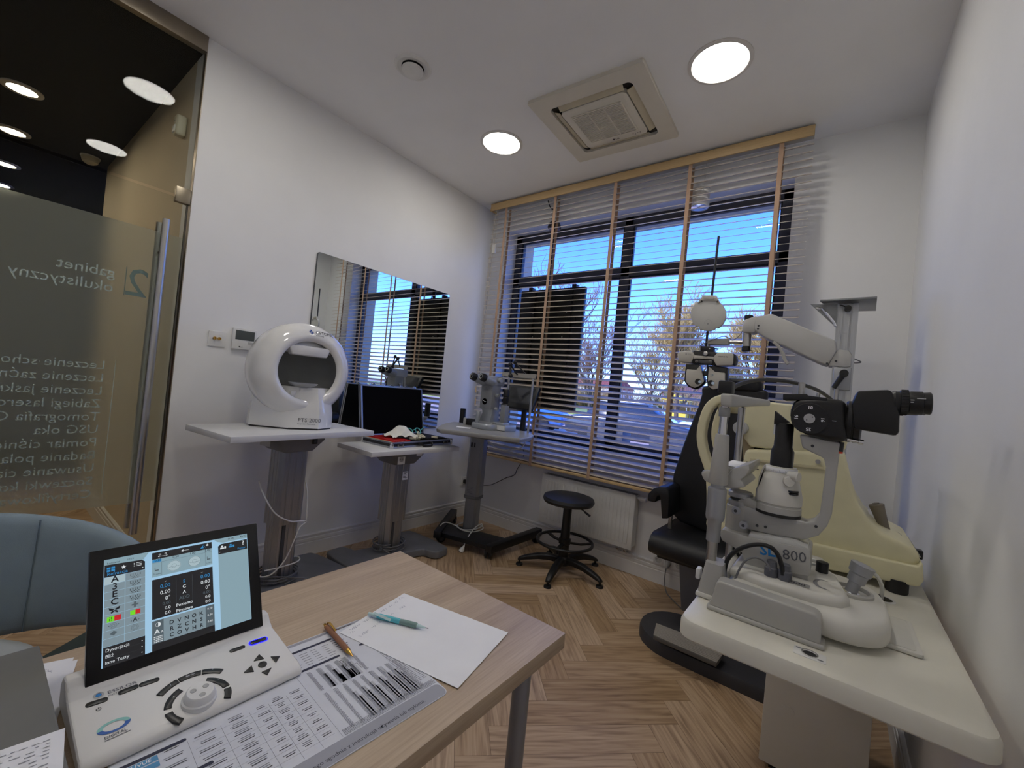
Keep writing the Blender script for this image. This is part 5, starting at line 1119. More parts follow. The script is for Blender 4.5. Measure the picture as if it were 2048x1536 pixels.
# ---- paper, pens
def sheet(name, label, pts, z, thick=.0006, m=PAPER, cat='paper', rows=None):
    c = sum((V(p+(0,)) for p in pts), V((0, 0, 0)))/len(pts)
    r = thing(name, label, cat, (c.x, c.y, z)); a = MB(); a.loft([[p+(z,) for p in pts], [p+(z+thick,) for p in pts]]); a.build('sheet', m, r); return r
zp = DZ+.0022
p1, p2, p3, p4 = (1.983, -2.402), (2.27, -2.341), (2.3135, -2.5425), (2.0275, -2.6025)
r = sheet('note_sheet', 'white sheet of paper with a few handwritten words, half on the desk mat', [p1, p2, p3, p4], zp)
e1 = (V(p1+(0,))-V(p4+(0,))).normalized(); e2 = V((-e1.y, e1.x, 0)); F = (V(p4+(zp+.0007,)), e1, e2, V((0, 0, 1)))
def scribble(mb, F, u, v, w, s, seed, t=.0005):
    rr = random.Random(seed); x = u; last = None; n_ = int(w/(s*.28))
    for i in range(n_):
        p = V((u+w*i/n_, v+s*(.5*math.sin(i*2.1+seed)+rr.uniform(-.25, .35)), 0))
        if last is not None and rr.random() > .12:
            d = (p-last).normalized(); q = V((-d.y, d.x, 0))*t/2
            mb.poly(F, [(k.x, k.y) for k in (last-q, p-q, p+q, last+q)], .0001)
        last = p
a = MB()
for k, (u, v, w, s) in enumerate(((.018, -.012, .03, .006), (.055, -.012, .035, .006), (.105, -.014, .022, .006), (.135, -.014, .012, .006), (.15, -.013, .018, .007), (.175, -.012, .016, .008), (.01, -.022, .012, .006), (.012, -.042, .03, .006), (.05, -.042, .03, .006), (.1, -.04, .02, .005), (.14, -.04, .022, .008))): scribble(a, F, u, v, w, s, k)
a.build('handwriting', mat('pen_ink', (92, 98, 138), .7), r, flat=True)
# handwriting sits on the sheet: e2 points off the sheet, so mirror the rows onto it
A, B = V((2.013, -2.526, 0)), V((2.147, -2.466, 0)); d = (B-A).normalized(); q = V((-d.y, d.x, 0)); L = (B-A).length; z = zp+.0007+.0058
r = thing('mechanical_pencil', 'light blue mechanical pencil with a grey-green grip lying on the white sheet', 'pencil', (2.08, -2.496, zp)); X = M(((d.x, q.x, 0, A.x), (d.y, q.y, 0, A.y), (0, 0, 1, z), (0, 0, 0, 1)))
AQ = mat('pencil_aqua', (92, 190, 206), .18)
def seg(name, m, prof, par): 
    b = MB(X); b.lathe(prof, 20, (0, 0, 0), (1, 0, 0)); return b.build(name, m, par)
seg('barrel', AQ, [(.0045, .022), (.0056, .03), (.0056, .074), (.005, .076), (.005, .083)], r)
seg('push_button', mat('pencil_pale', (196, 222, 224), .4), [(0, .0), (.0038, .0015), (.0038, .016), (.0048, .018), (.0048, .024)], r)
seg('grip', mat('grip_sage', (128, 156, 152), .8, bump=.3), [(.0052, .08), (.0056, .085), (.0056, .118), (.0045, .1205)], r)
seg('tip', mat('pencil_pale', (196, 222, 224)), [(.0046, .118), (.0034, .128), (.0016, .138), (.0012, .14)], r); seg('lead', BLACK, [(.0007, .139), (.0006, L)], r)
b = MB(X); b.ribbon(smooth([(.02, 0, .0), (.018, -.004, .0065), (.028, -.0075, .0072), (.045, -.0085, .0052), (.056, -.008, .003), (.06, -.0068, .002)], 5), .0048, .002, (0, .75, .65)); b.build('clip', mat('pencil_pale', (196, 222, 224)), r)
A, B = V((1.987, -2.6135, 0)), V((2.1195, -2.629, 0)); d = (B-A).normalized(); q = V((-d.y, d.x, 0)); L = (B-A).length; X = M(((d.x, q.x, 0, A.x), (d.y, q.y, 0, A.y), (0, 0, 1, zp+.0055), (0, 0, 0, 1)))
r = thing('ballpoint_pen', 'brown cork-coloured pen with brass fittings lying on the desk mat', 'pen', (2.05, -2.62, zp))
seg('barrel', mat('pen_brown', (150, 104, 76), .55, bump=.4, bscale=900, var=.12), [(.0046, .01), (.0052, .014), (.0052, .106), (.0049, .112)], r); seg('tip', GOLD, [(.005, .111), (.0044, .116), (.0017, .128), (.0008, L)], r)
seg('clicker', GOLD, [(0, 0), (.0028, .001), (.0028, .009), (.005, .0095), (.005, .0115)], r)
b = MB(X); b.ribbon(smooth([(.011, 0, .0048), (.013, .003, .0085), (.03, .004, .0072), (.046, .0035, .0058)], 4), .004, .0012, (0, 1, .0)); b.build('clip', GOLD, r)
# ---- things on the left end of the desk
o = MB(); o.box(1.838, 2.2, -3.42, -3.0105, DZ+.003, .8); tag(o.build('file_box', mat('box_grey', (110, 110, 106), .6), bev=.003), 'plain grey file box on the desk left of the control console', 'box')
for k, (lb, dz, P, U, L1, L2) in enumerate((('white slip with a scribbled number lying flat, tucked beneath the grey file box', .0, (1.803, -2.959), (.968, -.25), .19, .14), ('second white slip beneath the numbered slip, its corner showing', -.0008, (1.79, -2.962), (.955, -.297), .19, .14))):
    U = V(U+(0,)).normalized(); W_ = V((U.y, -U.x, 0)); P = V(P+(0,)); pts = [tuple(P+U*a_+W_*b_)[:2] for a_, b_ in ((0, 0), (L1, 0), (L1, L2), (0, L2))]
    r = sheet('paper_slip', lb, pts, DZ+.0012+dz, .0006)
    if k == 0:
        F = (P+V((0, 0, DZ+.0019)), U, -W_, V((0, 0, 1))); a = MB(); scribble(a, F, .012, -.03, .012, .007, 4); scribble(a, F, .01, -.036, .008, .006, 9); a.build('handwriting', mat('pen_ink', (92, 98, 138)), r, flat=True)
P = V((2.081, -3.007, .803)); U = V((-.12, -.993, 0)).normalized(); W_ = V((.993, -.12, 0)).normalized()
pts = [tuple(P+U*a_+W_*b_) for a_, b_ in ((0, 0), (.2, 0), (.2, .115), (0, .115))]
r = thing('printout', 'white printed slip with small rows of figures lying on the grey file box', 'paper', (2.13, -3.08, .803)); a = MB(); a.loft([pts, [(p[0], p[1], p[2]+.0006) for p in pts]]); a.build('sheet', PAPER, r)
F = (P+V((0, 0, .0008)), -U, -W_, V((0, 0, 1))); a = MB(); rr = random.Random(11)
for k in range(14):
    x = -.012
    while x > -.14:
        w_ = .003+.006*rr.random()
        if rr.random() > .3: a.quad(F, x-w_, x, -.0135-.006*k, -.0123-.006*k+.0004*rr.random(), .0002)
        x -= w_+.003+.008*rr.random()*(k > 0)
a.build('print', mat('receipt_print', (150, 152, 160), .7), r, flat=True)
# ---- visitor chair
def tub_chair():
    c = V((1.2, -3.16, 0)); r = thing('tub_chair', 'grey-blue upholstered tub chair behind the desk, by the glass door', 'chair', tuple(c), R(0)); T = MW[r.name]
    FB = mat('chair_velvet', (136, 152, 158), .9, bump=.25, bscale=900, var=.06)
    b = MB(T); rings = []
    for i in range(29):
        a_ = 84+192*i/28; g = R(a_); k = abs(a_-180)/60; zb = .395+.02*k; zt = .768-.085*k**2; e_ = 1-.5*max(0, k-1.45)/.15
        sec = []
        for q in range(16):
            w_ = 2*PI*q/16; cr, sr = math.cos(w_), math.sin(w_)
            zz = (zt+zb)/2+(zt-zb)/2*(abs(sr)**.5)*(1 if sr >= 0 else -1); d_ = .03*e_*(abs(cr)**.6)*(1 if cr >= 0 else -1)+.03*((zz-zb)/(zt-zb))
            sec.append(((.32+d_)*math.cos(g), (.43+d_)*math.sin(g), zz))
        rings.append(sec)
    b.loft(rings); b.build('backrest', FB, r, ang=70)
    g = R(149); s = MB(T); s.tube([((.29+.03*t)*math.cos(g), (.4+.03*t)*math.sin(g), .42+.32*t) for t in (0, .25, .5, .75, 1.)], .0022, 6); s.build('seam', mat('seam_thread', (100, 114, 120), .9), r)
    s = MB(T); q = [(.26*math.cos(2*PI*i/36)+.03, .27*math.sin(2*PI*i/36)-.04) for i in range(36)]
    s.loft([[(x*k_, y*k_, z) for x, y in q] for k_, z in ((.9, .375), (.99, .39), (1., .43), (.97, .465), (.8, .482), (.4, .488))]); lab(s.build('seat', mat('chair_velvet_lit', (170, 174, 170), .9, bump=.25, bscale=900), r, ang=60), 'padded seat, coloured paler as if lit')  # same velvet made paler, light falling on the seat put into its colour
    for a_ in (45, 135, 225, 315):
        g = R(a_); l = MB(T); l.tube(smooth([(.17*math.cos(g), .17*math.sin(g), .38), (.2*math.cos(g), .2*math.sin(g), .3), (.26*math.cos(g), .26*math.sin(g), .0)], 4), [.018]*4+[.016]*4+[.011], 12); l.build('leg', mat('black_lacquer', (18, 18, 19), .35), r)
    l = MB(T); l.box(-.15, .15, -.15, .15, .355, .38); l.build('seat_plate', BLACK, r, bev=.01)
tub_chair()
d = V((-.605, .796, 0)); n = V((.796, .605, 0)); P = V((.30, -2.79, .0))
o = MB(); o.loft([[tuple(P+d*a_+n*b_+V((0, 0, z))) for a_, b_ in ((-.45, 0), (.16, 0), (.16, .42), (-.45, .42))] for z in (.001, .008)]); tag(o.build('door_mat', mat('mat_green', (66, 78, 74), .95, bump=.6, bscale=700)), 'dark green-grey door mat on the floor between the chair and the glass door', 'mat')
# ================================================================ REFRACTION UNIT: table, pedestal, column, arm
def xz(pts, y): return tr(pts, 1, y, (0, 2))
UW = mat('unit_white', (222, 219, 206), .45, var=.02)
UG = mat('unit_grey', (172, 170, 164), .42, var=.02)
TZ = .80
def unit():
    r = thing('refraction_unit', 'white refraction unit by the right wall with table, pedestal and tall aluminium column', 'instrument stand', (2.84, -1.3, 0))
    q = rrect(2.558, 3.06, -2.09, -1.0, .035, 6); c = (2.81, -1.55)
    s_ = lambda d, z: [(x+d*(1 if x < c[0] else -1), y+d*(1 if y < c[1] else -1), z) for x, y in q]
    a = MB(); a.loft([s_(.004, TZ-.046), s_(0, TZ-.042), s_(0, TZ-.014), s_(.004, TZ-.005), s_(.013, TZ)]); t = a.build('tabletop', UW, r)
    a = MB(); a.prism(rrect(2.775, 2.829, -2.055, -2.018, .004, 3), 'z', TZ-.001, TZ+.0012); p = a.build('socket_plate', PLASTIC, t)
    a = MB(); a.lathe([(.0105, .001), (.0125, .0035), (.0145, .0035), (.0145, .0)], 26, (2.802, -2.036, TZ), cap=False); a.build('socket_ring', CHROME, p)
    a = MB(); a.lathe([(0, .0016), (.011, .0016), (.011, .001), (0, .001)], 24, (2.802, -2.036, TZ)); a.build('socket_hole', BLACK, p)
    a = MB(); F = (V((0, 0, TZ)), V((1, 0, 0)), V((0, 1, 0)), V((0, 0, 1))); a.poly(F, rrect(2.778, 2.788, -2.028, -2.023, .002, 2), .0015); a.poly(F, rrect(2.815, 2.825, -2.05, -2.045, .002, 2), .0015); a.build('screw_cover', GREYP, p, flat=True)
    a = MB(); a.lathe([(.0, .0006), (.024, .0006), (.024, .0), (0, 0)], 28, (2.945, -1.535, TZ)); a.build('cable_hole', BLACK, t)
    a = MB(); a.lathe([(.024, .0), (.024, .002), (.03, .0015), (.031, 0)], 28, (2.945, -1.535, TZ), cap=False); a.build('cable_grommet', PLASTIC, t)
    P = at(1517, 1515, 1, -1.263); Q = at(1735, 1412, 1, -1.263)
    a = MB(); a.box(P.x, Q.x+.015, -1.263, -.9, .025, TZ-.046); b = a.build('pedestal', mat('pedestal_white', (218, 215, 204), .5, var=.02), r, bev=.003)
    k = at(1575, 1423, 1, -1.264); a = MB(); a.lathe([(0, 0), (.02, 0), (.02, .002), (.0, .0005)], 28, (k.x, -1.2625, k.z), (0, -1, 0)); a.build('round_cap', mat('pedestal_white', (218, 215, 204)), b, bev=.0005)
    a = MB(); a.box(P.x+.03, Q.x-.02, -1.24, -.92, 0, .03); a.build('plinth', BLACK, b)
    # tall column at the back
    CP = mat('column_profile', (186, 188, 190), .35, .8, stretch=(60, 60, 1), scale=6)
    x0, x1 = 2.782, 2.862
    a = MB(); a.prism([(x0, -.59), (x0+.022, -.59), (x0+.022, -.582), (x0+.030, -.582), (x0+.030, -.59), (x1-.030, -.59), (x1-.030, -.582), (x1-.022, -.582), (x1-.022, -.59), (x1, -.59), (x1, -.51), (x0, -.51)], 'z', 0.06, 1.835); col = a.build('column', CP, r)
    a = MB(); a.box(2.7, 2.96, -.92, -.44, .0, .06); a.build('column_base', mat('base_grey', (70, 71, 75), .5), r, bev=.008)
    a = MB(); a.prism([tuple(at(px, py, 2, 1.842))[:2] for px, py in ((1640, 601), (1754.5, 594.5), (1752, 619.5), (1668, 621.5))], 'z', 1.836, 1.846); a.build('top_plate', mat('plate_steel', (130, 132, 134), .35, .7), r, bev=.0015)
    a = MB(); g = xz([(1621, 609), (1675, 609), (1672, 655)], -.6); a.prism(g, 'y', -.606, -.6); a.build('gusset', mat('plate_steel', (130, 132, 134)), r)
    a = MB(); g = xz([(1632, 616), (1645, 618), (1668, 645), (1671, 653)], -.608); a.tube([(x, -.612, z) for x, z in g], .006, 8); a.build('lamp_tube', CHROME, r)
    a = MB(); c1 = at(1696, 618, 1, -.6); a.cyl((c1.x, -.625, c1.z), (c1.x, -.585, c1.z), .013, n=14); a.tube(smooth([(c1.x, -.62, c1.z), (c1.x-.02, -.62, c1.z+.012), (c1.x-.03, -.6, c1.z+.02)], 4), .003, 6); a.build('cable_plug', BLACK, r)
    # sliding clamp with handle
    a = MB(); g = xz([(1668, 735), (1703, 736), (1700, 781), (1664, 779)], -.6); a.prism(g, 'y', -.61, -.495); cl = a.build('column_clamp', ALUP, r, bev=.003)
    k0, k1 = at(1688, 747, 1, -.64), at(1667, 776, 1, -.64); a = MB(); a.cyl((k0.x, -.66, k0.z), (k0.x, -.61, k0.z), .017, n=18); a.tube([tuple(k0), tuple(k1)], [.013, .01], 12); a.build('clamp_handle', BLACK, cl)
    k2, k3 = at(1673, 778, 1, -.62), at(1671, 800, 1, -.62); a = MB(); a.cyl(tuple(k2), tuple(k3), .008, n=14); a.build('guide_rod', STEEL, cl)
    # the phoropter arm
    AR = mat('arm_grey', (186, 185, 182), .42, var=.02)
    ya, yb = -.605, -.495
    a = MB(); g = xz([(1514, 637), (1545, 631), (1671, 684), (1674, 704), (1655, 733), (1640, 728), (1532, 678), (1511, 663)], -.55); a.prism(g, 'y', ya, yb); arm = a.build('spring_arm', AR, r, bev=.008, seg=3)
    a = MB(); g = xz([(1655, 734), (1674, 701), (1698, 703), (1704, 712), (1702, 736), (1690, 737)], -.55); a.prism(g, 'y', ya+.008, yb-.008); a.build('arm_root', AR, r, bev=.008)
    a = MB(); g = xz([(1487, 667), (1487, 654), (1492, 642), (1516, 634), (1518, 663), (1508, 668)], -.55); a.prism(g, 'y', ya+.012, yb-.012); a.build('arm_head', AR, r, bev=.008)
    for px, py in ((1517, 651.5), (1516, 657.5), (1654, 727), (1672, 722)):
        k = at(px, py, 1, ya); a = MB(); a.cyl((k.x, ya-.002, k.z), (k.x, ya+.002, k.z), .005, n=12); a.build('screw', DGREY, arm)
    a = MB(); a.ribbon(smooth([tuple(at(*p, 1, -.6)) for p in ((1547, 684), (1557, 693), (1566, 708), (1571, 722), (1577, 728))], 5), .03, .014, (0, 1, 0)); a.build('release_lever', UG, arm, bev=.004)
    k0, k1 = at(1494, 666, 1, -.55), at(1493, 693, 1, -.55); a = MB(); a.cyl(tuple(k0), tuple(k1), .022, n=22); a.build('swivel_pin', STEEL, r)
    for p0, p1 in (((1497, 641), (1498, 632)), ((1492, 692), (1492, 702))):
        k0, k1 = at(*p0, 1, -.55), at(*p1, 1, -.55); a = MB(); a.lathe([(.012, 0), (.021, .004), (.022, (k1-k0).length), (.018, (k1-k0).length+.003), (0, (k1-k0).length+.003)], 20, tuple(k0), tuple(k1-k0)); a.build('clamp_knob', BLACK, r)
    a = MB(); a.cyl(tuple(at(1490, 684.5, 1, -.55)), tuple(at(1457, 684, 1, -.55)), .0095, n=18); a.build('cross_rod', STEEL, r)
    a = MB(); a.prism(xz([(1415, 683), (1425, 679), (1459, 678), (1459, 690), (1418, 690)], -.55), 'y', -.575, -.525); a.build('cross_block', UG, r, bev=.005)
    a = MB(); a.tube(smooth([tuple(at(*p, 1, -.58)) for p in ((1486, 660), (1478, 672), (1466, 680), (1458, 676), (1448, 673), (1438, 675), (1428, 679), (1412, 685), (1400, 692), (1397, 700))], 4), .002, 6); a.build('arm_cable', CABG, r)
    a = MB(); a.tube(smooth([tuple(at(*p, 1, -.49)) for p in ((1672, 694), (1690, 706), (1705, 716), (1722, 724), (1712, 726), (1700, 725))], 4), .0028, 6); a.build('column_cable', CABG, r)
unit()
# ================================================================ PHOROPTER
def phoropter():
    Y = -.55; r = thing('phoropter', 'black and pale grey phoropter head hanging from the arm before the window', 'eye instrument', (2.21, Y, 1.4))
    PG = mat('phoropter_grey', (190, 187, 178), .4, var=.02)
    S = lambda pts: [(1340+.1432*x, 580+.1432*y) for x, y in pts]
    a = MB(); a.prism(xz(S([(345, 855), (690, 880), (672, 1068), (560, 1046), (330, 1035)]), Y), 'y', Y-.035, Y+.04); a.build('centre_body', BLACK, r, bev=.004)
    a = MB(); a.prism(xz(S([(135, 905), (150, 872), (330, 853), (370, 925), (318, 1028), (155, 1012), (135, 960)]), Y), 'y', Y-.042, Y+.042); a.build('end_cover', PG, r, bev=.007, seg=3)
    a = MB(); a.prism(xz(S([(690, 880), (890, 893), (912, 915), (905, 1040), (885, 1060), (672, 1068), (625, 985), (640, 935)]), Y), 'y', Y-.042, Y+.042); a.build('end_cover', PG, r, bev=.007, seg=3)
    a = MB(); a.prism(xz(S([(890, 893), (930, 912), (938, 990), (922, 1042), (885, 1060)]), Y), 'y', Y-.04, Y+.04); a.build('end_cap', BLACK, r, bev=.005)
    a = MB(); a.prism(xz(S([(365, 925), (640, 945), (630, 985), (600, 980), (400, 970), (350, 975)]), Y), 'y', Y-.043, Y); a.build('bridge_strip', PG, r, bev=.003)
    a = MB(); a.prism(xz(S([(400, 978), (590, 985), (600, 1010), (585, 1038), (410, 1025), (392, 1002)]), Y-.04), 'y', Y-.046, Y-.036); a.build('level_window', mat('window_grey', (80, 80, 82), .15), r, bev=.003)
    k = at(*S([(370, 995)])[0], 1, Y-.045); a = MB(); a.ring(tuple(k), .005, .0016, (0, 1, 0), 20, 6); a.build('level_ring', PG, r)
    # lens units
    def unit_(pts, front, name='lens_unit'):
        a = MB(); a.prism(xz(S(pts), Y), 'y', Y-.025, Y+.045); u = a.build(name, BLACK, r, bev=.006); 
        a = MB(); a.prism(xz(S(front), Y-.03), 'y', Y-.034, Y-.02); a.build('front_cover', PG, u, bev=.004, seg=2); return u
    uL = unit_([(232, 1040), (425, 1045), (470, 1180), (482, 1280), (430, 1340), (350, 1388), (270, 1355), (212, 1280), (222, 1160)], [(235, 1105), (370, 1115), (425, 1050), (455, 1180), (475, 1280), (420, 1335), (345, 1368), (270, 1335), (218, 1275), (222, 1180)])
    uR = unit_([(545, 1060), (815, 1085), (798, 1310), (705, 1385), (580, 1395), (535, 1350), (525, 1240), (530, 1150)], [(545, 1070), (625, 1142), (770, 1158), (768, 1290), (700, 1370), (600, 1392), (540, 1350), (528, 1240)])
    for (hx, hy), u in (((390, 1280), uL), ((572, 1300), uR)):
        k = at(*S([(hx, hy)])[0], 1, Y-.036); a = MB(); a.lathe([(.012, -.001), (.0165, .001), (.0165, -.004)], 26, tuple(k), (0, -1, 0), cap=False); a.lathe([(0, -.0005), (.0165, -.0005), (.0165, -.002), (0, -.002)], 26, tuple(k), (0, -1, 0)); a.build('eye_hole', BLACK, u)
        k = at(*S([(hx+28, hy+2)])[0], 1, Y-.036); a = MB(); a.lathe([(0, .0012), (.0085, .0012), (.0085, -.001), (0, -.001)], 20, tuple(k), (0, -1, 0)); lab(a.build('lens', mat('lens_bright', (196, 214, 226), .05, .6), u), 'bright lens in the black eye hole')
    a = MB(); a.prism(xz(S([(455, 1130), (530, 1130), (530, 1200), (455, 1195)]), Y), 'y', Y-.01, Y+.02); a.prism(xz(S([(515, 1045), (530, 1045), (530, 1140), (515, 1140)]), Y), 'y', Y-.005, Y+.015); a.build('nose_bridge', DGREY, r, bev=.002)
    a = MB(); a.prism(xz(S([(440, 790), (620, 800), (620, 860), (600, 880), (440, 870)]), Y), 'y', Y-.03, Y+.03); a.prism(xz(S([(620, 812), (680, 815), (680, 828), (620, 828)]), Y), 'y', Y-.006, Y+.006); a.build('hanger_block', BLACK, r, bev=.003)
    k = at(*S([(500, 890)])[0], 1, Y-.038); a = MB(); a.lathe([(.009, 0), (.0125, .002), (.0125, .012), (.008, .014), (0, .013)], 24, tuple(k), (0, -1, 0)); a.build('lock_knob', STEEL, r)
    k0 = at(*S([(555, 820)])[0], 1, Y-.03); a = MB(); a.cyl(tuple(k0), tuple(k0+V((0, -.003, 0))), .003, n=10); a.build('screw', CHROME, r)
    a = MB(); a.cyl(tuple(at(1417.5, 688, 1, Y)), tuple(at(1417.5, 694, 1, Y)), .007, n=14); a.build('hanger_pin', STEEL, r)
    # near chart on its rod
    k0, k1 = at(1411, 700, 1, Y-.02), at(1437.2, 474, 1, Y-.02); a = MB(); a.tube([tuple(k0), tuple(k1)], .0065, 10); a.ell(tuple(k1), .0068, .0068, .0068, 10, 6); a.build('near_rod', BLACK, r)
    ds = S([(x, y) for x, y in ([(545+245*math.cos(R(g)), 352-225*math.sin(R(g))) for g in range(135, -56, -8)]+[(680, 540), (640, 535), (630, 565), (545, 580), (420, 560), (408, 525), (390, 512), (355, 522)]+[(545+248*math.cos(R(g)), 352-225*math.sin(R(g))) for g in range(222, 137, -8)])])
    a = MB(); a.prism(xz(ds, Y-.035), 'y', Y-.052, Y-.032); d = a.build('near_chart', mat('chart_grey', (190, 190, 186), .5), r, bev=.004)
    a = MB(); a.prism(xz(S([(470, 85), (655, 88), (715, 200), (690, 205), (640, 165), (470, 160), (410, 200), (400, 185)]), Y-.035), 'y', Y-.056, Y-.03); a.prism(xz(S([(490, 95), (630, 100), (628, 148), (492, 142)]), Y-.035), 'y', Y-.06, Y-.03); a.build('chart_bracket', PG, d, bev=.002)
    for px in ((440, 158), (663, 162)):
        k = at(*S([px])[0], 1, Y-.056); a = MB(); a.cyl(tuple(k), tuple(k+V((0, .012, 0))), .0055, n=14); a.build('bracket_screw', BLACK, d)
    k = at(*S([(530, 460)])[0], 1, Y-.0525); F = frame((k.x, Y-.0526, k.z), (1, 0, 0), (0, 0, 1)); a = MB(); a.annulus(F, 0, 0, .0178, .0184, .0004, a0=R(-10), a1=R(200)); a.quad(F, -.003, .003, -.008, -.002, .0004); a.build('chart_mark', GREYP, d, flat=True)
    # lettering
    def ft(px, py, y): k = at(px, py, 1, y); return frame((k.x, y, k.z), (1, 0, -.03), (.03, 0, 1))
    F = ft(*S([(675, 935)])[0], Y-.0423); a = MB(); a.text(F, 'VISION-R 700', 0, 0, .0088, .0003, bold=.015, sx=.95); a.build('model_lettering', DARKL, r, flat=True)
    F = ft(*S([(215, 897)])[0], Y-.0423); a = MB(); a.disc(F, .004, .0015, .0032, .0003); a.text(F, 'ESSILOR', .011, .0008, .006, .0003); a.quad(F, .011, .04, -.0025, -.0018, .0003); a.build('maker_lettering', DARKL, r, flat=True)
    F = ft(*S([(585, 1185)])[0], Y-.0342); a = MB(); a.annulus(F, 0, 0, .005, .0078, .0003, sy=.68); a.build('logo', mat('logo_slate', (88, 120, 140), .5), uR, flat=True); a = MB(); a.quad(F, -.008, .008, -.012, -.0105, .0003); a.build('logo_lettering', GREYP, uR, flat=True)
phoropter()
# ================================================================ PATIENT CHAIR
def patient_chair():
    LE = mat('black_leather', (24, 25, 28), .46, bump=.2, bscale=350)
    r = thing('patient_chair', 'black leather examination chair with a tall back, on a grey column and foot plate', 'chair', (2.3, -.4, 0))
    Y = -.26; xc = 2.315
    L_ = [(1362, 1042), (1352, 995), (1348.5, 962), (1350, 947), (1356, 928), (1366, 898), (1381, 857), (1398.5, 813), (1406, 789), (1415, 772)]
    pl_ = xz(L_, Y); pts = pl_+[(2*xc-x, z) for x, z in pl_[::-1]]
    a = MB(); a.prism(smooth([(x, z, 0) for x, z in pts], 3, True) and [(p[0], p[1]) for p in smooth([(x, z, 0) for x, z in pts], 3, True)], 'y', Y-.04, Y+.05); a.build('backrest', LE, r, bev=.02, seg=4, ang=50)
    hz = pl_[-1][1]; a = MB()
    q = rrect(xc-.12, xc+.15, hz-.02, hz+.055, .035, 5); a.prism(q, 'y', Y-.05, Y+.04); a.build('headrest', LE, r, bev=.018, seg=3)
    a = MB(); rings = []
    for x, k in ((2.0, .82), (2.01, .95), (2.06, 1.), (2.3, 1.02), (2.55, 1.), (2.6, .95), (2.61, .82)):
        sec = [(-.62, .405), (-.655, .43), (-.66, .47), (-.64, .505), (-.58, .525), (-.42, .52), (-.25, .515), (-.12, .52), (-.1, .47), (-.12, .405)]
        rings.append([(x, -.38+(y+.38)*k, .46+(z-.46)*k) for y, z in sec])
    a.loft(rings); a.build('seat', LE, r, ang=50)
    a = MB(); a.box(2.05, 2.56, -.6, -.14, .385, .41); a.build('seat_pan', BLACK, r, bev=.006)
    GC = mat('chair_column_grey', (112, 113, 120), .5)
    a = MB(); a.loft([[(x, y, z) for x, y in ((x0, y0), (x1, y0), (x1, y1), (x0, y1))] for x0, x1, y0, y1, z in ((2.16, 2.44, -.40, -.14, .05), (2.12, 2.48, -.42, -.12, .385))]); a.build('column', GC, r, bev=.01)
    for s_, x in ((-1, 2.0), (1, 2.62)):
        g = xz([(1297, 994), (1299, 986), (1308, 977), (1320, 972.5), (1332, 973.5), (1339, 980), (1340, 990), (1338, 1036), (1325, 1036), (1323, 1000), (1321, 990), (1316, 992), (1312, 1004), (1298, 1001)], -.52)
        if s_ > 0: g = [(4.62-u, v) for u, v in g]
        a = MB(); a.prism(g, 'y', -.54, -.30); a.build('armrest', LE, r, bev=.006, seg=2)
        m_ = sum(p[0] for p in g[7:9])/2; a = MB(); a.cyl((m_, -.42, .42), (m_, -.42, .6), .012, n=14); a.build('armrest_post', STEEL, r)
    BG = mat('foot_plate_grey', (58, 58, 62), .5, bump=.1)
    q = [(2.66, -.87), (2.66, -.45)]+[(2.22+.2*math.cos(R(g)), -.66+.21*math.sin(R(g))) for g in range(90, 271, 15)]
    a = MB(); a.loft([[(x, y, z) for x, y in q] for z in (.0, .045)]+[[(2.4+(x-2.4)*.985, -.66+(y+.66)*.965, .058) for x, y in q]]); a.build('base_plate', BG, r)
    c = [at(px, py, 2, .115) for px, py in ((1312.7, 1247), (1452, 1300), (1433, 1326), (1307, 1271))]
    a = MB(); a.loft([[tuple(p+V((0, 0, -.02))) for p in c], [tuple(p) for p in c]]); st = a.build('foot_step', mat('step_grey', (92, 90, 88), .5), r, bev=.002)
    a = MB()
    for k in range(11):
        t = (k+.5)/11; p = c[0].lerp(c[3], t); q_ = c[1].lerp(c[2], t); a.tube([tuple(p+V((0, 0, .0015))), tuple(q_+V((0, 0, .0015)))], .0035, 6)
    lab(a.build('tread_ribs', mat('rib_grey', (156, 150, 142), .5), st), 'light ribbed tread')
    a = MB(); m_ = (c[0]+c[1])/2; a.box(m_.x-.05, m_.x+.05, m_.y-.0, m_.y+.3, .06, .1); a.build('step_bracket', ALUP, st, bev=.004)
patient_chair()
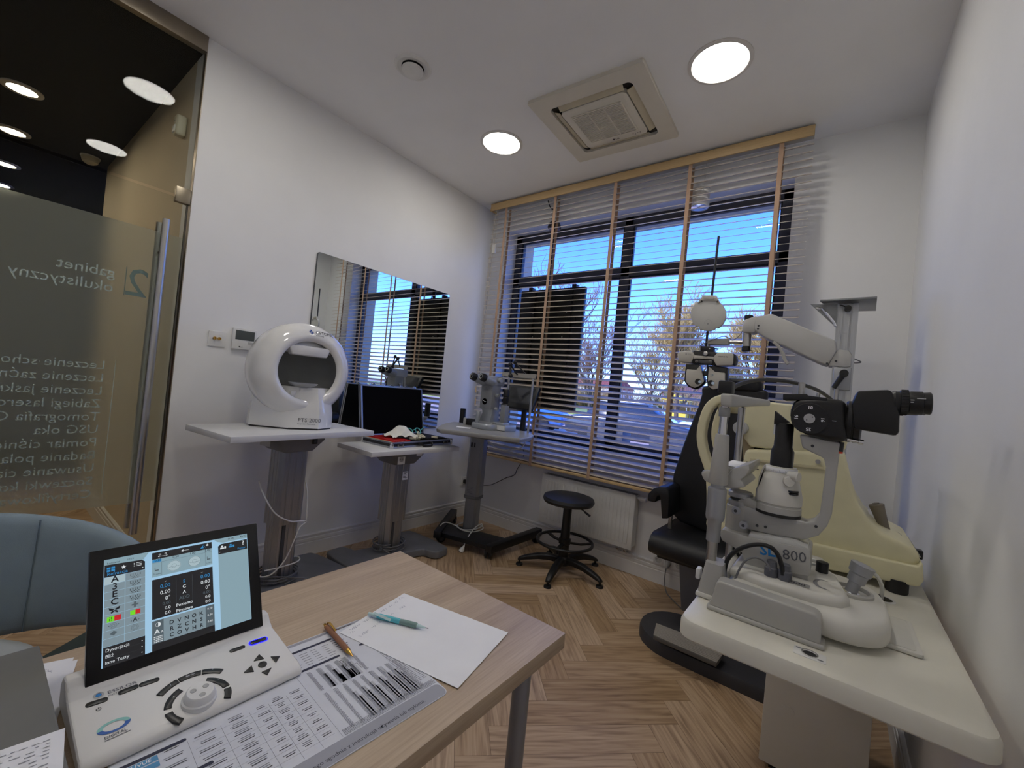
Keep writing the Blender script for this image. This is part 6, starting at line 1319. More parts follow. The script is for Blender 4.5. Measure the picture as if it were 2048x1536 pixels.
# ================================================================ SLIT LAMP
def slit_lamp():
    Y = -1.80; r = thing('slit_lamp', 'large white and black slit lamp with chin rest at the front of the white table', 'eye instrument', (2.78, Y, TZ))
    SW = mat('lamp_white', (214, 212, 204), .42, var=.02); SG = mat('lamp_grey', (182, 181, 176), .42, .1, var=.02)
    K2 = mat('microscope_black', (17, 17, 18), .38, bump=.12, bscale=600)
    P = lambda pts, y=Y: xz(pts, y)
    # rails, glide plate
    for y0, y1 in ((-2.0, -1.958), (-1.575, -1.535)):
        a = MB(); a.box(2.598, 2.826, y0-.002, y1+.002, TZ, TZ+.012); a.prism(arc(2.80, TZ+.052, .018, 0, 90, 5)+arc(2.625, TZ+.062, .012, 90, 180, 5)+[(2.604, TZ+.01), (2.818, TZ+.01)], 'y', y0, y1); a.build('rail_cover', SG, r, bev=.005, seg=3)
    a = MB(); a.prism(rrect(2.80, 2.99, -1.868, -1.68, .008, 3), 'z', TZ+.001, TZ+.009); a.build('glide_plate', SW, r, bev=.0025)
    a = MB(); a.prism(rrect(2.812, 2.98, -1.858, -1.69, .008, 3), 'z', TZ+.009, TZ+.0098); a.build('glide_pad', mat('glide_white', (206, 204, 196), .3), r)
    a = MB(); a.cyl((2.72, -1.965, TZ+.026), (2.72, -1.57, TZ+.026), .01, n=14); a.build('axle', STEEL, r)
    # carriage: plan outlines lofted upward
    pl0 = smooth([(2.635, -1.94, 0), (2.75, -1.95, 0), (2.84, -1.962, 0), (2.895, -1.945, 0), (2.93, -1.9, 0), (2.938, -1.82, 0), (2.93, -1.7, 0), (2.88, -1.635, 0), (2.76, -1.625, 0), (2.635, -1.63, 0)], 4, True)
    def pl(k, kx, z): return [(2.78+(p[0]-2.78)*kx, -1.79+(p[1]+1.79)*k, z) for p in pl0]
    a = MB(); a.loft([pl(.97, .985, TZ+.014), pl(1, 1, TZ+.02), pl(1, 1, TZ+.045), pl(.95, .97, TZ+.058), pl(.86, .93, TZ+.064)]); a.build('carriage', SW, r, ang=50)
    a = MB(); q = [(2.625, -1.9), (2.70, -1.925), (2.80, -1.925), (2.85, -1.90), (2.865, -1.87), (2.84, -1.72), (2.80, -1.66), (2.63, -1.66)]
    a.loft([[(x, y, TZ+.06) for x, y in q], [(x, y, TZ+.078) for x, y in q], [(2.74+(x-2.74)*.94, -1.79+(y+1.79)*.93, TZ+.086) for x, y in q]]); a.build('carriage_top', SW, r, bev=.004)
    J = V((2.868, -1.765, TZ+.058))
    a = MB(); a.lathe([(.046, .0), (.045, .012), (.037, .014), (.034, .006), (.026, .002), (.0, .0015)], 36, tuple(J)); a.build('joystick_well', SG, r)
    a = MB(); a.lathe([(0, .003), (.017, .003), (.019, .006), (.012, .009), (0, .0095)], 24, tuple(J+V((0, 0, .001)))); a.build('joystick_ball', CHROME, r)
    dj = (V(at(1727, 1133, 1, -1.76))-J).normalized(); L = (V(at(1727, 1133, 1, -1.76))-J).length
    a = MB(); a.lathe([(.0125, 0), (.0125, L*.38), (.018, L*.4), (.019, L*.66), (.0225, L*.7), (.0245, L*.98), (.022, L*1.0), (.0, L*1.005)], 30, tuple(J+V((0, 0, .004))), tuple(dj)); a.build('joystick', ALUP, r)
    a = MB(); F = (V((0, 0, TZ+.0875)), V((1, 0, 0)), V((0, 1, 0)), V((0, 0, 1)))
    a.poly(F, [(2.815+.034*math.cos(R(g))*.6, -1.84+.034*math.sin(R(g))) for g in range(60, 301, 20)]+[(2.815+.012*math.cos(R(g)), -1.838+.028*math.sin(R(g))) for g in range(250, 109, -20)], -.001); a.build('thumb_pad', mat('pad_grey', (140, 140, 142), .5), r, flat=True)
    a = MB(); a.cyl((2.81, -1.74, TZ+.07), (2.81, -1.74, TZ+.112), .0135, n=20); a.build('brightness_knob', BLACK, r, bev=.002)
    # plugs on the carriage
    for px, py in ((1540, 1168), (1567, 1178)):
        k = at(px, py, 1, -1.89); a = MB(); a.lathe([(.0135, 0), (.0145, .008), (.0145, .024), (.0115, .027), (.0105, .04), (.007, .042)], 20, (k.x, -1.89, TZ+.082)); a.build('cable_plug', mat('plug_slate', (96, 98, 106), .5), r)
    F = (V((2.735, -1.9, TZ+.0872)), V((.97, -.08, 0)).normalized(), V((.08, .97, 0)).normalized(), V((0, 0, 1))); a = MB(); a.quad(F, 0, .055, .0, .022, .0006); a.build('type_label', mat('label_silver', (150, 150, 150), .4), r, flat=True)
    a = MB()
    for k in range(9): a.quad(F, .003+.005*k, .006+.005*k, .004, .009+.009*rnd.random(), .0008)
    a.build('label_print', BLACK, r, flat=True)
    # lettered column block
    a = MB(); a.prism(P([(1447, 1058), (1453, 1050), (1500, 1064), (1515, 1068), (1620, 1088), (1624, 1094), (1622, 1140), (1497, 1121), (1490, 1094), (1452, 1072)]), 'y', Y-.055, Y+.055); b = a.build('column_block', SG, r, bev=.005)
    a = MB(); a.prism(P([(1503, 1118), (1617, 1138), (1617, 1172), (1500, 1150)]), 'y', Y-.045, Y+.045); a.build('column_neck', SG, r)
    k0, k1 = at(1518, 1111, 1, Y-.0555), at(1605, 1127, 1, Y-.0555); d = (k1-k0).normalized(); up = V((-d.z, 0, d.x)); F = (k0, d, up, V((0, -1, 0)))
    a = MB(); a.text(F, 'SL', .002, .004, .036, .0004, bold=.025); a.build('model_lettering', mat('lamp_blue', (36, 130, 204), .5), b, flat=True)
    a = MB(); a.text(F, '800', .05, .003, .034, .0004, sx=.98); a.build('model_number', mat('grey_print', (96, 98, 104)), b, flat=True)
    a = MB(); g = P([(1505, 1058), (1590, 1073), (1618, 1087), (1618, 1090), (1500, 1068)]); a.prism(g, 'y', Y-.05, Y+.05); a.build('clear_cover', mat('clear_grey', (206, 206, 202), .08), b, bev=.002)
    # swivel hub
    hx = at(1477, 1035, 1, Y).x
    def hz(py): return at(1477, py, 1, Y).z
    a = MB(); a.lathe([(.028, hz(1062)), (.031, hz(1058)), (.031, hz(1012)), (.029, hz(1010))], 32, (hx, Y, 0)); a.build('swivel_hub', SG, r)
    a = MB(); a.lathe([(.027, hz(1010)), (.028, hz(1006)), (.028, hz(1000)), (.022, hz(998)), (.022, hz(994)), (.03, hz(992)), (.03, hz(984)), (.026, hz(981)), (0, hz(981))], 32, (hx, Y, 0)); a.build('swivel_head', ALUP, r)
    a = MB(); a.lathe([(.0245, hz(998)), (.0245, hz(994))], 28, (hx, Y, 0)); a.build('gap_ring', BLACK, r)
    for px, py, y in ((1473, 1020, Y-.045), (1488, 1049, Y-.045)):
        k = at(px, py, 1, y); a = MB(); a.lathe([(.006, -.02), (.006, 0), (.0095, .001), (.0105, .004), (.0105, .012), (.009, .014), (0, .014)], 20, tuple(k), (0, -1, 0)); kn = a.build('clamp_screw', ALUP, r); a = MB(); k2 = k+V((0, -.0142, 0)); a.cyl(tuple(k2), tuple(k2+V((0, -.0006, 0))), .004, n=14); a.build('screw_socket', DGREY, kn)
    # microscope arm
    a = MB(); a.prism(P([(1600, 868), (1683, 885), (1679, 905), (1664, 1025), (1655, 1048), (1638, 1067), (1612, 1075), (1560, 1069), (1476, 1050), (1478, 1007), (1500, 1010), (1612, 1040), (1628, 1039), (1640, 1026), (1652, 932), (1648, 915), (1606, 895)]), 'y', Y-.026, Y+.026); arm = a.build('microscope_arm', SG, r, bev=.005, seg=3, ang=28)
    for px, py in ((1514, 1051), (1531, 1054), (1632, 1053), (1625, 892)):
        k = at(px, py, 1, Y-.0262); a = MB(); a.cyl(tuple(k), tuple(k+V((0, -.0008, 0))), .0035, n=12); a.build('screw', DGREY, arm)
    # microscope
    yb = .052
    a = MB(); a.prism(P([(1583, 832), (1584, 820), (1590, 806), (1602, 798), (1640, 797), (1692, 802), (1694, 884), (1655, 880), (1612, 868), (1597, 852)]), 'y', Y-yb, Y+yb); m = a.build('magnification_drum', K2, r, bev=.014, seg=4, ang=40)
    e0, e1 = at(1690, 842, 1, Y), at(1719, 845, 1, Y); a = MB(); a.lathe([(.047, 0), (.05, .004), (.05, .012), (.0475, .013), (.0475, .016), (.05, .017), (.05, (e1-e0).length), (.044, (e1-e0).length+.004), (0, (e1-e0).length+.004)], 36, tuple(e0), tuple(e1-e0)); a.build('tube_collar', K2, r)
    k = at(1619, 837, 1, Y-yb); a = MB(); a.lathe([(.038, -.004), (.038, .006), (.036, .008), (.0, .008)], 40, (k.x, Y-yb, k.z), (0, -1, 0)); dl = a.build('drum_dial', K2, m)
    a = MB(); a.lathe([(.0115, .0), (.0115, .0015), (0, .0015)], 28, (k.x, Y-yb-.008, k.z), (0, -1, 0)); a.build('dial_cap', mat('cap_grey', (176, 176, 178), .35), dl)
    Fd = frame((k.x, Y-yb-.0082, k.z), (1, 0, 0), (0, 0, 1)); a = MB()
    for body, g in (('10', 90), ('16', 0), ('25', 270), ('16', 180)):
        X_ = Fd[1]*math.cos(R(g-90))+Fd[2]*math.sin(R(g-90)); Y_ = -Fd[1]*math.sin(R(g-90))+Fd[2]*math.cos(R(g-90)); c_ = Fd[0]+Fd[1]*.026*math.cos(R(g))+Fd[2]*.026*math.sin(R(g)); a.text((c_, X_, Y_, Fd[3]), body, 0, -.003, .0105, .0004, 'CENTER', bold=.02)
    a.quad(Fd, .044, .052, -.0005, .0005, -.004); a.build('dial_lettering', PAPER, dl, flat=True)
    a = MB(); a.disc(Fd, -.005, -.004, .0014, .0018, 10); a.disc(Fd, .006, .004, .0014, .0018, 10); a.build('cap_hole', BLACK, dl, flat=True)
    a = MB(); a.prism(P([(1702, 810), (1713, 784), (1777, 782), (1786, 800), (1794, 830), (1793, 862), (1788, 871), (1706, 857)]), 'y', Y-.058, Y+.058); h = a.build('binocular_head', K2, r, bev=.006, seg=2)
    for s_, y in ((0, Y-.033), (1, Y+.033)):
        e0, e1 = at(1780, 805, 1, Y), at(1857, 808.5, 1, Y); e0 = V((e0.x, y, e0.z)); dd = (V((e1.x, y, e1.z))-e0); L = dd.length
        a = MB(); a.lathe([(.024, 0), (.0265, L*.08), (.025, L*.12), (.025, L*.2), (.0275, L*.22), (.0275, L*.42), (.025, L*.44), (.026, L*.5), (.026, L*.78), (.0235, L*.8), (.0245, L*.97), (.023, L), (.019, L), (.018, L*.92), (0, L*.9)], 34, tuple(e0), tuple(dd)); e = a.build('eyepiece', K2, h)
        a = MB(); 
        for q in range(26): g = 2*PI*q/26; c_ = e0+dd*.32+V((0, math.cos(g), math.sin(g)))*.0277; a.cyl(tuple(c_-dd*.09), tuple(c_+dd*.09), .0012, n=5)
        a.build('grip_ridges', BLACK, e)
        if s_ == 0:
            F = frame(tuple(e0+dd*.6+V((0, -.0262, .008))), dd, (0, .28, 1)); a = MB(); a.quad(F, 0, .014, 0, .0018, .0004); a.quad(F, -.01, -.004, -.004, -.002, .0004); a.quad(F, -.01, -.005, -.009, -.007, .0004); a.build('eyepiece_mark', mat('cap_grey', (176, 176, 178)), e, flat=True)
    a = MB(); a.prism(P([(1568, 789), (1615, 789), (1617, 792), (1655, 797), (1655, 804), (1600, 801), (1568, 801)], Y-.02), 'y', Y-.05, Y+.03); a.build('filter_slide', BLACK, r, bev=.002)
    for px, p0, p1, rr in ((1602, 791, 765, .0075), (1635, 798, 786, .004)):
        a = MB(); a.cyl(tuple(at(px, p0, 1, Y)), tuple(at(px+2, p1, 1, Y)), rr, n=16); a.build('slide_post', STEEL, r)
    k = at(1716, 883, 1, Y-.03); a = MB(); a.lathe([(.004, -.02), (.004, 0), (.006, .001), (.006, .01), (0, .01)], 16, tuple(k), (1, 0, -.1)); a.build('lock_screw', CHROME, r)
    k0, k1 = at(1683, 884, 1, Y-.02), at(1680, 903, 1, Y-.02); a = MB(); a.cyl(tuple(k0), tuple(k1), .006, n=12); lv = a.build('tilt_lever', BLACK, r); a = MB(); a.cyl(tuple(k1), tuple(at(1680, 907, 1, Y-.02)), .0055, n=12); lab(a.build('lever_tip', mat('orange_red', (220, 70, 36), .4), lv), 'orange red lever tip')
    # illumination tower
    ix = at(1560, 960, 1, Y).x; iz = lambda py, px=1560: at(px, py, 1, Y).z
    a = MB(); a.lathe([(.034, iz(932)), (.036, iz(936)), (.036, iz(944)), (.04, iz(950)), (.05, iz(982)), (.052, iz(988)), (.052, iz(1004)), (.05, iz(1006))], 44, (ix, Y, 0)); ld = a.build('lamp_drum', SW, r)
    a = MB(); a.lathe([(.0365, iz(943)), (.037, iz(942)), (.037, iz(935)), (.0365, iz(934))], 44, (ix, Y, 0), cap=False); a.build('scale_ring', PAPER, ld)
    a = MB()
    for q in range(40):
        g = R(190+q*4); c_ = V((ix+.0371*math.cos(g), Y+.0371*math.sin(g), 0)); t_ = V((-math.sin(g), math.cos(g), 0)); hgt = .006 if q % 5 == 0 else .0035
        a.add([tuple(c_-t_*.0002+V((0, 0, iz(942)))), tuple(c_+t_*.0002+V((0, 0, iz(942)))), tuple(c_+t_*.0002+V((0, 0, iz(942)+hgt))), tuple(c_-t_*.0002+V((0, 0, iz(942)+hgt)))], [(0, 1, 2, 3)])
    a.build('scale_marks', BLACK, ld, flat=True)
    a = MB(); a.lathe([(.0505, iz(1006)), (.0505, iz(1009)), (.052, iz(1010)), (.052, iz(1022)), (.05, iz(1023))], 44, (ix, Y, 0)); a.build('lamp_base_ring', SG, ld)
    a = MB(); a.lathe([(.0, iz(1029)), (.048, iz(1029)), (.0525, iz(1027)), (.0525, iz(1022)), (0, iz(1022))], 44, (ix, Y, 0)); a.build('black_ring', BLACK, ld)
    a = MB(); k = at(1592, 988, 1, Y-.035); a.lathe([(.014, -.004), (.014, .0), (.011, .001), (.014, .002), (.014, .006)], 24, (ix+.03, Y-.03, k.z)); a.build('notch_wheel', BLACK, ld)
    for px, py, rr, dr in ((1578, 963, .0125, (.25, -1, 0)), (1594, 954, .0115, (.9, -.45, 0))):
        k = at(px, py, 1, Y-.045); a = MB(); a.lathe([(rr*.9, -.02), (rr, -.004), (rr*1.05, -.003), (rr*1.05, .003), (rr*.92, .005), (0, .006)], 26, tuple(k), dr); kn = a.build('slit_knob', SW, ld)
    a = MB(); a.lathe([(.026, iz(935)), (.026, iz(901)), (.0235, iz(897)), (.021, iz(892)), (.0205, iz(848)), (.019, iz(846)), (0, iz(846))], 32, (ix+.0, Y, 0)); tb = a.build('lamp_tube', K2, r)
    a = MB(); a.prism(P([(1551, 822), (1582, 847), (1549, 848)]), 'y', Y-.016, Y+.016); a.build('prism_head', BLACK, tb, bev=.001)
    k = at(1545, 843, 1, Y); a = MB(); a.cyl((ix-.021, Y-.004, iz(870)), (ix-.0215, Y-.004, iz(846)), .003, n=10); a.build('tube_pin', CHROME, tb)
    a = MB(); a.prism(P([(1478, 996), (1500, 992), (1520, 1002), (1522, 1020), (1500, 1012), (1478, 1004)]), 'y', Y-.025, Y+.025); a.prism(P([(1511, 1006), (1520, 950), (1530, 928), (1536, 930), (1524, 960), (1520, 1010)], Y), 'y', Y-.02, Y+.02); a.build('lamp_bracket', SG, r, bev=.004)
    a = MB(); a.cyl(tuple(at(1520, 1015, 1, Y)), tuple(at(1518, 1032, 1, Y)), .008, n=16); a.build('pivot_pin', STEEL, r)
    # chin rest frame
    X1, Y1, Y2 = 2.581, -1.905, -1.69
    a = MB(); a.loft([[(x, y, z) for x, y in rrect(2.562+d, 2.622-d*.6, -1.945+d*.6, -1.87-d*.6, .008, 3)] for z, d in ((TZ+.004, 0), (TZ+.03, .003), (TZ+.088, .012))]); f = a.build('post_foot', SG, r)
    a = MB(); a.box(2.56, 2.63, -1.95, -1.6, TZ+.001, TZ+.012); a.prism([(2.575, TZ+.012), (2.618, TZ+.012), (2.61, TZ+.042), (2.585, TZ+.042)], 'y', -1.93, -1.62); a.build('frame_base', SW, r, bev=.003)
    a = MB(); a.box(2.552, 2.563, -1.93, -1.905, TZ+.035, TZ+.062); a.build('base_clip', PLASTIC, r, bev=.003)
    a = MB(); a.loft([[(x, y, z) for x, y in rrect(2.586, 2.618, -1.66, -1.61, .006, 3)] for z in (TZ+.01, TZ+.15)]); a.build('rear_foot', SW, r)
    a = MB(); a.cyl((X1, Y1, TZ+.08), (X1, Y1, .944), .0125, n=24); a.build('post_rod', STEEL, r)
    a = MB(); a.lathe([(.0165, .936), (.0165, .985), (.021, .992), (.0225, 1.0), (.0225, 1.072), (.017, 1.075), (.017, 1.083), (0, 1.083)], 32, (X1, Y1, 0)); a.build('height_sleeve', ALUP, r)
    a = MB(); a.lathe([(.021, 1.083), (.023, 1.087), (.0165, 1.208), (.0155, 1.212)], 32, (X1, Y1, 0)); a.build('post_cone', SG, r)
    a = MB(); a.cyl((X1, Y1, 1.205), (X1, Y1, 1.285), .0098, n=20); a.build('post_rod', CHROME, r)
    a = MB(); a.lathe([(.0128, 1.258), (.0135, 1.26), (.0135, 1.28), (.0128, 1.283)], 20, (X1, Y1, 0)); a.build('post_nut', mat('nut_grey', (150, 152, 152), .3, .4), r)
    a = MB(); a.cyl((2.587, Y2, 1.1), (2.587, Y2, 1.288), .0098, n=20); a.cyl((2.587, Y2, TZ+.03), (2.587, Y2, 1.09), .0098, n=20); a.build('rear_rod', STEEL, r)
    b0, b1, b2, b3 = at(1440, 786, 1, -1.93), at(1525, 799, 1, -1.56), at(1525, 811, 1, -1.56), at(1440, 812.5, 1, -1.93)
    o_ = V((.028, 0, 0)); a = MB(); a.loft([[tuple(b0), tuple(b0+o_), tuple(b3+o_), tuple(b3)], [tuple(b1), tuple(b1+o_*.8), tuple(b2+o_*.8), tuple(b2)]]); a.build('forehead_band', SG, r, bev=.006, seg=3)
    a = MB(); k = at(1451, 777, 1, -1.9); a.box(k.x-.016, k.x+.018, -1.915, -1.87, 1.318, 1.352); a.build('lamp_block', BLACK, r, bev=.005)
    a = MB(); a.prism(P([(1447, 947), (1462, 946), (1464, 940), (1472, 934), (1502, 926), (1503, 938), (1495, 950), (1484, 958), (1490, 962), (1494, 972), (1470, 974), (1447, 972)], -1.86), 'y', -1.89, -1.7); a.build('chin_arm', SG, r, bev=.005)
    a = MB(); k = at(1472, 928, 1, -1.8); a.loft([[(k.x-.03, -1.87, 1.112), (k.x+.035, -1.87, 1.112), (k.x+.035, -1.7, 1.112), (k.x-.03, -1.7, 1.112)], [(k.x-.03, -1.87, 1.124), (k.x+.035, -1.87, 1.124), (k.x+.035, -1.7, 1.124), (k.x-.03, -1.7, 1.124)]]); ct = a.build('chin_tray', SW, r, bev=.005)
    a = MB(); a.box(k.x-.024, k.x+.03, -1.865, -1.71, 1.124, 1.13); a.build('chin_papers', PAPER, ct, bev=.001)
    a = MB(); a.ribbon([(k.x-.024, -1.872, 1.13), (k.x+.03, -1.872, 1.127)], .006, .003, (0, 1, 0)); a.build('paper_clip', STEEL, ct)
    k = at(1413, 950, 1, -1.86); a = MB(); a.lathe([(.014, -.02), (.0155, -.004), (.0165, 0), (.0155, .004), (.013, .0055), (0, .005)], 30, (2.55, -1.87, k.z-.0), (-.35, -1, 0)); a.build('chin_knob', SG, r)
    # cables that belong to the instrument
    def cb(pts, y, rr, m, name='lead'):
        a = MB(); a.tube(smooth([tuple(at(px, py, 1, yy)) for px, py, yy in [(p+(y,) if len(p) == 2 else p) for p in pts]], 6), rr, 10); return a.build(name, m, r)
    cb([(1442, 1166), (1447, 1160), (1449, 1140), (1456, 1118), (1472, 1102), (1495, 1092), (1520, 1089), (1542, 1095), (1556, 1110), (1563, 1130), (1566, 1150)], -1.9, .0052, CABK)
    cb([(1403, 1178), (1395, 1186), (1395, 1200), (1405, 1214), (1420, 1218), (1440, 1211), (1456, 1193), (1468, 1165), (1478, 1140), (1492, 1121), (1510, 1115), (1527, 1121), (1537, 1132), (1541, 1142)], -1.915, .0026, CABG)
    cb([(1462, 778, -1.87), (1480, 768, -1.8), (1510, 761, -1.7), (1545, 760, -1.6), (1590, 766, -1.5), (1630, 778, -1.4), (1655, 793, -1.3), (1668, 806, -1.25), (1674, 822, -1.22)], 0, .0058, CABK)
    cb([(1445, 1078, -1.7), (1462, 1092, -1.68), (1478, 1112, -1.66), (1485, 1140, -1.66)], 0, .0045, CABK)
    a = MB(); k = at(1484, 1140, 1, -1.66); a.tube([(k.x, -1.66, k.z), (k.x+.004, -1.66, TZ+.086)], .011, 12); a.build('lead_boot', BLACK, r)
    cb([(1622, 1128, -1.72), (1640, 1132, -1.7), (1648, 1150, -1.68), (1652, 1166, -1.68)], 0, .0035, CABW)
slit_lamp()
r = thing('power_lead', 'white and black leads running into the round hole in the white table', 'cable', (2.945, -1.535, TZ))
a = MB(); a.tube(smooth([(2.86, -1.5, .808), (2.875, -1.56, .812), (2.90, -1.585, .875), (2.925, -1.57, .87), (2.942, -1.55, .84), (2.945, -1.538, .802)], 6), .005, 8); a.build('white_lead', CABW, r)
a = MB(); a.tube(smooth([(2.80, -1.55, .808), (2.86, -1.57, .806), (2.915, -1.556, .81), (2.938, -1.543, .808), (2.946, -1.533, .802)], 6), .0045, 8); a.build('black_lead', CABK, r)
# ================================================================ AUTOREFRACTOR
def autorefractor():
    Y0, Y1 = -1.42, -1.12; r = thing('autorefractor', 'bulky cream autorefractor with a grey joystick behind the slit lamp on the white table', 'eye instrument', (2.8, -1.27, TZ))
    P = lambda pts, y=Y0: xz(pts, y)
    a = MB(); a.prism(P([(1487, 799), (1530, 803), (1688, 820), (1697, 828), (1697, 880), (1690, 901), (1650, 911), (1500, 894), (1487, 876)]), 'y', Y0, Y1); a.build('head', CREAM, r, bev=.016, seg=4, ang=30)
    body = [(1492, 898), (1690, 904), (1697, 935), (1706, 972), (1718, 1008), (1738, 1042), (1764, 1064), (1800, 1082), (1830, 1098), (1841, 1112), (1838, 1127), (1826, 1134), (1624, 1092), (1520, 1066), (1484, 1052), (1478, 960)]
    a = MB(); a.prism(P(body), 'y', Y0-.012, Y1+.02); a.build('body', CREAM, r, bev=.014, seg=4, ang=38)
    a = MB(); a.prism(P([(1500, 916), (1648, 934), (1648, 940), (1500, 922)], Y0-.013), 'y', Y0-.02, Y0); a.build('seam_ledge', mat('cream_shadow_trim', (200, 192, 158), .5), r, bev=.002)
    a = MB(); a.prism(P([(1482, 1054), (1834, 1132), (1845, 1124), (1847, 1160), (1838, 1173), (1640, 1135), (1482, 1098)], Y0-.02), 'y', Y0-.03, Y1+.04); a.build('base', CREAM, r, bev=.01, seg=3)
    for x, y in ((2.985, -1.43), (2.985, -1.1), (2.68, -1.41), (2.68, -1.1)):
        a = MB(); a.lathe([(.024, .0), (.026, .004), (.026, .038)], 22, (x, y, TZ)); a.build('foot', RUBBER, r)
    # forehead and chin frame
    pth = smooth([tuple(at(px, py, 1, Y0+.02)) for px, py in ((1500, 806), (1462, 798), (1438, 800), (1420, 814), (1409, 840), (1404, 872), (1409, 905), (1420, 940), (1424, 980), (1424, 1030), (1428, 1062))], 5)
    for dy in (0, .24):
        a = MB(); a.ribbon([(x, y+dy, z) for x, y, z in pth], .05, .03, (0, 1, 0)); a.build('chin_rest_frame', CREAM, r, bev=.007, seg=3)
    a = MB(); k = at(1436, 797, 1, Y0); a.box(k.x-.004, k.x+.04, Y0+.02, Y0+.26, k.z-.05, k.z+.004); a.build('forehead_rest', CREAM, r, bev=.01)
    k = at(1424, 1040, 1, Y0); a = MB(); a.box(k.x-.02, 2.7, Y0+.0, Y0+.28, TZ+.04, k.z); a.build('frame_foot', CREAM, r, bev=.01)
    k = at(1422, 985, 1, Y0); a = MB(); a.box(k.x-.02, k.x+.06, Y0+.03, Y0+.25, k.z-.02, k.z+.02); a.build('chin_cup', CREAM, r, bev=.008)
    for px, py, rr, x in ((1481, 856, .024, None), (1413, 948, .016, None)):
        k = at(px, py, 1, Y0-.01); a = MB(); a.lathe([(rr*.9, -.03), (rr, -.006), (rr, .004), (rr*.9, .007), (0, .0075)], 36, tuple(k), (-.15, -1, 0)); a.build('height_knob', LGREY, r)
    a = MB(); a.prism(P([(1488, 820), (1505, 822), (1512, 905), (1496, 930), (1488, 915)], Y0+.05), 'y', Y0+.02, Y1-.02); a.build('front_face', mat('cream_brown', (150, 138, 112), .5), r, bev=.004)
    # control panel, joystick
    p0 = [at(px, py, 1, -1.27) for px, py in ((1712, 1030), (1738, 1046), (1770, 1066), (1806, 1082), (1830, 1095))]
    a = MB(); a.loft([[(p.x, y, p.z+o_) for y in (-1.4, -1.36, -1.17, -1.13) for o_ in (0,)][:4] for p in p0 for o_ in (0,)], cap=False); a.build('control_deck', mat('deck_grey', (168, 166, 154), .5), r)
    k0, k1 = at(1771, 1062, 1, -1.29), at(1752, 1008, 1, -1.29); d = k1-k0; L = d.length
    JB = mat('joystick_taupe', (120, 112, 100), .5)
    a = MB(); a.lathe([(.013, 0), (.0135, L*.2), (.018, L*.75), (.0205, L*.97), (.018, L), (.009, L*1.01), (.009, L*1.04), (0, L*1.04)], 28, tuple(k0), tuple(d)); a.build('joystick', JB, r)
    k = at(1776, 1065, 1, -1.29); a = MB(); prof = []
    a.lathe([(.02, -.012), (.033, -.012), (.036, -.004), (.036, .006), (.03, .009), (.018, .006), (0, .004)], 48, (k.x, -1.29, k.z), (.25, -.05, 1)); w = a.build('height_wheel', JB, r)
    a = MB(); q = V((0, 0, 1)).rotation_difference(V((.25, -.05, 1)))
    for i in range(44):
        g = 2*PI*i/44; c = V((k.x, -1.29, k.z))+q @ V((.0365*math.cos(g), .0365*math.sin(g), 0)); u = q @ V((0, 0, .005)); a.cyl(tuple(c-u), tuple(c+u), .0014, n=5)
    a.build('wheel_ridges', JB, w)
    a = MB(); k = at(1722, 1025, 1, -1.17); a.box(k.x-.03, k.x+.055, -1.24, -1.13, k.z-.03, k.z+.012); a.build('printer_cover', PLASTIC, r, bev=.01, seg=3)
    a = MB(); k = at(1843, 1112, 1, -1.3); a.box(k.x-.012, k.x+.004, -1.3, -1.27, k.z-.012, k.z+.014); a.build('lock_button', BLACK, r, bev=.003)
    k = at(1636, 923, 1, Y0-.012); a = MB(); a.cyl(tuple(k), tuple(k+V((0, -.008, 0))), .007, n=16); a.build('cover_screw', STEEL, r)
    a = MB()
    for i in range(2):
        for j in range(2):
            k = at(1497+16*j, 924+14*i, 1, Y0-.0125); a.box(k.x-.007, k.x+.007, Y0-.0135, Y0-.012, k.z-.001, k.z+.001)
    a.build('vent_slot', BLACK, r)
autorefractor()
# ================================================================ OUTSIDE
GZ = -.25
o = MB(); o.add([(-90, .37, GZ), (120, .37, GZ), (120, 160, GZ), (-90, 160, GZ)], [(0, 1, 2, 3)])
struct(o.build('ground', mat('pink_paving', (200, 172, 152), .85, var=.12, scale=3), flat=True))
o = MB(); o.box(-80, 110, 26, 60, GZ, GZ+.06); struct(o.build('lawn', mat('lawn_green', (150, 164, 84), .95, var=.2, scale=2)))
o = MB(); o.box(-80, 110, 17, 22, GZ, GZ+.03); struct(o.build('road', mat('asphalt', (132, 132, 138), .9, var=.08)))
def tree(x, y, h, seed, label, mt, twig, nt=3, spread=.55, name='bare_tree', mn=.014):
    rr = random.Random(seed); r = thing(name, label, 'tree', (x, y, GZ), 0, None); T = MW[r.name]
    tk = MB(T); tw = MB(T)
    def grow(p, d, L, rad, lev):
        n = 3; pts = [p]; q = p; dd = d
        for i in range(n):
            dd = (dd+V((rr.uniform(-.16, .16), rr.uniform(-.16, .16), rr.uniform(-.02, .16)))).normalized(); q = q+dd*L/n; pts.append(q)
        b = tk if lev < 3 else tw
        b.tube([tuple(k) for k in pts], [max(mn, rad*(1-.45*i/n)) for i in range(n+1)], 5 if lev < 3 else 3)
        if lev >= 5: return
        for i in range(nt if lev else nt+2):
            k = rr.choice(pts[1:]) if lev else pts[rr.choice((1, 2, 3, 3))]
            a = rr.uniform(0, 2*PI); s = V((math.cos(a), math.sin(a), rr.uniform(.1, .9))).normalized()
            grow(k, (dd*(1-spread)+s*spread).normalized(), L*rr.uniform(.55, .8), rad*.5, lev+1)
    grow(V((0, 0, 0)), V((0, 0, 1)), h*.34, h*.016, 0)
    tk.build('trunk', mt, r, ang=180); tw.build('twigs', twig, r, ang=180)
BARK = mat('bark', (104, 88, 70), .9, var=.15); TWG = mat('twig_yellow', (196, 168, 104), .9, var=.15); TWB = mat('twig_brown', (150, 118, 92), .9, var=.15); TWR = mat('twig_red', (176, 86, 58), .9, var=.15)
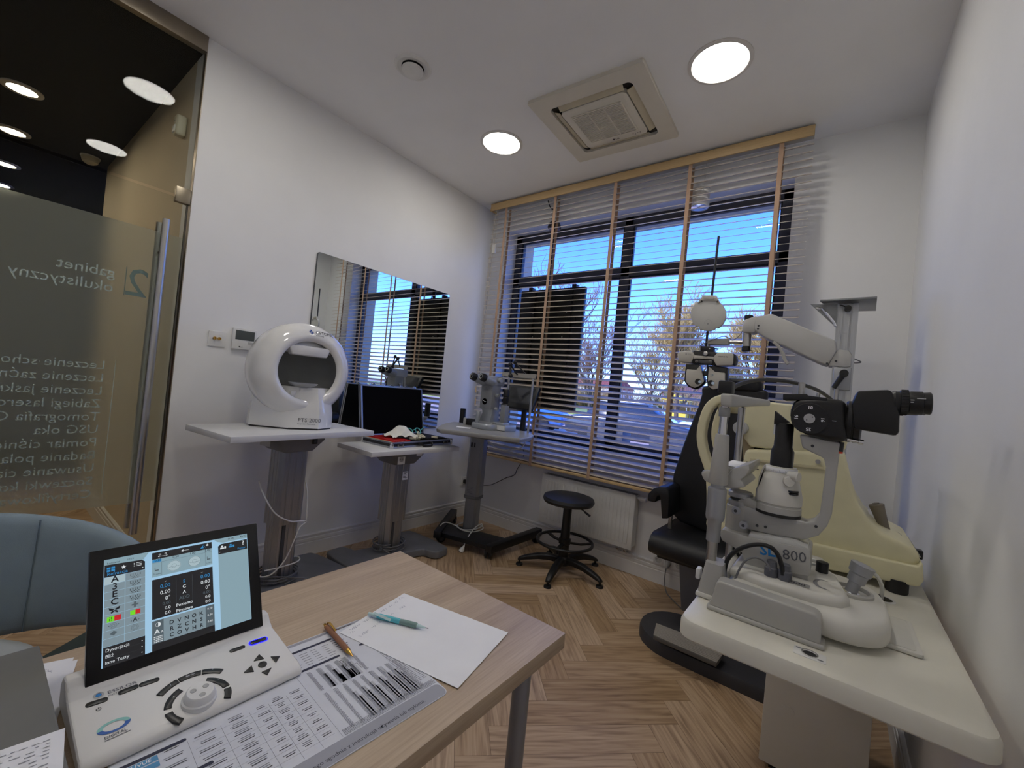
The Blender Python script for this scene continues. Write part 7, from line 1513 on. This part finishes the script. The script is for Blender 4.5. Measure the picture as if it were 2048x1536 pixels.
tree(-5.2, 25, 10, 3, 'widest yellowish bare tree beyond the lawn, behind the middle of the blind', BARK, TWG, 5)
tree(-2.0, 30, 10, 5, 'yellowish bare tree right of the widest one, behind the phoropter', BARK, TWG, 5)
tree(-6.6, 12.5, 8.5, 8, 'slender dark bare tree close to the window, right of the hanging screen', BARK, TWB, 3, .42, mn=.008)
tree(-14, 30, 10, 9, 'bare brown tree far left, half covered by the hanging screen', BARK, TWB, 4)
tree(-22, 33, 10, 12, 'bare tree at the far left edge of the window', BARK, TWG, 4)
tree(2.4, 34, 9, 14, 'brown bare tree behind the spring arm at the right edge of the window', BARK, TWB, 5)
tree(-9.2, 31, 8.5, 17, 'yellow-brown bare tree left of the widest one', BARK, TWG, 4)
tree(22, 21, 9, 21, 'russet bare tree seen in the wall mirror', BARK, TWR, 5, mn=.02)
tree(30, 27, 9, 23, 'second russet bare tree to the right in the wall mirror', BARK, TWR, 5, mn=.02)
def bush(x, y, w, h, seed, label, mt):
    rr = random.Random(seed); a = MB()
    for i in range(260):
        g = rr.uniform(0, 2*PI); q = V((x+w*.25*math.cos(g)*rr.random(), y+w*.2*math.sin(g)*rr.random(), GZ)); d = V((math.cos(g)*.5*w, math.sin(g)*.35*w, h*rr.uniform(.55, 1.05)*(1-.35*abs(math.cos(g))))); m_ = q+d*.5+V((0, 0, h*.12)); a.tube([tuple(q), tuple(m_+V((rr.uniform(-.2, .2), 0, rr.uniform(-.1, .1)))), tuple(q+d)], [.03, .022, .012], 3)
    tag(a.build('bush', mt, None, ang=180), label, 'bush', 'leafless bushes along the far side of the lawn')
BM = [mat('bush_ochre', (176, 146, 96), .95, var=.2), mat('bush_grey', (148, 128, 112), .95, var=.2), mat('bush_green', (126, 130, 84), .95, var=.2)]
for k, x in enumerate((-36, -30, -25, -20.5, -16.5, -12.5, -9, -5.5, -2.2, 1.2, 4.8)):
    bush(x, 43+2*(k % 3), 5.2, 3.6+.5*(k % 2), 40+k, 'one of the leafless bushes in the row along the far side of the lawn', BM[k % 3])
# a low street of houses and stalls behind the lawn
def house(x, y, w, d, h, wall, roof, label):
    r = thing('house', label, 'building', (x, y, GZ)); a = MB(); a.box(x-w/2, x+w/2, y, y+d, GZ, GZ+h); a.build('wall', wall, r)
    a = MB(); a.loft([[(x-w/2-.3, y-.3, GZ+h), (x+w/2+.3, y-.3, GZ+h), (x+w/2+.3, y+d+.3, GZ+h), (x-w/2-.3, y+d+.3, GZ+h)], [(x-w/2, y+d/2-.1, GZ+h+1.6), (x+w/2, y+d/2-.1, GZ+h+1.6), (x+w/2, y+d/2+.1, GZ+h+1.6), (x-w/2, y+d/2+.1, GZ+h+1.6)]]); a.build('roof', roof, r)
    n = max(2, int(w/3))
    for i in range(n):
        c = x-w/2+w*(i+.5)/n; a = MB(); a.box(c-.5, c+.5, y-.03, y+.02, GZ+1., GZ+2.3); a.build('window', mat('house_window', (70, 80, 96), .2), r)
house(-34, 62, 16, 8, 3.2, mat('house_white', (222, 214, 204), .8), mat('roof_red', (150, 74, 58), .8), 'low white house with a red roof far beyond the trees on the left')
house(-12, 64, 14, 8, 3.0, mat('house_rose', (214, 176, 164), .8), mat('roof_brown', (120, 82, 66), .8), 'low rose house far beyond the widest bare tree')
house(6, 63, 12, 8, 3.0, mat('house_brick', (176, 104, 84), .85), mat('roof_red', (150, 74, 58)), 'low brick house far beyond the right edge of the window')
house(44, 44, 22, 9, 5.5, mat('house_brick', (176, 104, 84)), mat('roof_brown', (120, 82, 66)), 'brick building with dark windows seen in the wall mirror')
for i, (x, y, c, nm, lb) in enumerate(((-7.6, 33, (226, 196, 70), 'yellow', 'yellow market stall on the lawn edge'), (-5.4, 36, (224, 120, 160), 'pink', 'pink market stall on the lawn edge'), (-3.2, 35, (226, 222, 214), 'white', 'white market stall right of the pink one'))):
    r = thing('market_stall', lb, 'stall', (x, y, GZ)); a = MB(); a.box(x-.9, x+.9, y-.5, y+.5, GZ+.06, GZ+1.05); a.build('counter', mat('stall_'+nm, c, .7), r, bev=.02)
    a = MB(); a.prism([(x-1.1, GZ+1.9), (x+1.1, GZ+1.9), (x, GZ+2.4)], 'y', y-.7, y+.7); a.build('awning', mat('stall_'+nm, c), r)
    a = MB()
    for sx in (-.95, .95):
        for sy in (-.55, .55): a.cyl((x+sx, y+sy, GZ+.06), (x+sx, y+sy, GZ+1.92), .03, n=8)
    a.build('posts', LGREY, r)
def car(x, y, rz, paint, label):
    r = thing('car', label, 'car', (x, y, GZ), rz); T = MW[r.name]
    a = MB(T); a.prism([(-2.1, .35), (-2.15, .7), (-1.9, .92), (-1.2, .98), (1.15, .95), (1.9, .85), (2.12, .68), (2.1, .35)], 'y', -.85, .85); a.build('body', paint, r, bev=.08, seg=3)
    a = MB(T); a.loft([[(px, s*w, z) for px, s in ((-1.55, -1), (1.05, -1), (1.05, 1), (-1.55, 1))] if z < 1.2 else [(-1.15, -w, z), (.35, -w, z), (.35, w, z), (-1.15, w, z)] for z, w in ((.93, .8), (1.42, .62))]); a.build('cabin', mat('car_glass', (40, 48, 58), .08), r, bev=.04)
    a = MB(T); a.box(-1.2, .35, -.62, .62, 1.41, 1.45); a.build('roof', paint, r, bev=.02)
    for sx in (-1.3, 1.3):
        for sy in (-.82, .82):
            a = MB(T); a.cyl((sx, sy-.1, .33), (sx, sy+.1, .33), .33, n=20); a.build('wheel', RUBBER, r, bev=.02)
car(-7.2, 10.2, .35, mat('car_blue', (70, 120, 190), .25, coat=.5), 'blue car parked outside at the left foot of the window')
car(-1.9, 9.6, .1, mat('car_dark', (58, 62, 72), .25, coat=.5), 'dark grey car parked outside below the middle of the window')
car(.2, 14, -.1, mat('car_white', (222, 222, 224), .25, coat=.5), 'white car parked outside further back toward the right')
car(-5.2, 18.6, 0, mat('car_silver', (180, 184, 190), .25, .5, coat=.5), 'silver car on the road beyond the parked ones')
for i, (x, lb) in enumerate(((-.55, 'dark planter box outside the window, left of its neighbour'), (.65, 'dark planter box outside the window, behind the chair back'))):
    r = thing('planter_box', lb, 'planter', (x, 4.4, GZ)); a = MB(); a.box(x-.36, x+.36, 4.2, 4.6, GZ, GZ+.95); a.build('box', mat('planter_dark', (66, 68, 78), .6), r, bev=.02)
    a = MB(); a.box(x-.33, x+.33, 4.23, 4.57, GZ+.9, GZ+.955); a.build('soil', mat('soil', (60, 46, 36), .95), r)
o = MB(); o.box(-9, -.9, 6.0, 6.18, GZ, GZ+.42); struct(o.build('trim_3', mat('brick_kerb', (190, 128, 110), .85, var=.15, scale=20)))
# ================================================================ LIGHT
W = bpy.data.worlds.new('sky'); SC.world = W; W.use_nodes = True; nt = W.node_tree; N = nt.nodes; L = nt.links
bg = N['Background']; sky = N.new('ShaderNodeTexSky'); sky.sky_type = 'NISHITA'; sky.sun_disc = False; sky.sun_elevation = R(34); sky.sun_rotation = R(200); sky.air_density = 1.1; sky.dust_density = .6; sky.ozone_density = 2.
hs = N.new('ShaderNodeHueSaturation'); hs.inputs['Saturation'].default_value = 1.25; hs.inputs['Hue'].default_value = .5; L.new(sky.outputs[0], hs.inputs['Color']); tn = N.new('ShaderNodeMixRGB'); tn.blend_type = 'MULTIPLY'; tn.inputs['Fac'].default_value = 1.; tn.inputs[2].default_value = (.5, .7, 1.7, 1); L.new(hs.outputs[0], tn.inputs[1]); L.new(tn.outputs[0], bg.inputs['Color']); bg.inputs['Strength'].default_value = SKY
sl = bpy.data.lights.new('sun', 'SUN'); sl.energy = SUN; sl.angle = R(.5); sl.color = (1, .94, .86); so = bpy.data.objects.new('sun', sl); COL.objects.link(so)
so.rotation_euler = (R(58), 0, R(-24))
SC.view_settings.view_transform = 'Standard'; SC.view_settings.look = 'None'; SC.view_settings.gamma = 1; SC.view_settings.exposure = EXPO
SC.view_settings.use_curve_mapping = False
bpy.context.view_layer.update()
